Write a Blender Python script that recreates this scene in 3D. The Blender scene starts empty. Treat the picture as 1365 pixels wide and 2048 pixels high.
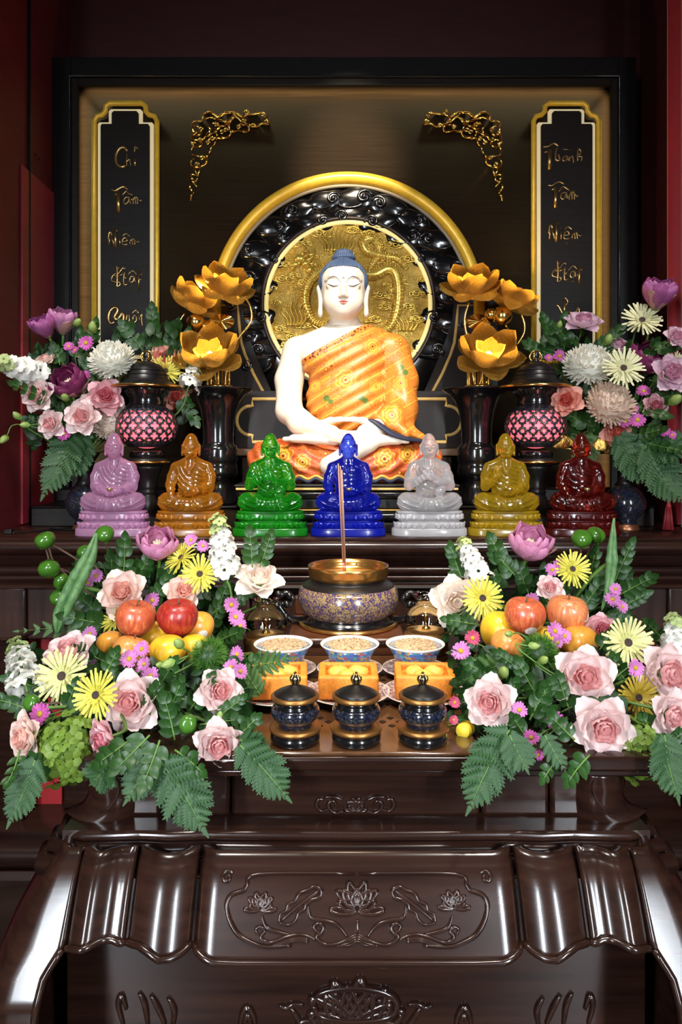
import bpy, math, random
import numpy as np
from mathutils import Vector, Matrix, Quaternion
from mathutils.bvhtree import BVHTree

PI = math.pi
SC = bpy.context.scene
COL = SC.collection
random.seed(11)

# ---------------------------------------------------------------- camera
F_PX, U0, HZ, EYE = 1390.0, 682.5, 900.0, 1.2      # focal length, centre column, horizon row (1365x2048 frame), eye height in metres
cam_d = bpy.data.cameras.new('camera')
cam_d.sensor_fit = 'VERTICAL'; cam_d.sensor_height = 36.0
cam_d.lens = F_PX / 2048.0 * 36.0
cam_d.shift_y = -(1024.0 - HZ) / 2048.0
cam_d.clip_start = 0.05
cam = bpy.data.objects.new('camera', cam_d); COL.objects.link(cam)
cam.location = (0, 0, EYE); cam.rotation_euler = (PI / 2, 0, 0)
SC.camera = cam

# ---------------------------------------------------------------- world, lights, exposure
w = bpy.data.worlds.new('world'); SC.world = w; w.use_nodes = True
w.node_tree.nodes['Background'].inputs[0].default_value = (1.0, 0.93, 0.86, 1)
w.node_tree.nodes['Background'].inputs[1].default_value = 0.03
SC.view_settings.view_transform = 'Standard'; SC.view_settings.look = 'None'
SC.view_settings.exposure = 0.0; SC.view_settings.gamma = 1.0
SC.view_settings.use_curve_mapping = False

def aim(o, target):
    o.rotation_euler = (Vector(target) - o.location).to_track_quat('-Z', 'Y').to_euler()
def spot(name, loc, target, power, deg, blend=0.6, col=(1, .86, .68), size=0.04):
    d = bpy.data.lights.new(name, 'SPOT'); d.energy = power; d.spot_size = math.radians(deg); d.spot_blend = blend
    d.color = col; d.shadow_soft_size = size
    o = bpy.data.objects.new(name, d); COL.objects.link(o); o.location = loc; aim(o, target); return o
def area(name, loc, target, power, sx, sy, col=(1, 1, 1)):
    d = bpy.data.lights.new(name, 'AREA'); d.shape = 'RECTANGLE'; d.size = sx; d.size_y = sy; d.energy = power; d.color = col
    o = bpy.data.objects.new(name, d); COL.objects.link(o); o.location = loc; aim(o, target); return o
def point(name, loc, power, col, size=.01):
    d = bpy.data.lights.new(name, 'POINT'); d.energy = power; d.color = col; d.shadow_soft_size = size
    o = bpy.data.objects.new(name, d); COL.objects.link(o); o.location = loc; return o

# ceiling downlights over the altar
spot('downlight_statue', (0.02, 0.95, 2.85), (0.02, 2.20, 1.54), 235, 25, 0.85, (1, .92, .78), .05)
spot('downlight_screen', (0.03, 1.12, 2.93), (0.03, 2.54, 2.25), 330, 18, 1.0, (1, .86, .64), .05)
spot('downlight_offerings', (0.03, 1.25, 2.75), (0.02, 1.46, 0.80), 105, 30, 0.9, (1, .80, .55), .05)
spot('downlight_bouquet_a', (-0.55, 0.55, 2.7), (-0.42, 1.20, 0.9), 118, 56, 0.8, (1, .94, .86), .10)
spot('downlight_bouquet_b', (0.60, 0.55, 2.7), (0.45, 1.20, 0.9), 108, 56, 0.8, (1, .94, .86), .10)
spot('downlight_rear_a', (-0.72, 1.15, 2.75), (-0.72, 2.12, 1.15), 120, 40, 0.8, (1, .94, .88), .08)
spot('downlight_rear_b', (0.80, 1.15, 2.75), (0.80, 2.12, 1.15), 70, 40, 0.8, (1, .92, .84), .08)
spot('downlight_row', (0.0, 0.60, 2.75), (0.0, 2.0, 1.02), 205, 34, 0.9, (1, .93, .84), .08)
# daylight from two tall windows behind the photographer
area('window_light_a', (-1.25, -1.8, 1.65), (-0.3, 1.0, 0.72), 22, 0.16, 1.6, (.86, .93, 1)).data.spread = math.radians(75)
area('window_light_b', (1.35, -1.8, 1.65), (0.3, 1.0, 0.72), 20, 0.16, 1.6, (.86, .93, 1)).data.spread = math.radians(75)

# ---------------------------------------------------------------- helpers
def P(u, v, Y):
    return Vector(((u - U0) / F_PX * Y, Y, EYE - (v - HZ) / F_PX * Y))
def S(Y): return Y / F_PX
def lerp(a, b, t): return a + (b - a) * t

MATS = {}
def nodes_of(name):
    m = bpy.data.materials.new(name); m.use_nodes = True
    return m, m.node_tree, m.node_tree.nodes['Principled BSDF']
def N(t, kind, **kw):
    n = t.nodes.new(kind)
    for k, v in kw.items(): setattr(n, k, v)
    return n
def L(t, a, b): t.links.new(a, b)
def ramp(t, fac, stops, interp='LINEAR'):
    r = N(t, 'ShaderNodeValToRGB'); cr = r.color_ramp; cr.interpolation = interp
    while len(cr.elements) < len(stops): cr.elements.new(0.5)
    for e, (p, c) in zip(cr.elements, stops):
        e.position = p; e.color = (*c, 1) if len(c) == 3 else c
    L(t, fac, r.inputs[0]); return r.outputs[0]
def coords(t, scale=(1, 1, 1), rot=(0, 0, 0), loc=(0, 0, 0)):
    tc = N(t, 'ShaderNodeTexCoord'); mp = N(t, 'ShaderNodeMapping')
    mp.inputs['Scale'].default_value = scale; mp.inputs['Rotation'].default_value = rot; mp.inputs['Location'].default_value = loc
    L(t, tc.outputs['Object'], mp.inputs[0]); return mp.outputs[0]
def noise(t, vec, scale, detail=3, rough=.55, out='Fac'):
    n = N(t, 'ShaderNodeTexNoise'); n.inputs['Scale'].default_value = scale; n.inputs['Detail'].default_value = detail
    n.inputs['Roughness'].default_value = rough
    if vec is not None: L(t, vec, n.inputs['Vector'])
    return n.outputs[out]
def bump(t, bsdf, h, strength=.3, dist=.002):
    b = N(t, 'ShaderNodeBump'); b.inputs['Strength'].default_value = strength; b.inputs['Distance'].default_value = dist
    L(t, h, b.inputs['Height']); L(t, b.outputs[0], bsdf.inputs['Normal'])
def mat(name, col, rough=.5, metal=0., var=.0, vscale=30, spec=.5, bmp=0., bscale=200, coat=0., emit=None, estr=0., sss=0., trans=0., sheen=0.):
    """plain procedural material: base colour with a little noise variation and optional fine relief"""
    if name in MATS: return MATS[name]
    m, t, b = nodes_of(name)
    b.inputs['Roughness'].default_value = rough; b.inputs['Metallic'].default_value = metal
    b.inputs['Specular IOR Level'].default_value = spec; b.inputs['Coat Weight'].default_value = coat; b.inputs['Coat Roughness'].default_value = .08
    b.inputs['Transmission Weight'].default_value = trans
    if sheen: b.inputs['Sheen Weight'].default_value = sheen
    v = coords(t)
    nf = noise(t, v, vscale)
    d = max(var, .04)
    L(t, ramp(t, nf, [(.3, tuple(c * (1 - d) for c in col)), (.7, tuple(min(1, c * (1 + d)) for c in col))]), b.inputs['Base Color'])
    if bmp: bump(t, b, noise(t, v, bscale), bmp)
    if emit: b.inputs['Emission Color'].default_value = (*emit, 1); b.inputs['Emission Strength'].default_value = estr
    if sss:
        b.inputs['Subsurface Weight'].default_value = sss; b.inputs['Subsurface Radius'].default_value = (.01, .005, .003)
        b.inputs['Subsurface Scale'].default_value = .5
    MATS[name] = m; return m

class MB:
    """collects vertices and faces of one mesh"""
    def __init__(s): s.v = []; s.f = []
    def add(s, vs, fs):
        o = len(s.v); s.v += [tuple(p) for p in vs]; s.f += [tuple(i + o for i in f) for f in fs]; return s
    def box(s, x0, x1, y0, y1, z0, z1):
        return s.add([(x0,y0,z0),(x1,y0,z0),(x1,y1,z0),(x0,y1,z0),(x0,y0,z1),(x1,y0,z1),(x1,y1,z1),(x0,y1,z1)],
                     [(0,3,2,1),(4,5,6,7),(0,1,5,4),(1,2,6,5),(2,3,7,6),(3,0,4,7)])
    def lathe(s, prof, n=40, c=(0, 0, 0), ax=1., ay=1., cap=True):
        vs = []; fs = []
        for r, z in prof:
            for k in range(n):
                a = 2 * PI * k / n; vs.append((c[0] + r * ax * math.cos(a), c[1] + r * ay * math.sin(a), c[2] + z))
        for i in range(len(prof) - 1):
            for k in range(n):
                k2 = (k + 1) % n; fs.append((i*n+k, i*n+k2, (i+1)*n+k2, (i+1)*n+k))
        if cap:
            if prof[0][0] > 1e-5: fs.append(tuple(range(n - 1, -1, -1)))
            if prof[-1][0] > 1e-5: fs.append(tuple((len(prof)-1)*n + k for k in range(n)))
        return s.add(vs, fs)
    def tube(s, pts, rad, n=8, closed=False, flat=None, cap=True):
        """sweep a circle along pts; rad a number or list; flat=(normal, factor) squashes it along normal"""
        pts = [Vector(p) for p in pts]; m = len(pts)
        if not hasattr(rad, '__len__'): rad = [rad] * m
        vs = []; fs = []; up = None
        for i in range(m):
            a = pts[(i - 1) % m] if (closed or i > 0) else pts[i]
            b = pts[(i + 1) % m] if (closed or i < m - 1) else pts[i]
            d = (b - a); d = d.normalized() if d.length > 1e-9 else Vector((0, 0, 1))
            if flat is not None:
                nn = Vector(flat[0]); e2 = (nn - d * nn.dot(d)); e2 = e2.normalized() if e2.length > 1e-6 else d.orthogonal().normalized()
                e1 = d.cross(e2); k2 = flat[1]
            else:
                if up is None: up = d.orthogonal().normalized()
                e1 = up - d * up.dot(d); e1 = e1.normalized() if e1.length > 1e-6 else d.orthogonal().normalized(); up = e1
                e2 = d.cross(e1); k2 = 1.
            for k in range(n):
                t = 2 * PI * k / n; vs.append(pts[i] + (e1 * math.cos(t) + e2 * math.sin(t) * k2) * rad[i])
        for i in range(m if closed else m - 1):
            j = (i + 1) % m
            for k in range(n):
                k2_ = (k + 1) % n; fs.append((i*n+k, i*n+k2_, j*n+k2_, j*n+k))
        if cap and not closed: fs += [tuple(range(n - 1, -1, -1)), tuple((m - 1) * n + k for k in range(n))]
        return s.add(vs, fs)
    def grid(s, pts, nu, nv, closeu=False):
        """pts row-major nv rows of nu points"""
        fs = []
        for j in range(nv - 1):
            for i in range(nu if closeu else nu - 1):
                i2 = (i + 1) % nu; fs.append((j*nu+i, j*nu+i2, (j+1)*nu+i2, (j+1)*nu+i))
        return s.add(pts, fs)
    def prism(s, poly, y0, y1):
        """poly: (x, z) outline, counter-clockwise seen from -y; extruded from y0 (front) to y1"""
        n = len(poly)
        vs = [(x, y0, z) for x, z in poly] + [(x, y1, z) for x, z in poly]
        fs = [tuple(range(n)), tuple(range(2 * n - 1, n - 1, -1))] + [(i, i + n, (i + 1) % n + n, (i + 1) % n) for i in range(n)]
        return s.add(vs, fs)
    def ball(s, c, rx, ry=None, rz=None, nu=12, nv=8):
        ry = rx if ry is None else ry; rz = rx if rz is None else rz
        vs = [(c[0], c[1], c[2] - rz)]; fs = []
        for j in range(1, nv):
            ph = -PI / 2 + PI * j / nv
            for i in range(nu):
                a = 2 * PI * i / nu; vs.append((c[0] + rx * math.cos(ph) * math.cos(a), c[1] + ry * math.cos(ph) * math.sin(a), c[2] + rz * math.sin(ph)))
        vs.append((c[0], c[1], c[2] + rz)); top = len(vs) - 1
        for i in range(nu): fs.append((0, 1 + (i + 1) % nu, 1 + i))
        for j in range(nv - 2):
            for i in range(nu):
                a = 1 + j * nu; fs.append((a + i, a + (i + 1) % nu, a + nu + (i + 1) % nu, a + nu + i))
        a = 1 + (nv - 2) * nu
        for i in range(nu): fs.append((a + i, a + (i + 1) % nu, top))
        return s.add(vs, fs)
    def mesh(s, name, material=None, smooth=True):
        me = bpy.data.meshes.new(name); me.from_pydata(s.v, [], s.f)
        if material: me.materials.append(material)
        if smooth: me.polygons.foreach_set('use_smooth', [True] * len(me.polygons))
        me.update(); return me
    def build(s, name, material, parent=None, smooth=True, bevel=0., angle=None, loc=None):
        o = put(name, s.mesh(name, material, smooth), parent)
        if loc is not None: o.location = loc
        if bevel:
            b = o.modifiers.new('bevel', 'BEVEL'); b.width = bevel; b.segments = 2; b.limit_method = 'ANGLE'; b.angle_limit = math.radians(40)
        if smooth and (angle or bevel): autosmooth(o.data, angle or 35)
        return o

def autosmooth(me, deg):
    """sharp edges where two faces meet at more than deg"""
    me.set_sharp_from_angle(angle=math.radians(deg))
def put(name, me, parent=None, M=None):
    o = bpy.data.objects.new(name, me); COL.objects.link(o)
    if parent is not None: o.parent = parent
    if M is not None: o.matrix_local = M
    return o
def tag(o, label=None, cat=None, group=None, kind=None):
    if label: o['label'] = label
    if cat: o['category'] = cat
    if group: o['group'] = group
    if kind: o['kind'] = kind
    return o
def thing(name, label, cat, loc=(0, 0, 0), group=None, rot=None):
    o = bpy.data.objects.new(name, None); COL.objects.link(o); o.empty_display_size = .02
    o.location = loc
    if rot is not None: o.rotation_mode = 'QUATERNION'; o.rotation_quaternion = rot
    return tag(o, label, cat, group)
def clone(root, loc=None, label=None, group=None, scale=None, rot=None):
    def cp(o, par):
        c = o.copy(); COL.objects.link(c); c.parent = par
        for ch in o.children: cp(ch, c)
        return c
    r = cp(root, None)
    if loc is not None: r.location = loc
    if label: r['label'] = label
    if group: r['group'] = group
    if scale is not None: r.scale = (scale,) * 3 if not hasattr(scale, '__len__') else scale
    if rot is not None: r.rotation_mode = 'QUATERNION'; r.rotation_quaternion = rot
    return r
def smooth_path(pts, n=6, closed=False):
    """Catmull-Rom through points of any dimension"""
    pts = [np.array(p, float) for p in pts]; m = len(pts); out = []
    rng = range(m) if closed else range(m - 1)
    for i in rng:
        p0 = pts[(i-1) % m] if (closed or i > 0) else 2*pts[0]-pts[1]
        p1 = pts[i]; p2 = pts[(i+1) % m]
        p3 = pts[(i+2) % m] if (closed or i < m-2) else 2*pts[-1]-pts[-2]
        for k in range(n):
            t = k / n
            out.append(.5*((2*p1)+(-p0+p2)*t+(2*p0-5*p1+4*p2-p3)*t*t+(-p0+3*p1-3*p2+p3)*t**3))
    if not closed: out.append(pts[-1])
    return out

# ---------------------------------------------------------------- signed distance sculpting
class SDF:
    def __init__(s, lo, hi, h):
        s.lo = np.array(lo, np.float32); s.h = h
        s.n = np.ceil((np.array(hi) - np.array(lo)) / h).astype(int) + 1
        s.F = np.full(tuple(s.n), 60., np.float32)
        s.ax = [s.lo[i] + h * np.arange(s.n[i], dtype=np.float32) for i in range(3)]
    def sl(s, lo, hi):
        r = []
        for i in range(3):
            a = int(max(0, math.floor((lo[i] - s.lo[i]) / s.h))); b = int(min(s.n[i], math.ceil((hi[i] - s.lo[i]) / s.h) + 1))
            r.append(slice(a, max(a, b)))
        g = (s.ax[0][r[0]][:, None, None], s.ax[1][r[1]][None, :, None], s.ax[2][r[2]][None, None, :])
        return tuple(r), g
    def merge(s, d, sl, k):
        a = s.F[sl]
        if k <= 0: s.F[sl] = np.minimum(a, d)
        else:
            hh = np.maximum(k - np.abs(a - d), 0) / k
            s.F[sl] = np.minimum(a, d) - hh * hh * k * .25
    def cut(s, d, sl, k):
        a = s.F[sl]; d = -d
        hh = np.maximum(k - np.abs(a - d), 0) / max(k, 1e-6)
        s.F[sl] = np.maximum(a, d) + hh * hh * k * .25
    def ell(s, c, r, k=4., rot=None, neg=False):
        R = max(r) + k + 3 * s.h
        sl, (x, y, z) = s.sl([c[i] - R for i in range(3)], [c[i] + R for i in range(3)])
        x = x - c[0]; y = y - c[1]; z = z - c[2]
        if rot is not None:
            m = np.array(rot.to_matrix().transposed(), dtype=np.float32)
            x, y, z = (m[0,0]*x+m[0,1]*y+m[0,2]*z, m[1,0]*x+m[1,1]*y+m[1,2]*z, m[2,0]*x+m[2,1]*y+m[2,2]*z)
        k0 = np.sqrt((x/r[0])**2 + (y/r[1])**2 + (z/r[2])**2); k1 = np.sqrt((x/r[0]**2)**2 + (y/r[1]**2)**2 + (z/r[2]**2)**2)
        d = k0 * (k0 - 1) / np.maximum(k1, 1e-6)
        (s.cut if neg else s.merge)(d.astype(np.float32), sl, k)
    def cap(s, a, b, ra, rb, k=4., flat=None, neg=False):
        """tapered capsule; flat=(fx,fy,fz) divides the distance vector before measuring"""
        R = max(ra, rb) * (max(flat) if flat else 1) + k + 3 * s.h
        sl, (x, y, z) = s.sl([min(a[i], b[i]) - R for i in range(3)], [max(a[i], b[i]) + R for i in range(3)])
        d = np.array(b, float) - np.array(a, float); L2 = max(float(d @ d), 1e-9)
        t = np.clip(((x - a[0]) * d[0] + (y - a[1]) * d[1] + (z - a[2]) * d[2]) / L2, 0, 1)
        dx = x - a[0] - t * d[0]; dy = y - a[1] - t * d[1]; dz = z - a[2] - t * d[2]
        if flat: dx = dx / flat[0]; dy = dy / flat[1]; dz = dz / flat[2]
        q = np.sqrt(dx*dx + dy*dy + dz*dz) - (ra + (rb - ra) * t)
        (s.cut if neg else s.merge)(q.astype(np.float32), sl, k)
    def chain(s, pts, rads, k=4., flat=None):
        for i in range(len(pts) - 1): s.cap(pts[i], pts[i+1], rads[i], rads[i+1], k, flat)
    def all(s): return s.ax[0][:, None, None], s.ax[1][None, :, None], s.ax[2][None, None, :]
    def mesh(s):
        F = s.F; sg = F < 0
        def c(a, i, j, k): return a[i:a.shape[0]-1+i, j:a.shape[1]-1+j, k:a.shape[2]-1+k]
        cnt = sum(c(sg, i, j, k).astype(np.int8) for i in (0,1) for j in (0,1) for k in (0,1))
        act = (cnt > 0) & (cnt < 8)
        I = np.argwhere(act); idx = np.full(act.shape, -1, np.int64); idx[act] = np.arange(len(I))
        cv = {(i,j,k): F[I[:,0]+i, I[:,1]+j, I[:,2]+k] for i in (0,1) for j in (0,1) for k in (0,1)}
        acc = np.zeros((len(I), 3)); num = np.zeros(len(I))
        for p in cv:
            for axs in range(3):
                if p[axs] == 0:
                    q = list(p); q[axs] = 1; a = cv[p]; b = cv[tuple(q)]
                    mk = (a < 0) != (b < 0); t = np.where(mk, a / np.where(mk, a - b, 1), 0)
                    pt = np.array(p, float)[None, :].repeat(len(I), 0); pt[:, axs] += t
                    acc += pt * mk[:, None]; num += mk
        V = (I + acc / np.maximum(num, 1)[:, None]) * s.h + s.lo
        Q = []
        for axs in range(3):
            a = [slice(1, -1)] * 3; a[axs] = slice(0, -1); b = list(a); b[axs] = slice(1, None)
            A = sg[tuple(a)]; B = sg[tuple(b)]
            e = np.argwhere(A != B)
            if not len(e): continue
            inside = A[e[:,0], e[:,1], e[:,2]]
            e = e + np.array([0 if i == axs else 1 for i in range(3)])
            u = (axs + 1) % 3; w_ = (axs + 2) % 3
            def cell(du, dw):
                q = e.copy(); q[:, u] -= du; q[:, w_] -= dw; return idx[q[:,0], q[:,1], q[:,2]]
            quad = np.stack([cell(1,1), cell(0,1), cell(0,0), cell(1,0)], 1)
            quad[~inside] = quad[~inside][:, ::-1]
            Q.append(quad)
        Q = np.concatenate(Q)
        Q = Q[(Q >= 0).all(1)]
        return V, Q
def np_mesh(name, V, Q, material, smooth=True):
    me = bpy.data.meshes.new(name)
    me.vertices.add(len(V)); me.vertices.foreach_set('co', np.asarray(V, np.float32).ravel())
    me.loops.add(Q.size); me.loops.foreach_set('vertex_index', Q.ravel().astype(np.int32))
    me.polygons.add(len(Q)); me.polygons.foreach_set('loop_start', np.arange(0, Q.size, 4, dtype=np.int32))
    me.polygons.foreach_set('use_smooth', np.ones(len(Q), bool))
    if material: me.materials.append(material)
    me.update(calc_edges=True); return me
def relax(V, Q, it=2, lam=.5):
    n = len(V)
    for _ in range(it):
        s_ = np.zeros_like(V); c_ = np.zeros(n)
        for i in range(4):
            a = Q[:, i]; b = Q[:, (i + 1) % 4]
            np.add.at(s_, a, V[b]); np.add.at(c_, a, 1)
            np.add.at(s_, b, V[a]); np.add.at(c_, b, 1)
        V = V + lam * (s_ / np.maximum(c_, 1)[:, None] - V)
    return V
# ---------------------------------------------------------------- materials
def wood(name, dark, light, rough=.28, scale=(3, 60, 60), coat=.4, rot=(0, 0, 0), bstr=.12):
    m, t, b = nodes_of(name)
    v = coords(t, scale, rot)
    n1 = noise(t, v, 1.0, 5, .6)
    L(t, ramp(t, n1, [(.3, dark), (.7, light)]), b.inputs['Base Color'])
    b.inputs['Roughness'].default_value = rough; b.inputs['Coat Weight'].default_value = coat; b.inputs['Coat Roughness'].default_value = .12
    if bstr: bump(t, b, noise(t, v, 2.2, 4), bstr, .0006)
    MATS[name] = m; return m
M_ALTAR = wood('carved_hardwood', (.012, .0048, .0034), (.031, .0125, .0080), .21, (3, 20, 60), .25)
M_ALTAR.node_tree.nodes['Principled BSDF'].inputs['Specular IOR Level'].default_value = .4
M_PLANK = wood('altar_plank', (.022, .010, .0075), (.058, .027, .018), .33, (40, 20, 3), .3)
M_BLACKWOOD = wood('black_oak', (.0055, .0035, .0025), (.014, .009, .006), .48, (5, 5, 150), .0, bstr=.25)
M_BLACKWOOD.node_tree.nodes['Principled BSDF'].inputs['Specular IOR Level'].default_value = .25
M_SCREEN = wood('screen_oak', (.014, .0082, .0046), (.029, .0175, .0098), .36, (4, 4, 170), .0, bstr=.35)
M_SCREEN.node_tree.nodes['Principled BSDF'].inputs['Specular IOR Level'].default_value = .32
M_LACQ = mat('black_lacquer', (.006, .0055, .006), .17, var=.2, coat=.5)
M_LACQ_SATIN = mat('black_satin_lacquer', (.007, .0062, .0062), .36, var=.2, spec=.38)
M_GOLDP = mat('gold_leaf_paint', (.86, .52, .045), .36, .2, .10, 40)
M_GOLD = mat('polished_gold', (.80, .52, .14), .20, 1., .10, 60)
M_GOLDR = mat('relief_gold', (.80, .54, .10), .24, .6, .25, 70)
M_INLAY = mat('gold_inlay', (.55, .34, .09), .45, .2, .08, 60)
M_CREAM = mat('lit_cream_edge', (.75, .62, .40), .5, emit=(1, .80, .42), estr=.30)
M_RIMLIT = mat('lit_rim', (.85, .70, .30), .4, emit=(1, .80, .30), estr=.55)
M_RED = wood('red_lacquer_wall', (.040, .0040, .0045), (.058, .0055, .0065), .55, (6, 6, 40), .0, bstr=.06)
M_REDP = wood('red_wall_panel', (.24, .016, .028), (.30, .024, .036), .42, (6, 6, 40), .05, bstr=.06)
M_FLOOR = wood('brown_floor_tile', (.02, .012, .009), (.04, .024, .018), .3, (8, 8, 8), .1)
M_CEIL = mat('dark_ceiling', (.03, .016, .014), .7)
M_WHITEG = mat('pale_board', (.30, .24, .15), .45)

# ---------------------------------------------------------------- the room
def struct(name, mb, m, parent=None, **k):
    o = mb.build(name, m, parent, **k)
    if parent is None: o['kind'] = 'structure'
    return o
XW = 1.035
struct('floor', MB().box(-3.2, 3.2, -3.2, 2.9, -.05, 0), M_FLOOR, smooth=False)
struct('ceiling', MB().box(-3.2, 3.2, -3.2, 2.9, 3.0, 3.05), M_CEIL, smooth=False)
struct('wall_back', MB().box(-XW, XW + .17, 2.66, 2.74, 0, 3.0), M_RED, smooth=False)
M_REDW = wood('red_side_wall', (.085, .006, .008), (.115, .009, .012), .5, (6, 6, 40), .0, bstr=.06)
struct('wall_left', MB().box(-XW - .06, -XW, 1.60, 2.66, 0, 3.0), M_REDW, smooth=False)
struct('wall_right', MB().box(XW + .11, XW + .17, 1.60, 2.66, 0, 3.0), M_RED, smooth=False)
struct('wall_front_left', MB().box(-3.2, -XW - .06, 1.60, 1.68, 0, 3.0), M_RED, smooth=False)
struct('wall_front_right', MB().box(XW + .17, 3.2, 1.60, 1.68, 0, 3.0), M_RED, smooth=False)
# thin panels in a brighter red over part of the niche side wall, with a dark joint between them
wl = bpy.data.objects['wall_left']
for y0, y1, z0, z1 in ((2.24, 2.289, .96, 2.12), (2.297, 2.515, .96, 2.12)):
    struct('wall_panel', MB().box(-XW, -XW + .008, y0, y1, z0, z1), M_REDP, wl, smooth=False, bevel=.002)
struct('wall_joint', MB().box(-XW, -XW + .010, 2.290, 2.296, .96, 2.72), M_LACQ_SATIN, wl, smooth=False)
for y in (2.33, 2.365):
    struct('wall_bolt', MB().lathe([(0, 0), (.004, 0), (.004, .003), (0, .004)], 10), M_LACQ, wl).matrix_local = Matrix.Translation((-XW + .008, y, 2.19)) @ Matrix.Rotation(PI/2, 4, 'Y')

# red curtain hanging beside the niche
def curtain():
    c = thing('curtain', 'red pleated curtain hanging along the niche beside the white chrysanthemums', 'curtain', (1.05, 0, 0))
    pts = []; nu, nv = 60, 12
    for j in range(nv):
        for i in range(nu):
            s = i / (nu - 1); z = lerp(.96, 2.95, j / (nv - 1))
            pts.append((.035 + .022 * math.sin(s * 30), 1.80 + .46 * s, z))
    mb = MB().grid(pts, nu, nv)
    o = mb.build('drape', mat('red_velvet', (.34, .007, .016), .6, sheen=.3), c)
    md = o.modifiers.new('thick', 'SOLIDIFY'); md.thickness = .003
    mb = MB(); mb.tube([(.035, 1.78, 2.97), (.035, 2.30, 2.97)], .012, 10)
    mb.build('curtain_rod', M_LACQ, c)
curtain()

# ---------------------------------------------------------------- the high altar table (rear)
ZU = 0.955
YU = 1.946
def profile_x(mb, prof, x0, x1, yback):
    """prof: list of (y, z) down the front; extruded along x and closed at the back"""
    n = len(prof); vs = [(x0, y, z) for y, z in prof] + [(x1, y, z) for y, z in prof]
    fs = [(i + 1, i, i + n, i + n + 1) for i in range(n - 1)]
    vs += [(x0, yback, prof[0][1]), (x1, yback, prof[0][1]), (x0, yback, prof[-1][1]), (x1, yback, prof[-1][1])]
    a = 2 * n
    fs += [(0, a, a + 1, n), (a, a + 2, a + 3, a + 1), (n - 1, 2 * n - 1, a + 3, a + 2),
           tuple(range(n)) + (a + 2, a), tuple(range(2 * n - 1, n - 1, -1)) + (a + 1, a + 3)]
    return mb.add(vs, fs)
def rear_table():
    t = thing('rear_altar_table', 'long dark hardwood altar table with rounded moulded edge carrying the seven glass statues', 'table', (0, YU, 0))
    X0, X1 = -XW + .01, XW + .10
    def arc(yc, zc, r, a0, a1, n=8): return [(yc + r * math.cos(a), zc + r * math.sin(a)) for a in np.linspace(a0, a1, n)]
    top = [(.004, ZU), (-.002, ZU - .004), (-.002, ZU - .010)] + arc(.012, ZU - .030, .022, PI * .7, PI * 1.35, 9)
    MBt = MB(); profile_x(MBt, top, X0, X1, .66); MBt.build('table_top', M_ALTAR, t, angle=35)
    z1 = top[-1][1]
    cove = [(top[-1][0] + .004, z1)] + [(.012 + .020 * (1 - math.cos(a)), z1 - .036 * a / (PI / 2)) for a in np.linspace(0.1, PI / 2, 8)]
    m2 = MB(); profile_x(m2, cove, X0, X1, .3); m2.build('cove_moulding', M_ALTAR, t, angle=35)
    z2 = cove[-1][1]
    b1 = [(.026, z2)] + arc(.034, z2 - .012, .013, PI * .65, PI * 1.35, 8) + [(.030, z2 - .026)] + arc(.036, z2 - .034, .009, PI * .65, PI * 1.35, 7) + [(.036, z2 - .050), (.022, z2 - .052), (.018, z2 - .060), (.036, z2 - .064)]
    m3 = MB(); profile_x(m3, b1, X0, X1, .3); m3.build('bead_moulding', M_ALTAR, t, angle=35)
    z3 = b1[-1][1]
    # plank front, each plank its own board with rounded arris
    edges = [X0, -.905, -.60, -.26, .26, .60, .94, X1]
    zlow = .655
    for i in range(len(edges) - 1):
        MB().box(edges[i] + .002, edges[i+1] - .002, .050, .075, zlow, z3).build('front_plank', M_PLANK, t, bevel=.006)
    MB().box(X0, X1, .072, .10, zlow, z3).build('plank_backing', M_LACQ_SATIN, t, smooth=False)
    # arched apron edge and red cloth hung behind it
    for sx in (-1, 1):
        pts = smooth_path([(sx * .98, .046, .655), (sx * .93, .046, .662), (sx * .86, .046, .690), (sx * .78, .046, .700), (sx * .6, .046, .702)], 6)
        mb = MB(); mb.tube(pts, .006, 8); mb.build('apron_bead', M_ALTAR, t)
    MB().box(X0, X1, .17, .18, .12, zlow + .02).build('back_panel', M_ALTAR, t, smooth=False)
    MB().box(-.93, -.845, .155, .165, .12, zlow + .02).build('red_altar_cloth', mat('red_altar_cloth', (.34, .012, .016), .7), t, smooth=False)
    for x in (X0 + .06, -.45, .45, X1 - .06):
        MB().box(x - .05, x + .05, .055, .15, .10, zlow).build('leg', M_ALTAR, t, bevel=.01)
    base = arc(.03, .05, .035, PI * .6, PI * 1.4, 8)
    m4 = MB(); profile_x(m4, [(.05, .13), (.02, .12)] + base + [(.0, .02), (-.01, .0)], X0, X1, .3); m4.build('base_moulding', M_ALTAR, t, angle=35)
    return t
rear_table()

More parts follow.
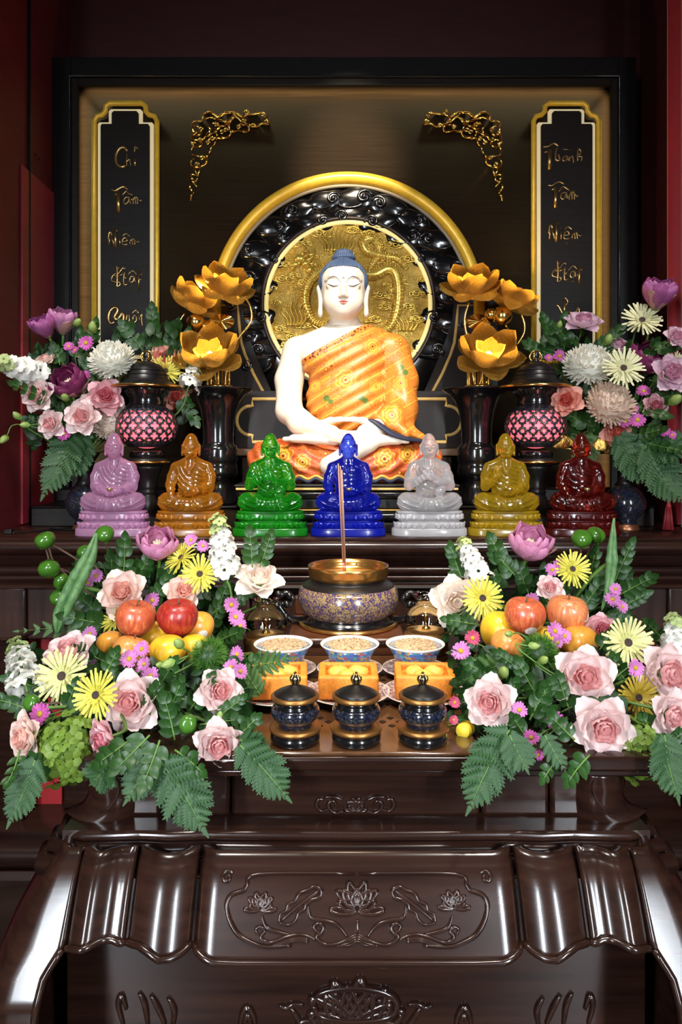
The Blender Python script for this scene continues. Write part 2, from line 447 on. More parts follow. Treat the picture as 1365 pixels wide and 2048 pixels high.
# ---------------------------------------------------------------- stepped stage at the back of the table
def stage():
    t = thing('altar_stage', 'black stepped wooden riser behind the statues with gold inlaid bracket panel', 'riser', (0, 2.3, ZU))
    def bx(n, u0, u1, yf, z0, z1, m=M_BLACKWOOD, bev=.003, back=2.484):
        a = P(u0, 0, yf).x; b = P(u1, 0, yf).x
        return MB().box(a, b, yf - 2.3, back - 2.3, z0 - ZU, z1 - ZU).build(n, m, t, bevel=bev)
    zt1 = ZU + .060; zt2 = ZU + .108
    for ua, ub in ((62, 474), (914, 1310)):
        bx('lower_tier', ua, ub, 2.222, ZU, zt1)
        bx('tier_edge', ua, ub, 2.214, zt1, zt1 + .006, M_LACQ_SATIN)
    bx('upper_tier', 112, 1262, 2.43, zt1 + .006, zt2)
    bx('tier_edge', 112, 1262, 2.424, zt2, zt2 + .006, M_LACQ_SATIN)
    zb = P(0, 912, 2.40).z
    bx('bench_foot', 484, 904, 2.395, ZU + .002, zb)
    bx('bench_ledge', 448, 948, 2.388, zb, P(0, 897, 2.385).z, mat('warm_ledge_wood', (.085, .045, .022), .4))
    zc = P(0, 782, 2.44).z; zl = P(0, 890, 2.44).z
    # bench body with rounded upper corners
    a, b = P(470, 0, 2.43).x, P(928, 0, 2.43).x; r = .055
    poly = [(a, P(0, 897, 2.385).z - ZU), (b, P(0, 897, 2.385).z - ZU)]
    poly += [(b - r + r * math.cos(q), zc - ZU - r + r * math.sin(q)) for q in np.linspace(0, PI/2, 7)]
    poly += [(a + r - r * math.sin(q), zc - ZU - r + r * math.cos(q)) for q in np.linspace(0, PI/2, 7)]
    MB().prism(poly, 2.43 - 2.3, 2.484 - 2.3).build('bench_body', mat('bench_brown', (.012, .0065, .0045), .45, spec=.25), t, bevel=.002)
    # bracket-shaped inlay line
    pts = [(505, 798), (893, 798), (893, 812)]
    arcR = [(897 + 27 * math.sin(q), 841 - 29 * math.cos(q)) for q in np.linspace(0.0, PI, 14)]
    pts += arcR + [(893, 870), (893, 884), (505, 884), (505, 870)]
    pts += [(1398 - u, v) for u, v in reversed(arcR)] + [(505, 812)]
    mb = MB(); mb.tube([P(u, v, 2.4285) - Vector((0, 2.3, ZU)) for u, v in pts], .0055, 6, closed=True, flat=((0, 1, 0), .35))
    mb.build('inlay_line', M_INLAY, t, smooth=False)
stage()

# plinth the big statue sits on
def plinth():
    c = P(694, 0, 2.18).x
    t = thing('statue_plinth', 'black moulded plinth with gold edge lines under the large seated statue', 'plinth', (c, 2.16, ZU))
    zt = P(0, 967, 2.09).z - ZU
    def ring(n, hx, y0, z0, z1, m, bev=.004):
        MB().box(-hx, hx, y0 - 2.16, 2.286 - 2.16, z0, z1).build(n, m, t, bevel=bev)
    ring('plinth_base', .335, 2.052, 0, .030, M_BLACKWOOD)
    ring('plinth_torus', .325, 2.058, .032, .062, M_LACQ, .012)
    ring('plinth_line', .318, 2.066, .064, .068, M_INLAY, .001)
    ring('plinth_waist', .312, 2.072, .070, .100, M_LACQ_SATIN, .004)
    ring('plinth_torus', .325, 2.062, .101, zt - .020, M_LACQ, .010)
    ring('plinth_line', .330, 2.058, zt - .018, zt - .011, M_INLAY, .001)
    MB().box(-.335, .335, 2.055 - 2.16, 2.384 - 2.16, zt - .009, zt - .001).build('plinth_top', M_LACQ_SATIN, t, bevel=.003)
    0 and ring('plinth_top', .335, 2.055, zt - .009, zt - .001, M_LACQ_SATIN, .003)
    return zt + ZU
Z_PLINTH = plinth()

# ---------------------------------------------------------------- the low altar table (front)
ZL = 0.752
XC = .0224
def front_table():
    t = thing('front_altar_table', 'curved dark hardwood altar table with carved lotus apron and dished waist', 'table', (XC, 1.0, 0))
    K = .96 / F_PX
    def X(u): return (u - 715) * K
    def yz(v):                                   # front surface of the flared apron: depth and height by photo row
        q = (v - 1700) / 200.
        y = -.006 - .066 * min(q, 1.6) ** 0.75 if q > 0 else -.006
        return y, EYE - (v - 900) / F_PX * (1 + y)
    # top slab
    MB().box(X(60), X(1370), .012, .78, ZL - .022, ZL).build('table_top', M_ALTAR, t, bevel=.005)
    MB().box(X(80), X(1350), .024, .77, ZL - .034, ZL - .023).build('top_fillet', M_ALTAR, t, bevel=.003)
    zw = .640
    # waist boards
    for u0, u1 in ((170, 318), (322, 458), (462, 968), (972, 1108), (1112, 1260)):
        MB().box(X(u0) * 1.09, X(u1) * 1.09, .062, .085, zw, ZL - .034).build('waist_board', M_ALTAR, t, bevel=.006)
    MB().box(X(165) * 1.09, X(1265) * 1.09, .08, .74, zw, ZL - .034).build('waist_core', M_LACQ_SATIN, t, smooth=False)
    # scrolled ears at the waist ends
    for sx in (-1, 1):
        prof = smooth_path([(.405, .712), (.412, .690), (.408, .672), (.420, .652), (.450, .640)], 5)
        inner = [(.335, .640), (.335, .712)]
        pts = []; nn = 16
        for a, b in prof:
            for i in range(nn):
                s_ = i / (nn - 1) * 2 - 1; pts.append((sx * lerp(.335, a, (s_ + 1) / 2), .046 + .030 * abs(s_) ** 2.2, b))
        mb = MB().grid(pts, nn, len(prof)); mb.f = mb.f if sx < 0 else [f[::-1] for f in mb.f]
        ws = mb.build('waist_scroll', M_ALTAR, t); md = ws.modifiers.new('thick', 'SOLIDIFY'); md.thickness = .012; md.offset = 0
        # dished boss catching the light
        mb = MB(); mb.tube([(sx * a, .042 + .03 * abs((a - .372) / .038) ** 2.2, b) for a, b in smooth_path([(.362, .712), (.358, .692), (.365, .670), (.384, .655), (.405, .650)], 5)], .0042, 8, flat=((0, 1, 0), .8)); mb.build('scroll_edge', M_ALTAR, t)
    # belt moulding, three beads
    for y0, z0, r, ex in ((.022, .633, .0085, 640), (.012, .618, .0105, 655), (-.002, .599, .0145, 668)):
        pts = [(X(715 - ex), y0 + .05, z0), (X(715 - ex) + .006, y0 + .012, z0)]
        for u in (150, 262, 267, 330, 392, 398, 715, 1032, 1038, 1100, 1163, 1168, 1280):
            dy = .004 if u in (262, 267, 392, 398, 1032, 1038, 1163, 1168) else 0
            pts.append((X(u) * 1.02, y0 + dy, z0))
        pts += [(X(715 + ex) - .006, y0 + .012, z0), (X(715 + ex), y0 + .05, z0)]
        mb = MB(); mb.tube(pts, r, 12); mb.build('belt_bead', M_ALTAR, t)
    MB().box(X(90), X(1340), .02, .74, .590, .642).build('belt_core', M_ALTAR, t, smooth=False)
    # apron boards
    low = [(144, 1905), (159, 1887), (179, 1877), (215, 1870), (241, 1872), (262, 1882), (267, 1882), (279, 1877), (297, 1873), (318, 1882), (338, 1895), (359, 1897), (379, 1892), (393, 1882), (397, 1884), (410, 1897), (441, 1909), (487, 1911), (715, 1911)]
    lu = [a for a, b in low] + [1430 - a for a, b in reversed(low[:-1])]; lv = [b for a, b in low] + [b for a, b in reversed(low[:-1])]
    def vlow(u): return float(np.interp(u, lu, lv))
    def bulge(kind, s):
        if kind == 'mid': return .014 * min(1, (1 - max(0, 1 - min(s, 1 - s) / .045)) ** .5) if min(s, 1 - s) < .045 else .014
        if kind == 'col': return .022 * math.sin(PI * s) ** .7
        return .016 * (math.sin(PI * min(1, max(0, s))) ** .6) + .010 * math.sin(PI * s) * math.sin(2 * PI * s)
    bead_pts = []
    for u0, u1, kind in ((151, 264, 'sideL'), (268, 392, 'col'), (397, 1033, 'mid'), (1038, 1162, 'col'), (1166, 1279, 'sideR')):
        nu = 60 if kind == 'mid' else 22; nv = 16; pts = []; edge = []
        for j in range(nv):
            for i in range(nu):
                s = i / (nu - 1); u = lerp(u0, u1, s)
                v = lerp(1690, vlow(u), j / (nv - 1)); y, z = yz(v)
                b = bulge(kind, s if kind != 'sideR' else 1 - s)
                pts.append((X(u), y - b, z))
                if j == nv - 1: edge.append((X(u), y - b - .001, z))
        mb = MB().grid(pts[::-1] if False else pts, nu, nv)
        mb.f = [f[::-1] for f in mb.f]
        o = mb.build('apron_board', M_ALTAR, t); md = o.modifiers.new('thick', 'SOLIDIFY'); md.thickness = .020; md.offset = -1
        b2 = MB(); b2.tube(edge, .0048, 8); b2.build('apron_edge_bead', M_ALTAR, t)
    # corner legs sweeping outwards, down to the floor
    sil = [(87, 1690), (80, 1712), (51, 1762), (26, 1818), (5, 1880), (-12, 1950), (-20, 2048), (-10, 2200), (25, 2450), (60, 2650)]
    inn = [(147, 1690), (147, 1712), (147, 1762), (147, 1818), (146, 1890), (118, 1950), (109, 2048), (112, 2200), (130, 2450), (150, 2650)]
    for sx in (-1, 1):
        vv = np.linspace(1690, 2640, 48); nu = 14; pts = []; edge = []
        for v in vv:
            a = np.interp(v, [q[1] for q in sil], [q[0] for q in sil]); b = np.interp(v, [q[1] for q in inn], [q[0] for q in inn])
            y, z = yz(min(v, 2020)); z = EYE - (v - 900) / F_PX * (1 + y)
            for i in range(nu):
                s = i / (nu - 1); u = lerp(a, b, s)
                pts.append((sx * abs(X(u)), y + .075 * max(0, 1 - s / .55) ** 2.2 - .004, max(z, 0)))
            if 1885 < v < 2600: edge.append((sx * abs(X(b)), y - .006, max(z, 0)))
        mb = MB().grid(pts, nu, len(vv))
        if sx < 0: mb.f = [f[::-1] for f in mb.f]
        o = mb.build('corner_leg', M_ALTAR, t); md = o.modifiers.new('thick', 'SOLIDIFY'); md.thickness = .020; md.offset = -1
        b2 = MB(); b2.tube(edge, .0048, 8); b2.build('apron_edge_bead', M_ALTAR, t)
        sd = []
        for v in vv:                               # side board running back from the corner
            a = np.interp(v, [q[1] for q in sil], [q[0] for q in sil]); y, z = yz(min(v, 2020)); z = EYE - (v - 900) / F_PX * (1 + y)
            for i in range(6): sd.append((sx * abs(X(a)) - sx * .001, lerp(y + .070, .74, i / 5), max(z, 0)))
        mb = MB().grid(sd, 6, len(vv))
        if sx > 0: mb.f = [f[::-1] for f in mb.f]
        mb.build('side_board', M_ALTAR, t)
    # recessed lower front panel
    MB().box(X(95), X(1335), .030, .050, .02, .592).build('recessed_panel', M_ALTAR, t, smooth=False)
    # ---- carving
    def relief(name, strokes, yoff, rad=.0028, n=6):
        rad *= 1.35
        """one carved motif: strokes in photo pixels (u, v) laid on the apron front"""
        mb = MB()
        for st in strokes:
            pts = smooth_path(st, 5); q = []
            for u, v in pts:
                if yoff is None: y, z = yz(v); y -= .0145
                else: y = yoff; z = EYE - (v - 900) / F_PX * (1 + y)
                q.append((X(u), y, z))
            m = len(q); rr = [rad * (.55 + .45 * math.sin(PI * (i + .6) / (m + .2))) for i in range(m)]
            mb.tube(q, rr, n, flat=((0, 1, 0), 1.1))
        return mb.build(name, M_ALTAR, t)
    def C(x, y): return (400 + x / 2.133, 1690 + y / 2.133)
    def mir(st): return [(1428 - u, v) for u, v in st]
    fr = [C(*p) for p in ((660, 94), (250, 97), (205, 145), (190, 165), (140, 185), (124, 230), (140, 290), (180, 350), (240, 385), (300, 402), (400, 396))]
    spiral = [C(118 + 28 * (1 - k / 15) * math.cos(-.6 - k * .62), 110 + 30 * (1 - k / 15) * math.sin(-.6 - k * .62)) for k in range(14)]
    relief('carved_border', [fr, mir(fr)], None); relief('carved_scroll', [spiral], None, .0022); relief('carved_scroll', [mir(spiral)], None, .0022)
    def petal(cx, cy, ang, ln, wd):
        ca, sa = math.cos(ang), math.sin(ang); out = []
        for a, b in ((0, -.18), (.35, -.5), (.75, -.32), (1, 0), (.75, .32), (.35, .5), (0, .18)):
            out.append((cx + (ca * a * ln - sa * b * wd), cy - (sa * a * ln + ca * b * wd)))
        return out
    def lotus(cx, cy, r, yoff, nm='carved_lotus'):
        st = []
        for k, a in enumerate((18, 52, 90, 128, 162)): st.append(petal(cx, cy, math.radians(a), r * (.95 if k % 2 else .8), r * .5))
        for a in (35, 70, 110, 145): st.append(petal(cx, cy - r * .12, math.radians(a), r * 1.05, r * .42))
        for sx in (-1, 1): st.append([(cx, cy + r * .12), (cx + sx * r * .5, cy + r * .08), (cx + sx * r * .85, cy - r * .02), (cx + sx * r * 1.15, cy + r * .08), (cx + sx * r * .8, cy + r * .25), (cx + sx * r * .3, cy + r * .25), (cx, cy + r * .12)])
        return relief(nm, st, yoff, .0024 * max(.8, r / 45))
    c0 = C(670, 240); lotus(c0[0], c0[1], 46, None)
    c1 = C(265, 240); lotus(c1[0], c1[1], 27, None); lotus(1428 - c1[0], c1[1] - 4, 27, None)
    stem = [[C(670, 285), C(672, 345)]]
    for st in ([C(465, 230), C(480, 280), C(540, 292), C(590, 312), C(630, 362)], [C(272, 270), C(295, 320), C(345, 340), C(395, 352)],
               [C(520, 345), C(500, 335), C(490, 315), C(512, 305), C(530, 320), C(520, 345), C(500, 360), C(540, 392), C(600, 385), C(670, 347)],
               [C(262, 350), C(250, 330), C(268, 318), C(288, 335), C(272, 362), C(310, 385), C(380, 360), C(440, 350), C(500, 372)]):
        stem += [st, mir(st)]
    relief('carved_stem', stem, None, .0022)
    wv = []
    for k in range(4):
        st = [C(560 + k * 12, 398), C(620 + k * 6, 372 + k * 8), C(670, 352 + k * 9), C(720 - k * 6, 372 + k * 8), C(780 - k * 12, 398)]; wv.append(st)
        s2 = [C(300 + k * 12, 398), C(350, 384 + k * 4), C(410, 362 + k * 6), C(470, 368 + k * 5)]; wv += [s2, mir(s2)]
    relief('carved_waves', wv, None, .0013)
    leaf = [C(*p) for p in ((345, 300), (350, 265), (375, 250), (380, 225), (410, 210), (425, 180), (460, 165), (490, 150), (520, 165), (510, 195), (480, 205), (455, 225), (450, 245), (425, 260), (415, 290), (385, 310), (345, 300))]
    vein = [C(350, 296), C(430, 225), C(512, 165)]
    relief('carved_leaf', [leaf, vein], None, .0022); relief('carved_leaf', [mir(leaf), mir(vein)], None, .0022)
    # waist ornament
    def W(u, v): return (715 + (u - 715) * 1.085, v * 1.0)
    orn = [[(690, 1622), (675, 1626), (662, 1618), (660, 1606), (670, 1602), (676, 1610)], [(662, 1618), (645, 1622), (635, 1610), (640, 1598), (650, 1600)], [(690, 1600), (672, 1594), (652, 1594)]]
    for f in ((lambda s_: s_), mir): relief('waist_carving', [[W(*p) for p in f(s_)] for s_ in orn[:2]], .060, .0022); relief('waist_carving', [[W(*p) for p in f(orn[2])]], .060, .0022)
    lotus(715, 1618, 20, .060, 'waist_lotus')
    # big lotus pod carved on the recessed panel
    def petals_low(cx, cy, r, spec): return [petal(cx, cy, math.radians(a), r * l, r * .34) for a, l in spec]
    relief('carved_lotus', petals_low(708, 2075, 130, [(a, .8 + .12 * (k % 2)) for k, a in enumerate(range(12, 175, 14))]), .029, .0042)
    pod = [[(622, 2010), (640, 1985), (715, 1975), (785, 1988), (802, 2012), (780, 2035), (715, 2042), (645, 2035), (622, 2010)]]
    relief('carved_pod', pod, .027, .0045)
    mb = MB()
    for r_ in range(4):
        for k in range(7):
            u = 650 + k * 21 + (r_ % 2) * 10; v = 1988 + r_ * 13; z = EYE - (v - 900) / F_PX * 1.028
            mb.ball((X(u), .028, z), .0042, .004, .0042, 8, 6)
    mb.build('carved_seeds', M_ALTAR, t)
    for sx in (0, 1):
        f = (lambda s_: s_) if not sx else mir
        relief('carved_bud', [f([(215, 2048), (205, 2010), (212, 1990), (222, 2018)]), f([(250, 1985), (262, 2010), (268, 2048)]), f([(275, 1990), (290, 2015), (305, 2048)]), f([(312, 1995), (325, 2020), (322, 2050)])], .029, .0036)
        relief('carved_bud', [f([(465, 2060), (470, 2030), (481, 2012), (495, 2032), (500, 2060)]), f([(474, 2048), (482, 2028), (490, 2048)])], .029, .0036)
        relief('carved_tendril', [f([(550, 2010), (565, 2014), (580, 2008), (602, 2008)]), f([(575, 2014), (600, 2050), (620, 2070)])], .029, .0036)
    return t
front_table()
# ---------------------------------------------------------------- the screen behind the statue
YB = 2.54
def screen():
    t = thing('altar_screen', 'tall black oak altar screen with gold moon arch, two gold framed plaques and glowing border', 'screen', (0, YB, ZU))
    O = Vector((0, YB, ZU))
    def B(u, v, dy=0.):
        p = P(u, v, YB) - O; p.y = -dy; return p
    def rect(n, u0, u1, v0, v1, d0, d1, m, par=t, bev=.002):
        a = B(u0, v1); b = B(u1, v0)
        return MB().box(a.x, b.x, -d1, -d0, a.z, b.z).build(n, m, par, bevel=bev)
    zbot = HZ + (EYE - ZU) / YB * F_PX
    rect('board', 150, 1232, 172, zbot, -.03, 0, M_SCREEN, bev=0)
    # frame members
    for n, u0, u1, v0, v1 in (('frame_stile', 117, 153, 131, zbot), ('frame_stile', 1226, 1261, 131, zbot), ('frame_rail', 153, 1226, 131, 170)):
        rect(n, u0, u1, v0, v1, -.03, .055, M_LACQ_SATIN)
    for n, u0, u1, v0, v1 in (('frame_step', 153, 166, 170, zbot), ('frame_step', 1213, 1226, 170, zbot), ('frame_step', 166, 1213, 170, 184)):
        rect(n, u0, u1, v0, v1, .032, .048, M_BLACKWOOD)
    for pts in ([(151, zbot), (151, 168), (1228, 168), (1228, zbot)],):
        mb = MB(); mb.tube([B(u, v, .056) for u, v in pts], .0028, 6); mb.build('frame_bead', M_LACQ, t)
    # light strips tucked behind the frame step, washing the board
    LC = (1, .80, .42)
    def strip(name, a, b, power, width=.008, tilt=0):
        mid = (a + b) / 2 + O; d = bpy.data.lights.new(name, 'AREA'); d.shape = 'RECTANGLE'; d.size = (b - a).length; d.size_y = width; d.energy = power; d.color = LC
        o = bpy.data.objects.new(name, d); COL.objects.link(o); o.location = mid
        x = (b - a).normalized(); z = Vector((0, -1, 0)); z.rotate(Quaternion(x, tilt)); y = z.cross(x)
        o.rotation_euler = Matrix((x, y, z)).transposed().to_euler(); return o
    strip('cove_strip_left', B(164.5, 1000, .020), B(164.5, 190, .020), 1.7)
    strip('cove_strip_right', B(1214.5, 190, .020), B(1214.5, 1000, .020), 1.7)
    strip('cove_strip_top', B(170, 182.5, .020), B(1208, 182.5, .020), 2.0)
    # ---- plaques with stepped shoulders
    def plaque(u0, u1, words, vend=725):
        m_ = [(0, vend), (0, 246), (5, 236), (16, 233), (22, 226), (23, 216), (31, 210)]
        W_ = u1 - u0
        path = [(u0 + a, b) for a, b in m_] + [(u1 - a, b) for a, b in reversed(m_)]
        def inset(d):
            q = [(0, vend - d), (0, 250), (7, 250), (23, 248), (23, 226), (31, 222)]
            q = [(d, vend - d), (d, 246 + d * .75), (d + 3, 243 + d * .7), (22 + d, 243 + d * .7), (22 + d, 220 + d * .8), (26 + d, 216 + d * .8)]
            return [(u0 + a, b) for a, b in q] + [(u1 - a, b) for a, b in reversed(q)]
        pq = rect('plaque', u0 + 1, u1 - 1, 246, vend - 1, 0, .004, M_BLACKWOOD, bev=0)
        mb = MB(); mb.tube([B(u, v, .012) for u, v in path + [path[0]]], .0095, 10); mb.build('plaque_frame', M_GOLDP, pq)
        def plate(n, d, d0, d1, m):
            poly = [(B(u, v).x, B(u, v).z) for u, v in inset(d)]
            return MB().prism(poly, -d1, -d0).build(n, m, pq, smooth=False)
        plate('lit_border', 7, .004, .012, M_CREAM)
        plate('plaque_field', 14, .004, .020, M_BLACKWOOD)
        for txt, strokes in words:
            mb = MB()
            for st, w in strokes:
                q = smooth_path(st, 5) if len(st) > 2 else st
                m = len(q); r = [1.25 * w * YB / F_PX * (.78 + .22 * math.sin(PI * (i + .5) / m)) for i in range(m)]
                mb.tube([B(u, v, .022) for u, v in q], r, 8, flat=((0, 1, 0), .7))
            mb.build('lettering', M_LETTER, pq)
        return pq
    M_LETTER = mat('letter_gold', (.50, .33, .13), .30, .9, .1)
    def TR(ox, oy, s):
        def f(w, *pts): return ([(ox + x / s, oy + y / s) for x, y in pts], w / s / 2)
        return f
    a = TR(190, 180, 6.827); b = TR(190, 480, 9.1); c = TR(1050, 190, 4.095)
    def niem(f, dx=0, dy=0, k=1):
        q = lambda w, *pts: f(w * k, *[((x) * k + dx, (y) * k + dy) for x, y in pts])
        return [q(18, (184, 1150), (190, 1095), (205, 1085), (215, 1110)), q(15, (195, 1095), (190, 1200)), q(14, (200, 1090), (242, 1215)), q(22, (245, 1050), (248, 1220)), q(14, (262, 1075), (252, 1060)), q(12, (282, 1125), (286, 1200)), q(13, (280, 1102), (284, 1104)),
                q(11, (308, 1165), (350, 1158), (335, 1132), (310, 1148), (310, 1190), (355, 1190)), q(9, (310, 1118), (340, 1096), (375, 1120)), q(20, (326, 1228), (330, 1228)), q(11, (368, 1150), (378, 1195)), q(11, (378, 1165), (392, 1145), (398, 1195)), q(11, (400, 1150), (410, 1140), (418, 1195)), q(9, (415, 1155), (440, 1170), (455, 1162))]
    def phat(f, dx=0, dy=0, k=1):
        q = lambda w, *pts: f(w * k, *[(x * k + dx, y * k + dy) for x, y in pts])
        return [q(38, (430, 490), (440, 600), (440, 760), (432, 885)), q(22, (480, 510), (445, 570)), q(28, (415, 630), (345, 700), (345, 770), (430, 795), (490, 800), (485, 850), (425, 885)), q(26, (395, 690), (470, 630), (540, 540), (590, 560)), q(24, (450, 690), (560, 640)), q(32, (570, 600), (555, 750), (570, 840), (625, 830)), q(26, (560, 745), (620, 690)),
                q(24, (745, 690), (690, 695), (662, 755), (690, 800), (735, 765), (745, 690), (765, 795)), q(20, (630, 665), (715, 590), (795, 655)), q(44, (700, 862), (710, 862)), q(40, (832, 575), (826, 940)), q(26, (785, 750), (890, 745)), q(24, (850, 660), (890, 655))]
    left = [('chi', [a(38, (468, 870), (420, 818), (350, 845), (312, 940), (325, 1040), (390, 1083), (440, 1065)), a(16, (462, 905), (456, 1072)), a(14, (458, 1012), (500, 985), (512, 1066)), a(30, (575, 975), (568, 1070)), a(24, (562, 880), (572, 812), (610, 835))]),
            ('tam', [a(30, (250, 1392), (300, 1405), (370, 1370), (420, 1352), (468, 1388)), a(52, (346, 1420), (346, 1700)), a(22, (285, 1458), (340, 1450)), a(16, (400, 1465), (455, 1412), (482, 1442), (540, 1465)), a(18, (490, 1495), (440, 1500), (420, 1550), (440, 1588), (480, 1550), (490, 1495), (510, 1582)), a(17, (520, 1532), (545, 1520), (545, 1590)), a(17, (548, 1535), (575, 1492), (580, 1590)), a(17, (582, 1505), (603, 1500), (605, 1590)), a(15, (606, 1515), (640, 1542), (662, 1530))]),
            ('niem', niem(TR(190, 480, 9.1), dx=-100, dy=-2340, k=2.06)),
            ('phat', phat(b)),
            ('muon', [b(52, (390, 1510), (330, 1540), (282, 1460), (302, 1330), (380, 1255), (440, 1265), (440, 1330), (392, 1410), (420, 1470), (480, 1430), (520, 1362), (550, 1380), (550, 1470), (500, 1530), (460, 1550)), b(28, (620, 1370), (602, 1480), (622, 1520), (660, 1480), (650, 1370)), b(28, (770, 1390), (730, 1420), (722, 1490), (750, 1520), (790, 1480), (782, 1400)), b(22, (700, 1360), (780, 1300), (830, 1360)), b(26, (830, 1400), (850, 1500)), b(24, (850, 1430), (890, 1370), (880, 1470), (900, 1590))])]
    tam_r = [c(13, (178, 757), (210, 760), (245, 738), (275, 732), (310, 748)), c(30, (240, 775), (238, 945)), c(12, (205, 795), (235, 785)), c(10, (265, 810), (300, 770), (352, 800)), c(12, (325, 815), (292, 822), (280, 850), (296, 872), (318, 850), (325, 815), (335, 865)), c(11, (345, 835), (352, 875)), c(11, (352, 850), (368, 808), (374, 872)), c(11, (374, 820), (388, 810), (392, 872)), c(9, (392, 825), (412, 848), (425, 838))]
    right = [('thanh', [c(15, (138, 446), (180, 442), (225, 418), (262, 440)), c(32, (192, 470), (190, 630)), c(12, (150, 490), (182, 480)), c(16, (248, 455), (240, 500), (242, 550), (272, 552), (262, 505)), c(12, (335, 520), (303, 528), (300, 558), (325, 550), (335, 520), (342, 560)), c(6, (295, 466), (365, 470)), c(12, (348, 528), (352, 560)), c(12, (352, 540), (376, 520), (386, 576)), c(14, (428, 455), (418, 500), (420, 560)), c(12, (428, 458), (446, 485), (430, 512)), c(12, (422, 525), (452, 528), (448, 560))]),
             ('tam', tam_r), ('niem', niem(c)), ('phat', phat(c, dx=60, dy=1148, k=.45)),
             ('van', [c(18, (245, 1732), (268, 1748), (312, 1838)), c(18, (312, 1838), (312, 1680)), c(10, (314, 1668), (338, 1702), (318, 1740)), c(12, (360, 1782), (336, 1790), (340, 1812), (362, 1805), (362, 1782), (372, 1812)), c(12, (395, 1780), (400, 1815)), c(12, (400, 1790), (425, 1752), (436, 1800))])]
    plaque(191, 316, left); plaque(1066, 1196, right)
    # ---- pierced gold corner ornaments
    def E(x, y): return (370 + x / 7.583, 210 + y / 7.583)
    st = [((110, 290), (180, 255), (260, 255), (290, 180), (350, 115), (420, 150), (500, 190), (570, 165), (650, 125), (740, 130), (820, 160), (880, 195), (960, 165), (1060, 145), (1180, 130), (1240, 170)),
          ((300, 240), (400, 205), (500, 235), (620, 270), (700, 215), (780, 200), (860, 260), (940, 290)), ((940, 290), (1020, 330), (1100, 330), (1180, 300), (1265, 290), (1240, 235), (1200, 200), (1240, 160)),
          ((900, 140), (930, 115), (970, 130), (960, 165)), ((820, 350), (850, 310), (920, 315), (975, 350), (960, 400), (900, 425), (830, 395), (800, 350)), ((690, 400), (670, 320), (700, 250), (770, 190)),
          ((690, 400), (740, 420), (800, 390)), ((510, 380), (480, 440), (520, 490), (600, 515), (680, 470), (700, 420), (630, 380)), ((400, 310), (470, 290), (540, 340), (500, 380), (430, 360)), ((540, 340), (600, 330), (650, 270)),
          ((340, 500), (420, 440), (470, 400), (520, 380)), ((350, 600), (400, 500), (470, 520), (460, 600), (400, 640)), ((470, 520), (540, 520), (600, 515)), ((110, 300), (130, 400), (110, 500), (140, 600), (100, 700), (130, 780)),
          ((330, 330), (390, 380), (350, 450), (300, 520), (250, 560)), ((130, 330), (220, 350), (260, 420), (210, 480), (140, 470)), ((120, 560), (200, 540), (260, 600), (220, 650), (150, 640)),
          ((400, 620), (400, 690), (350, 760), (340, 800), (280, 780), (200, 790)), ((130, 780), (240, 800), (320, 830), (340, 880), (260, 930), (180, 960), (110, 930), (100, 880), (150, 820)),
          ((140, 970), (180, 1040), (200, 1080), (240, 980)), ((200, 1090), (190, 1150), (140, 1160), (110, 1120), (90, 1090), (120, 1070), (200, 1075)), ((100, 1140), (140, 1190), (190, 1250)), ((95, 1210), (85, 1270), (130, 1330), (140, 1360)), ((140, 1360), (100, 1400), (85, 1460))]
    knobs = [(480, 315), (625, 400), (1035, 330), (1185, 160), (1230, 280), (760, 165), (570, 430), (430, 530), (355, 590), (270, 820), (190, 920), (150, 450), (250, 390), (240, 550), (130, 600), (940, 130), (820, 355), (900, 260)]
    kb = MB(); kb.tube([((5.2 - 4.6 * i / 13) * math.cos(i * .75) * S(YB), -.008 - .006 * i / 13, (5.2 - 4.6 * i / 13) * math.sin(i * .75) * S(YB)) for i in range(14)], [.0030] * 13 + [.0042], 6)
    knob_me = kb.mesh('cloud_curl', M_GOLD)
    for side in (0, 1):
        fm = (lambda q: q) if not side else (lambda q: (1386 - q[0], q[1]))
        o_ = None
        mb = MB()
        for s_ in st:
            q = smooth_path([fm(E(*p)) for p in s_], 4); m = len(q)
            r = [.0058 * (.45 + .55 * math.sin(PI * (i + .5) / m)) for i in range(m)]
            mb.tube([B(u, v, .006 + .004 * math.sin(i * .7)) for i, (u, v) in enumerate(q)], r, 6)
        o_ = mb.build('corner_ornament', M_GOLD, t)
        for kx, ky in knobs:
            put('cloud_curl', knob_me, o_, Matrix.Translation(B(*fm(E(kx, ky)))))
    # ---- moon arch
    CU, CV = 696., 616.
    def ringpts(cu, cv, R, a0, a1, n, dy): return [B(cu + R * math.cos(q), cv - R * math.sin(q), dy) for q in np.linspace(a0, a1, n)]
    mb = MB(); mb.tube(ringpts(695, 622, 261, -.12, PI + .12, 90, .024), 12 * S(YB), 14); mb.build('moon_arch', M_GOLDP, t)
    mb = MB(); mb.tube(ringpts(695, 622, 246, -.3, PI + .3, 90, .022), 3.6 * S(YB), 8); mb.build('arch_inner_edge', M_WHITEG, t)
    mb = MB(); n = 90; pts = []
    for R, dy in ((246, .004), (246, .010), (158, .010)):
        pts += ringpts(CU, 620, R, 0, 2 * PI, n, dy)
    mb.grid(pts, n, 3); mb.f = [f[::-1] for f in mb.f]; mb.build('carved_ring_ground', M_LACQ, t)
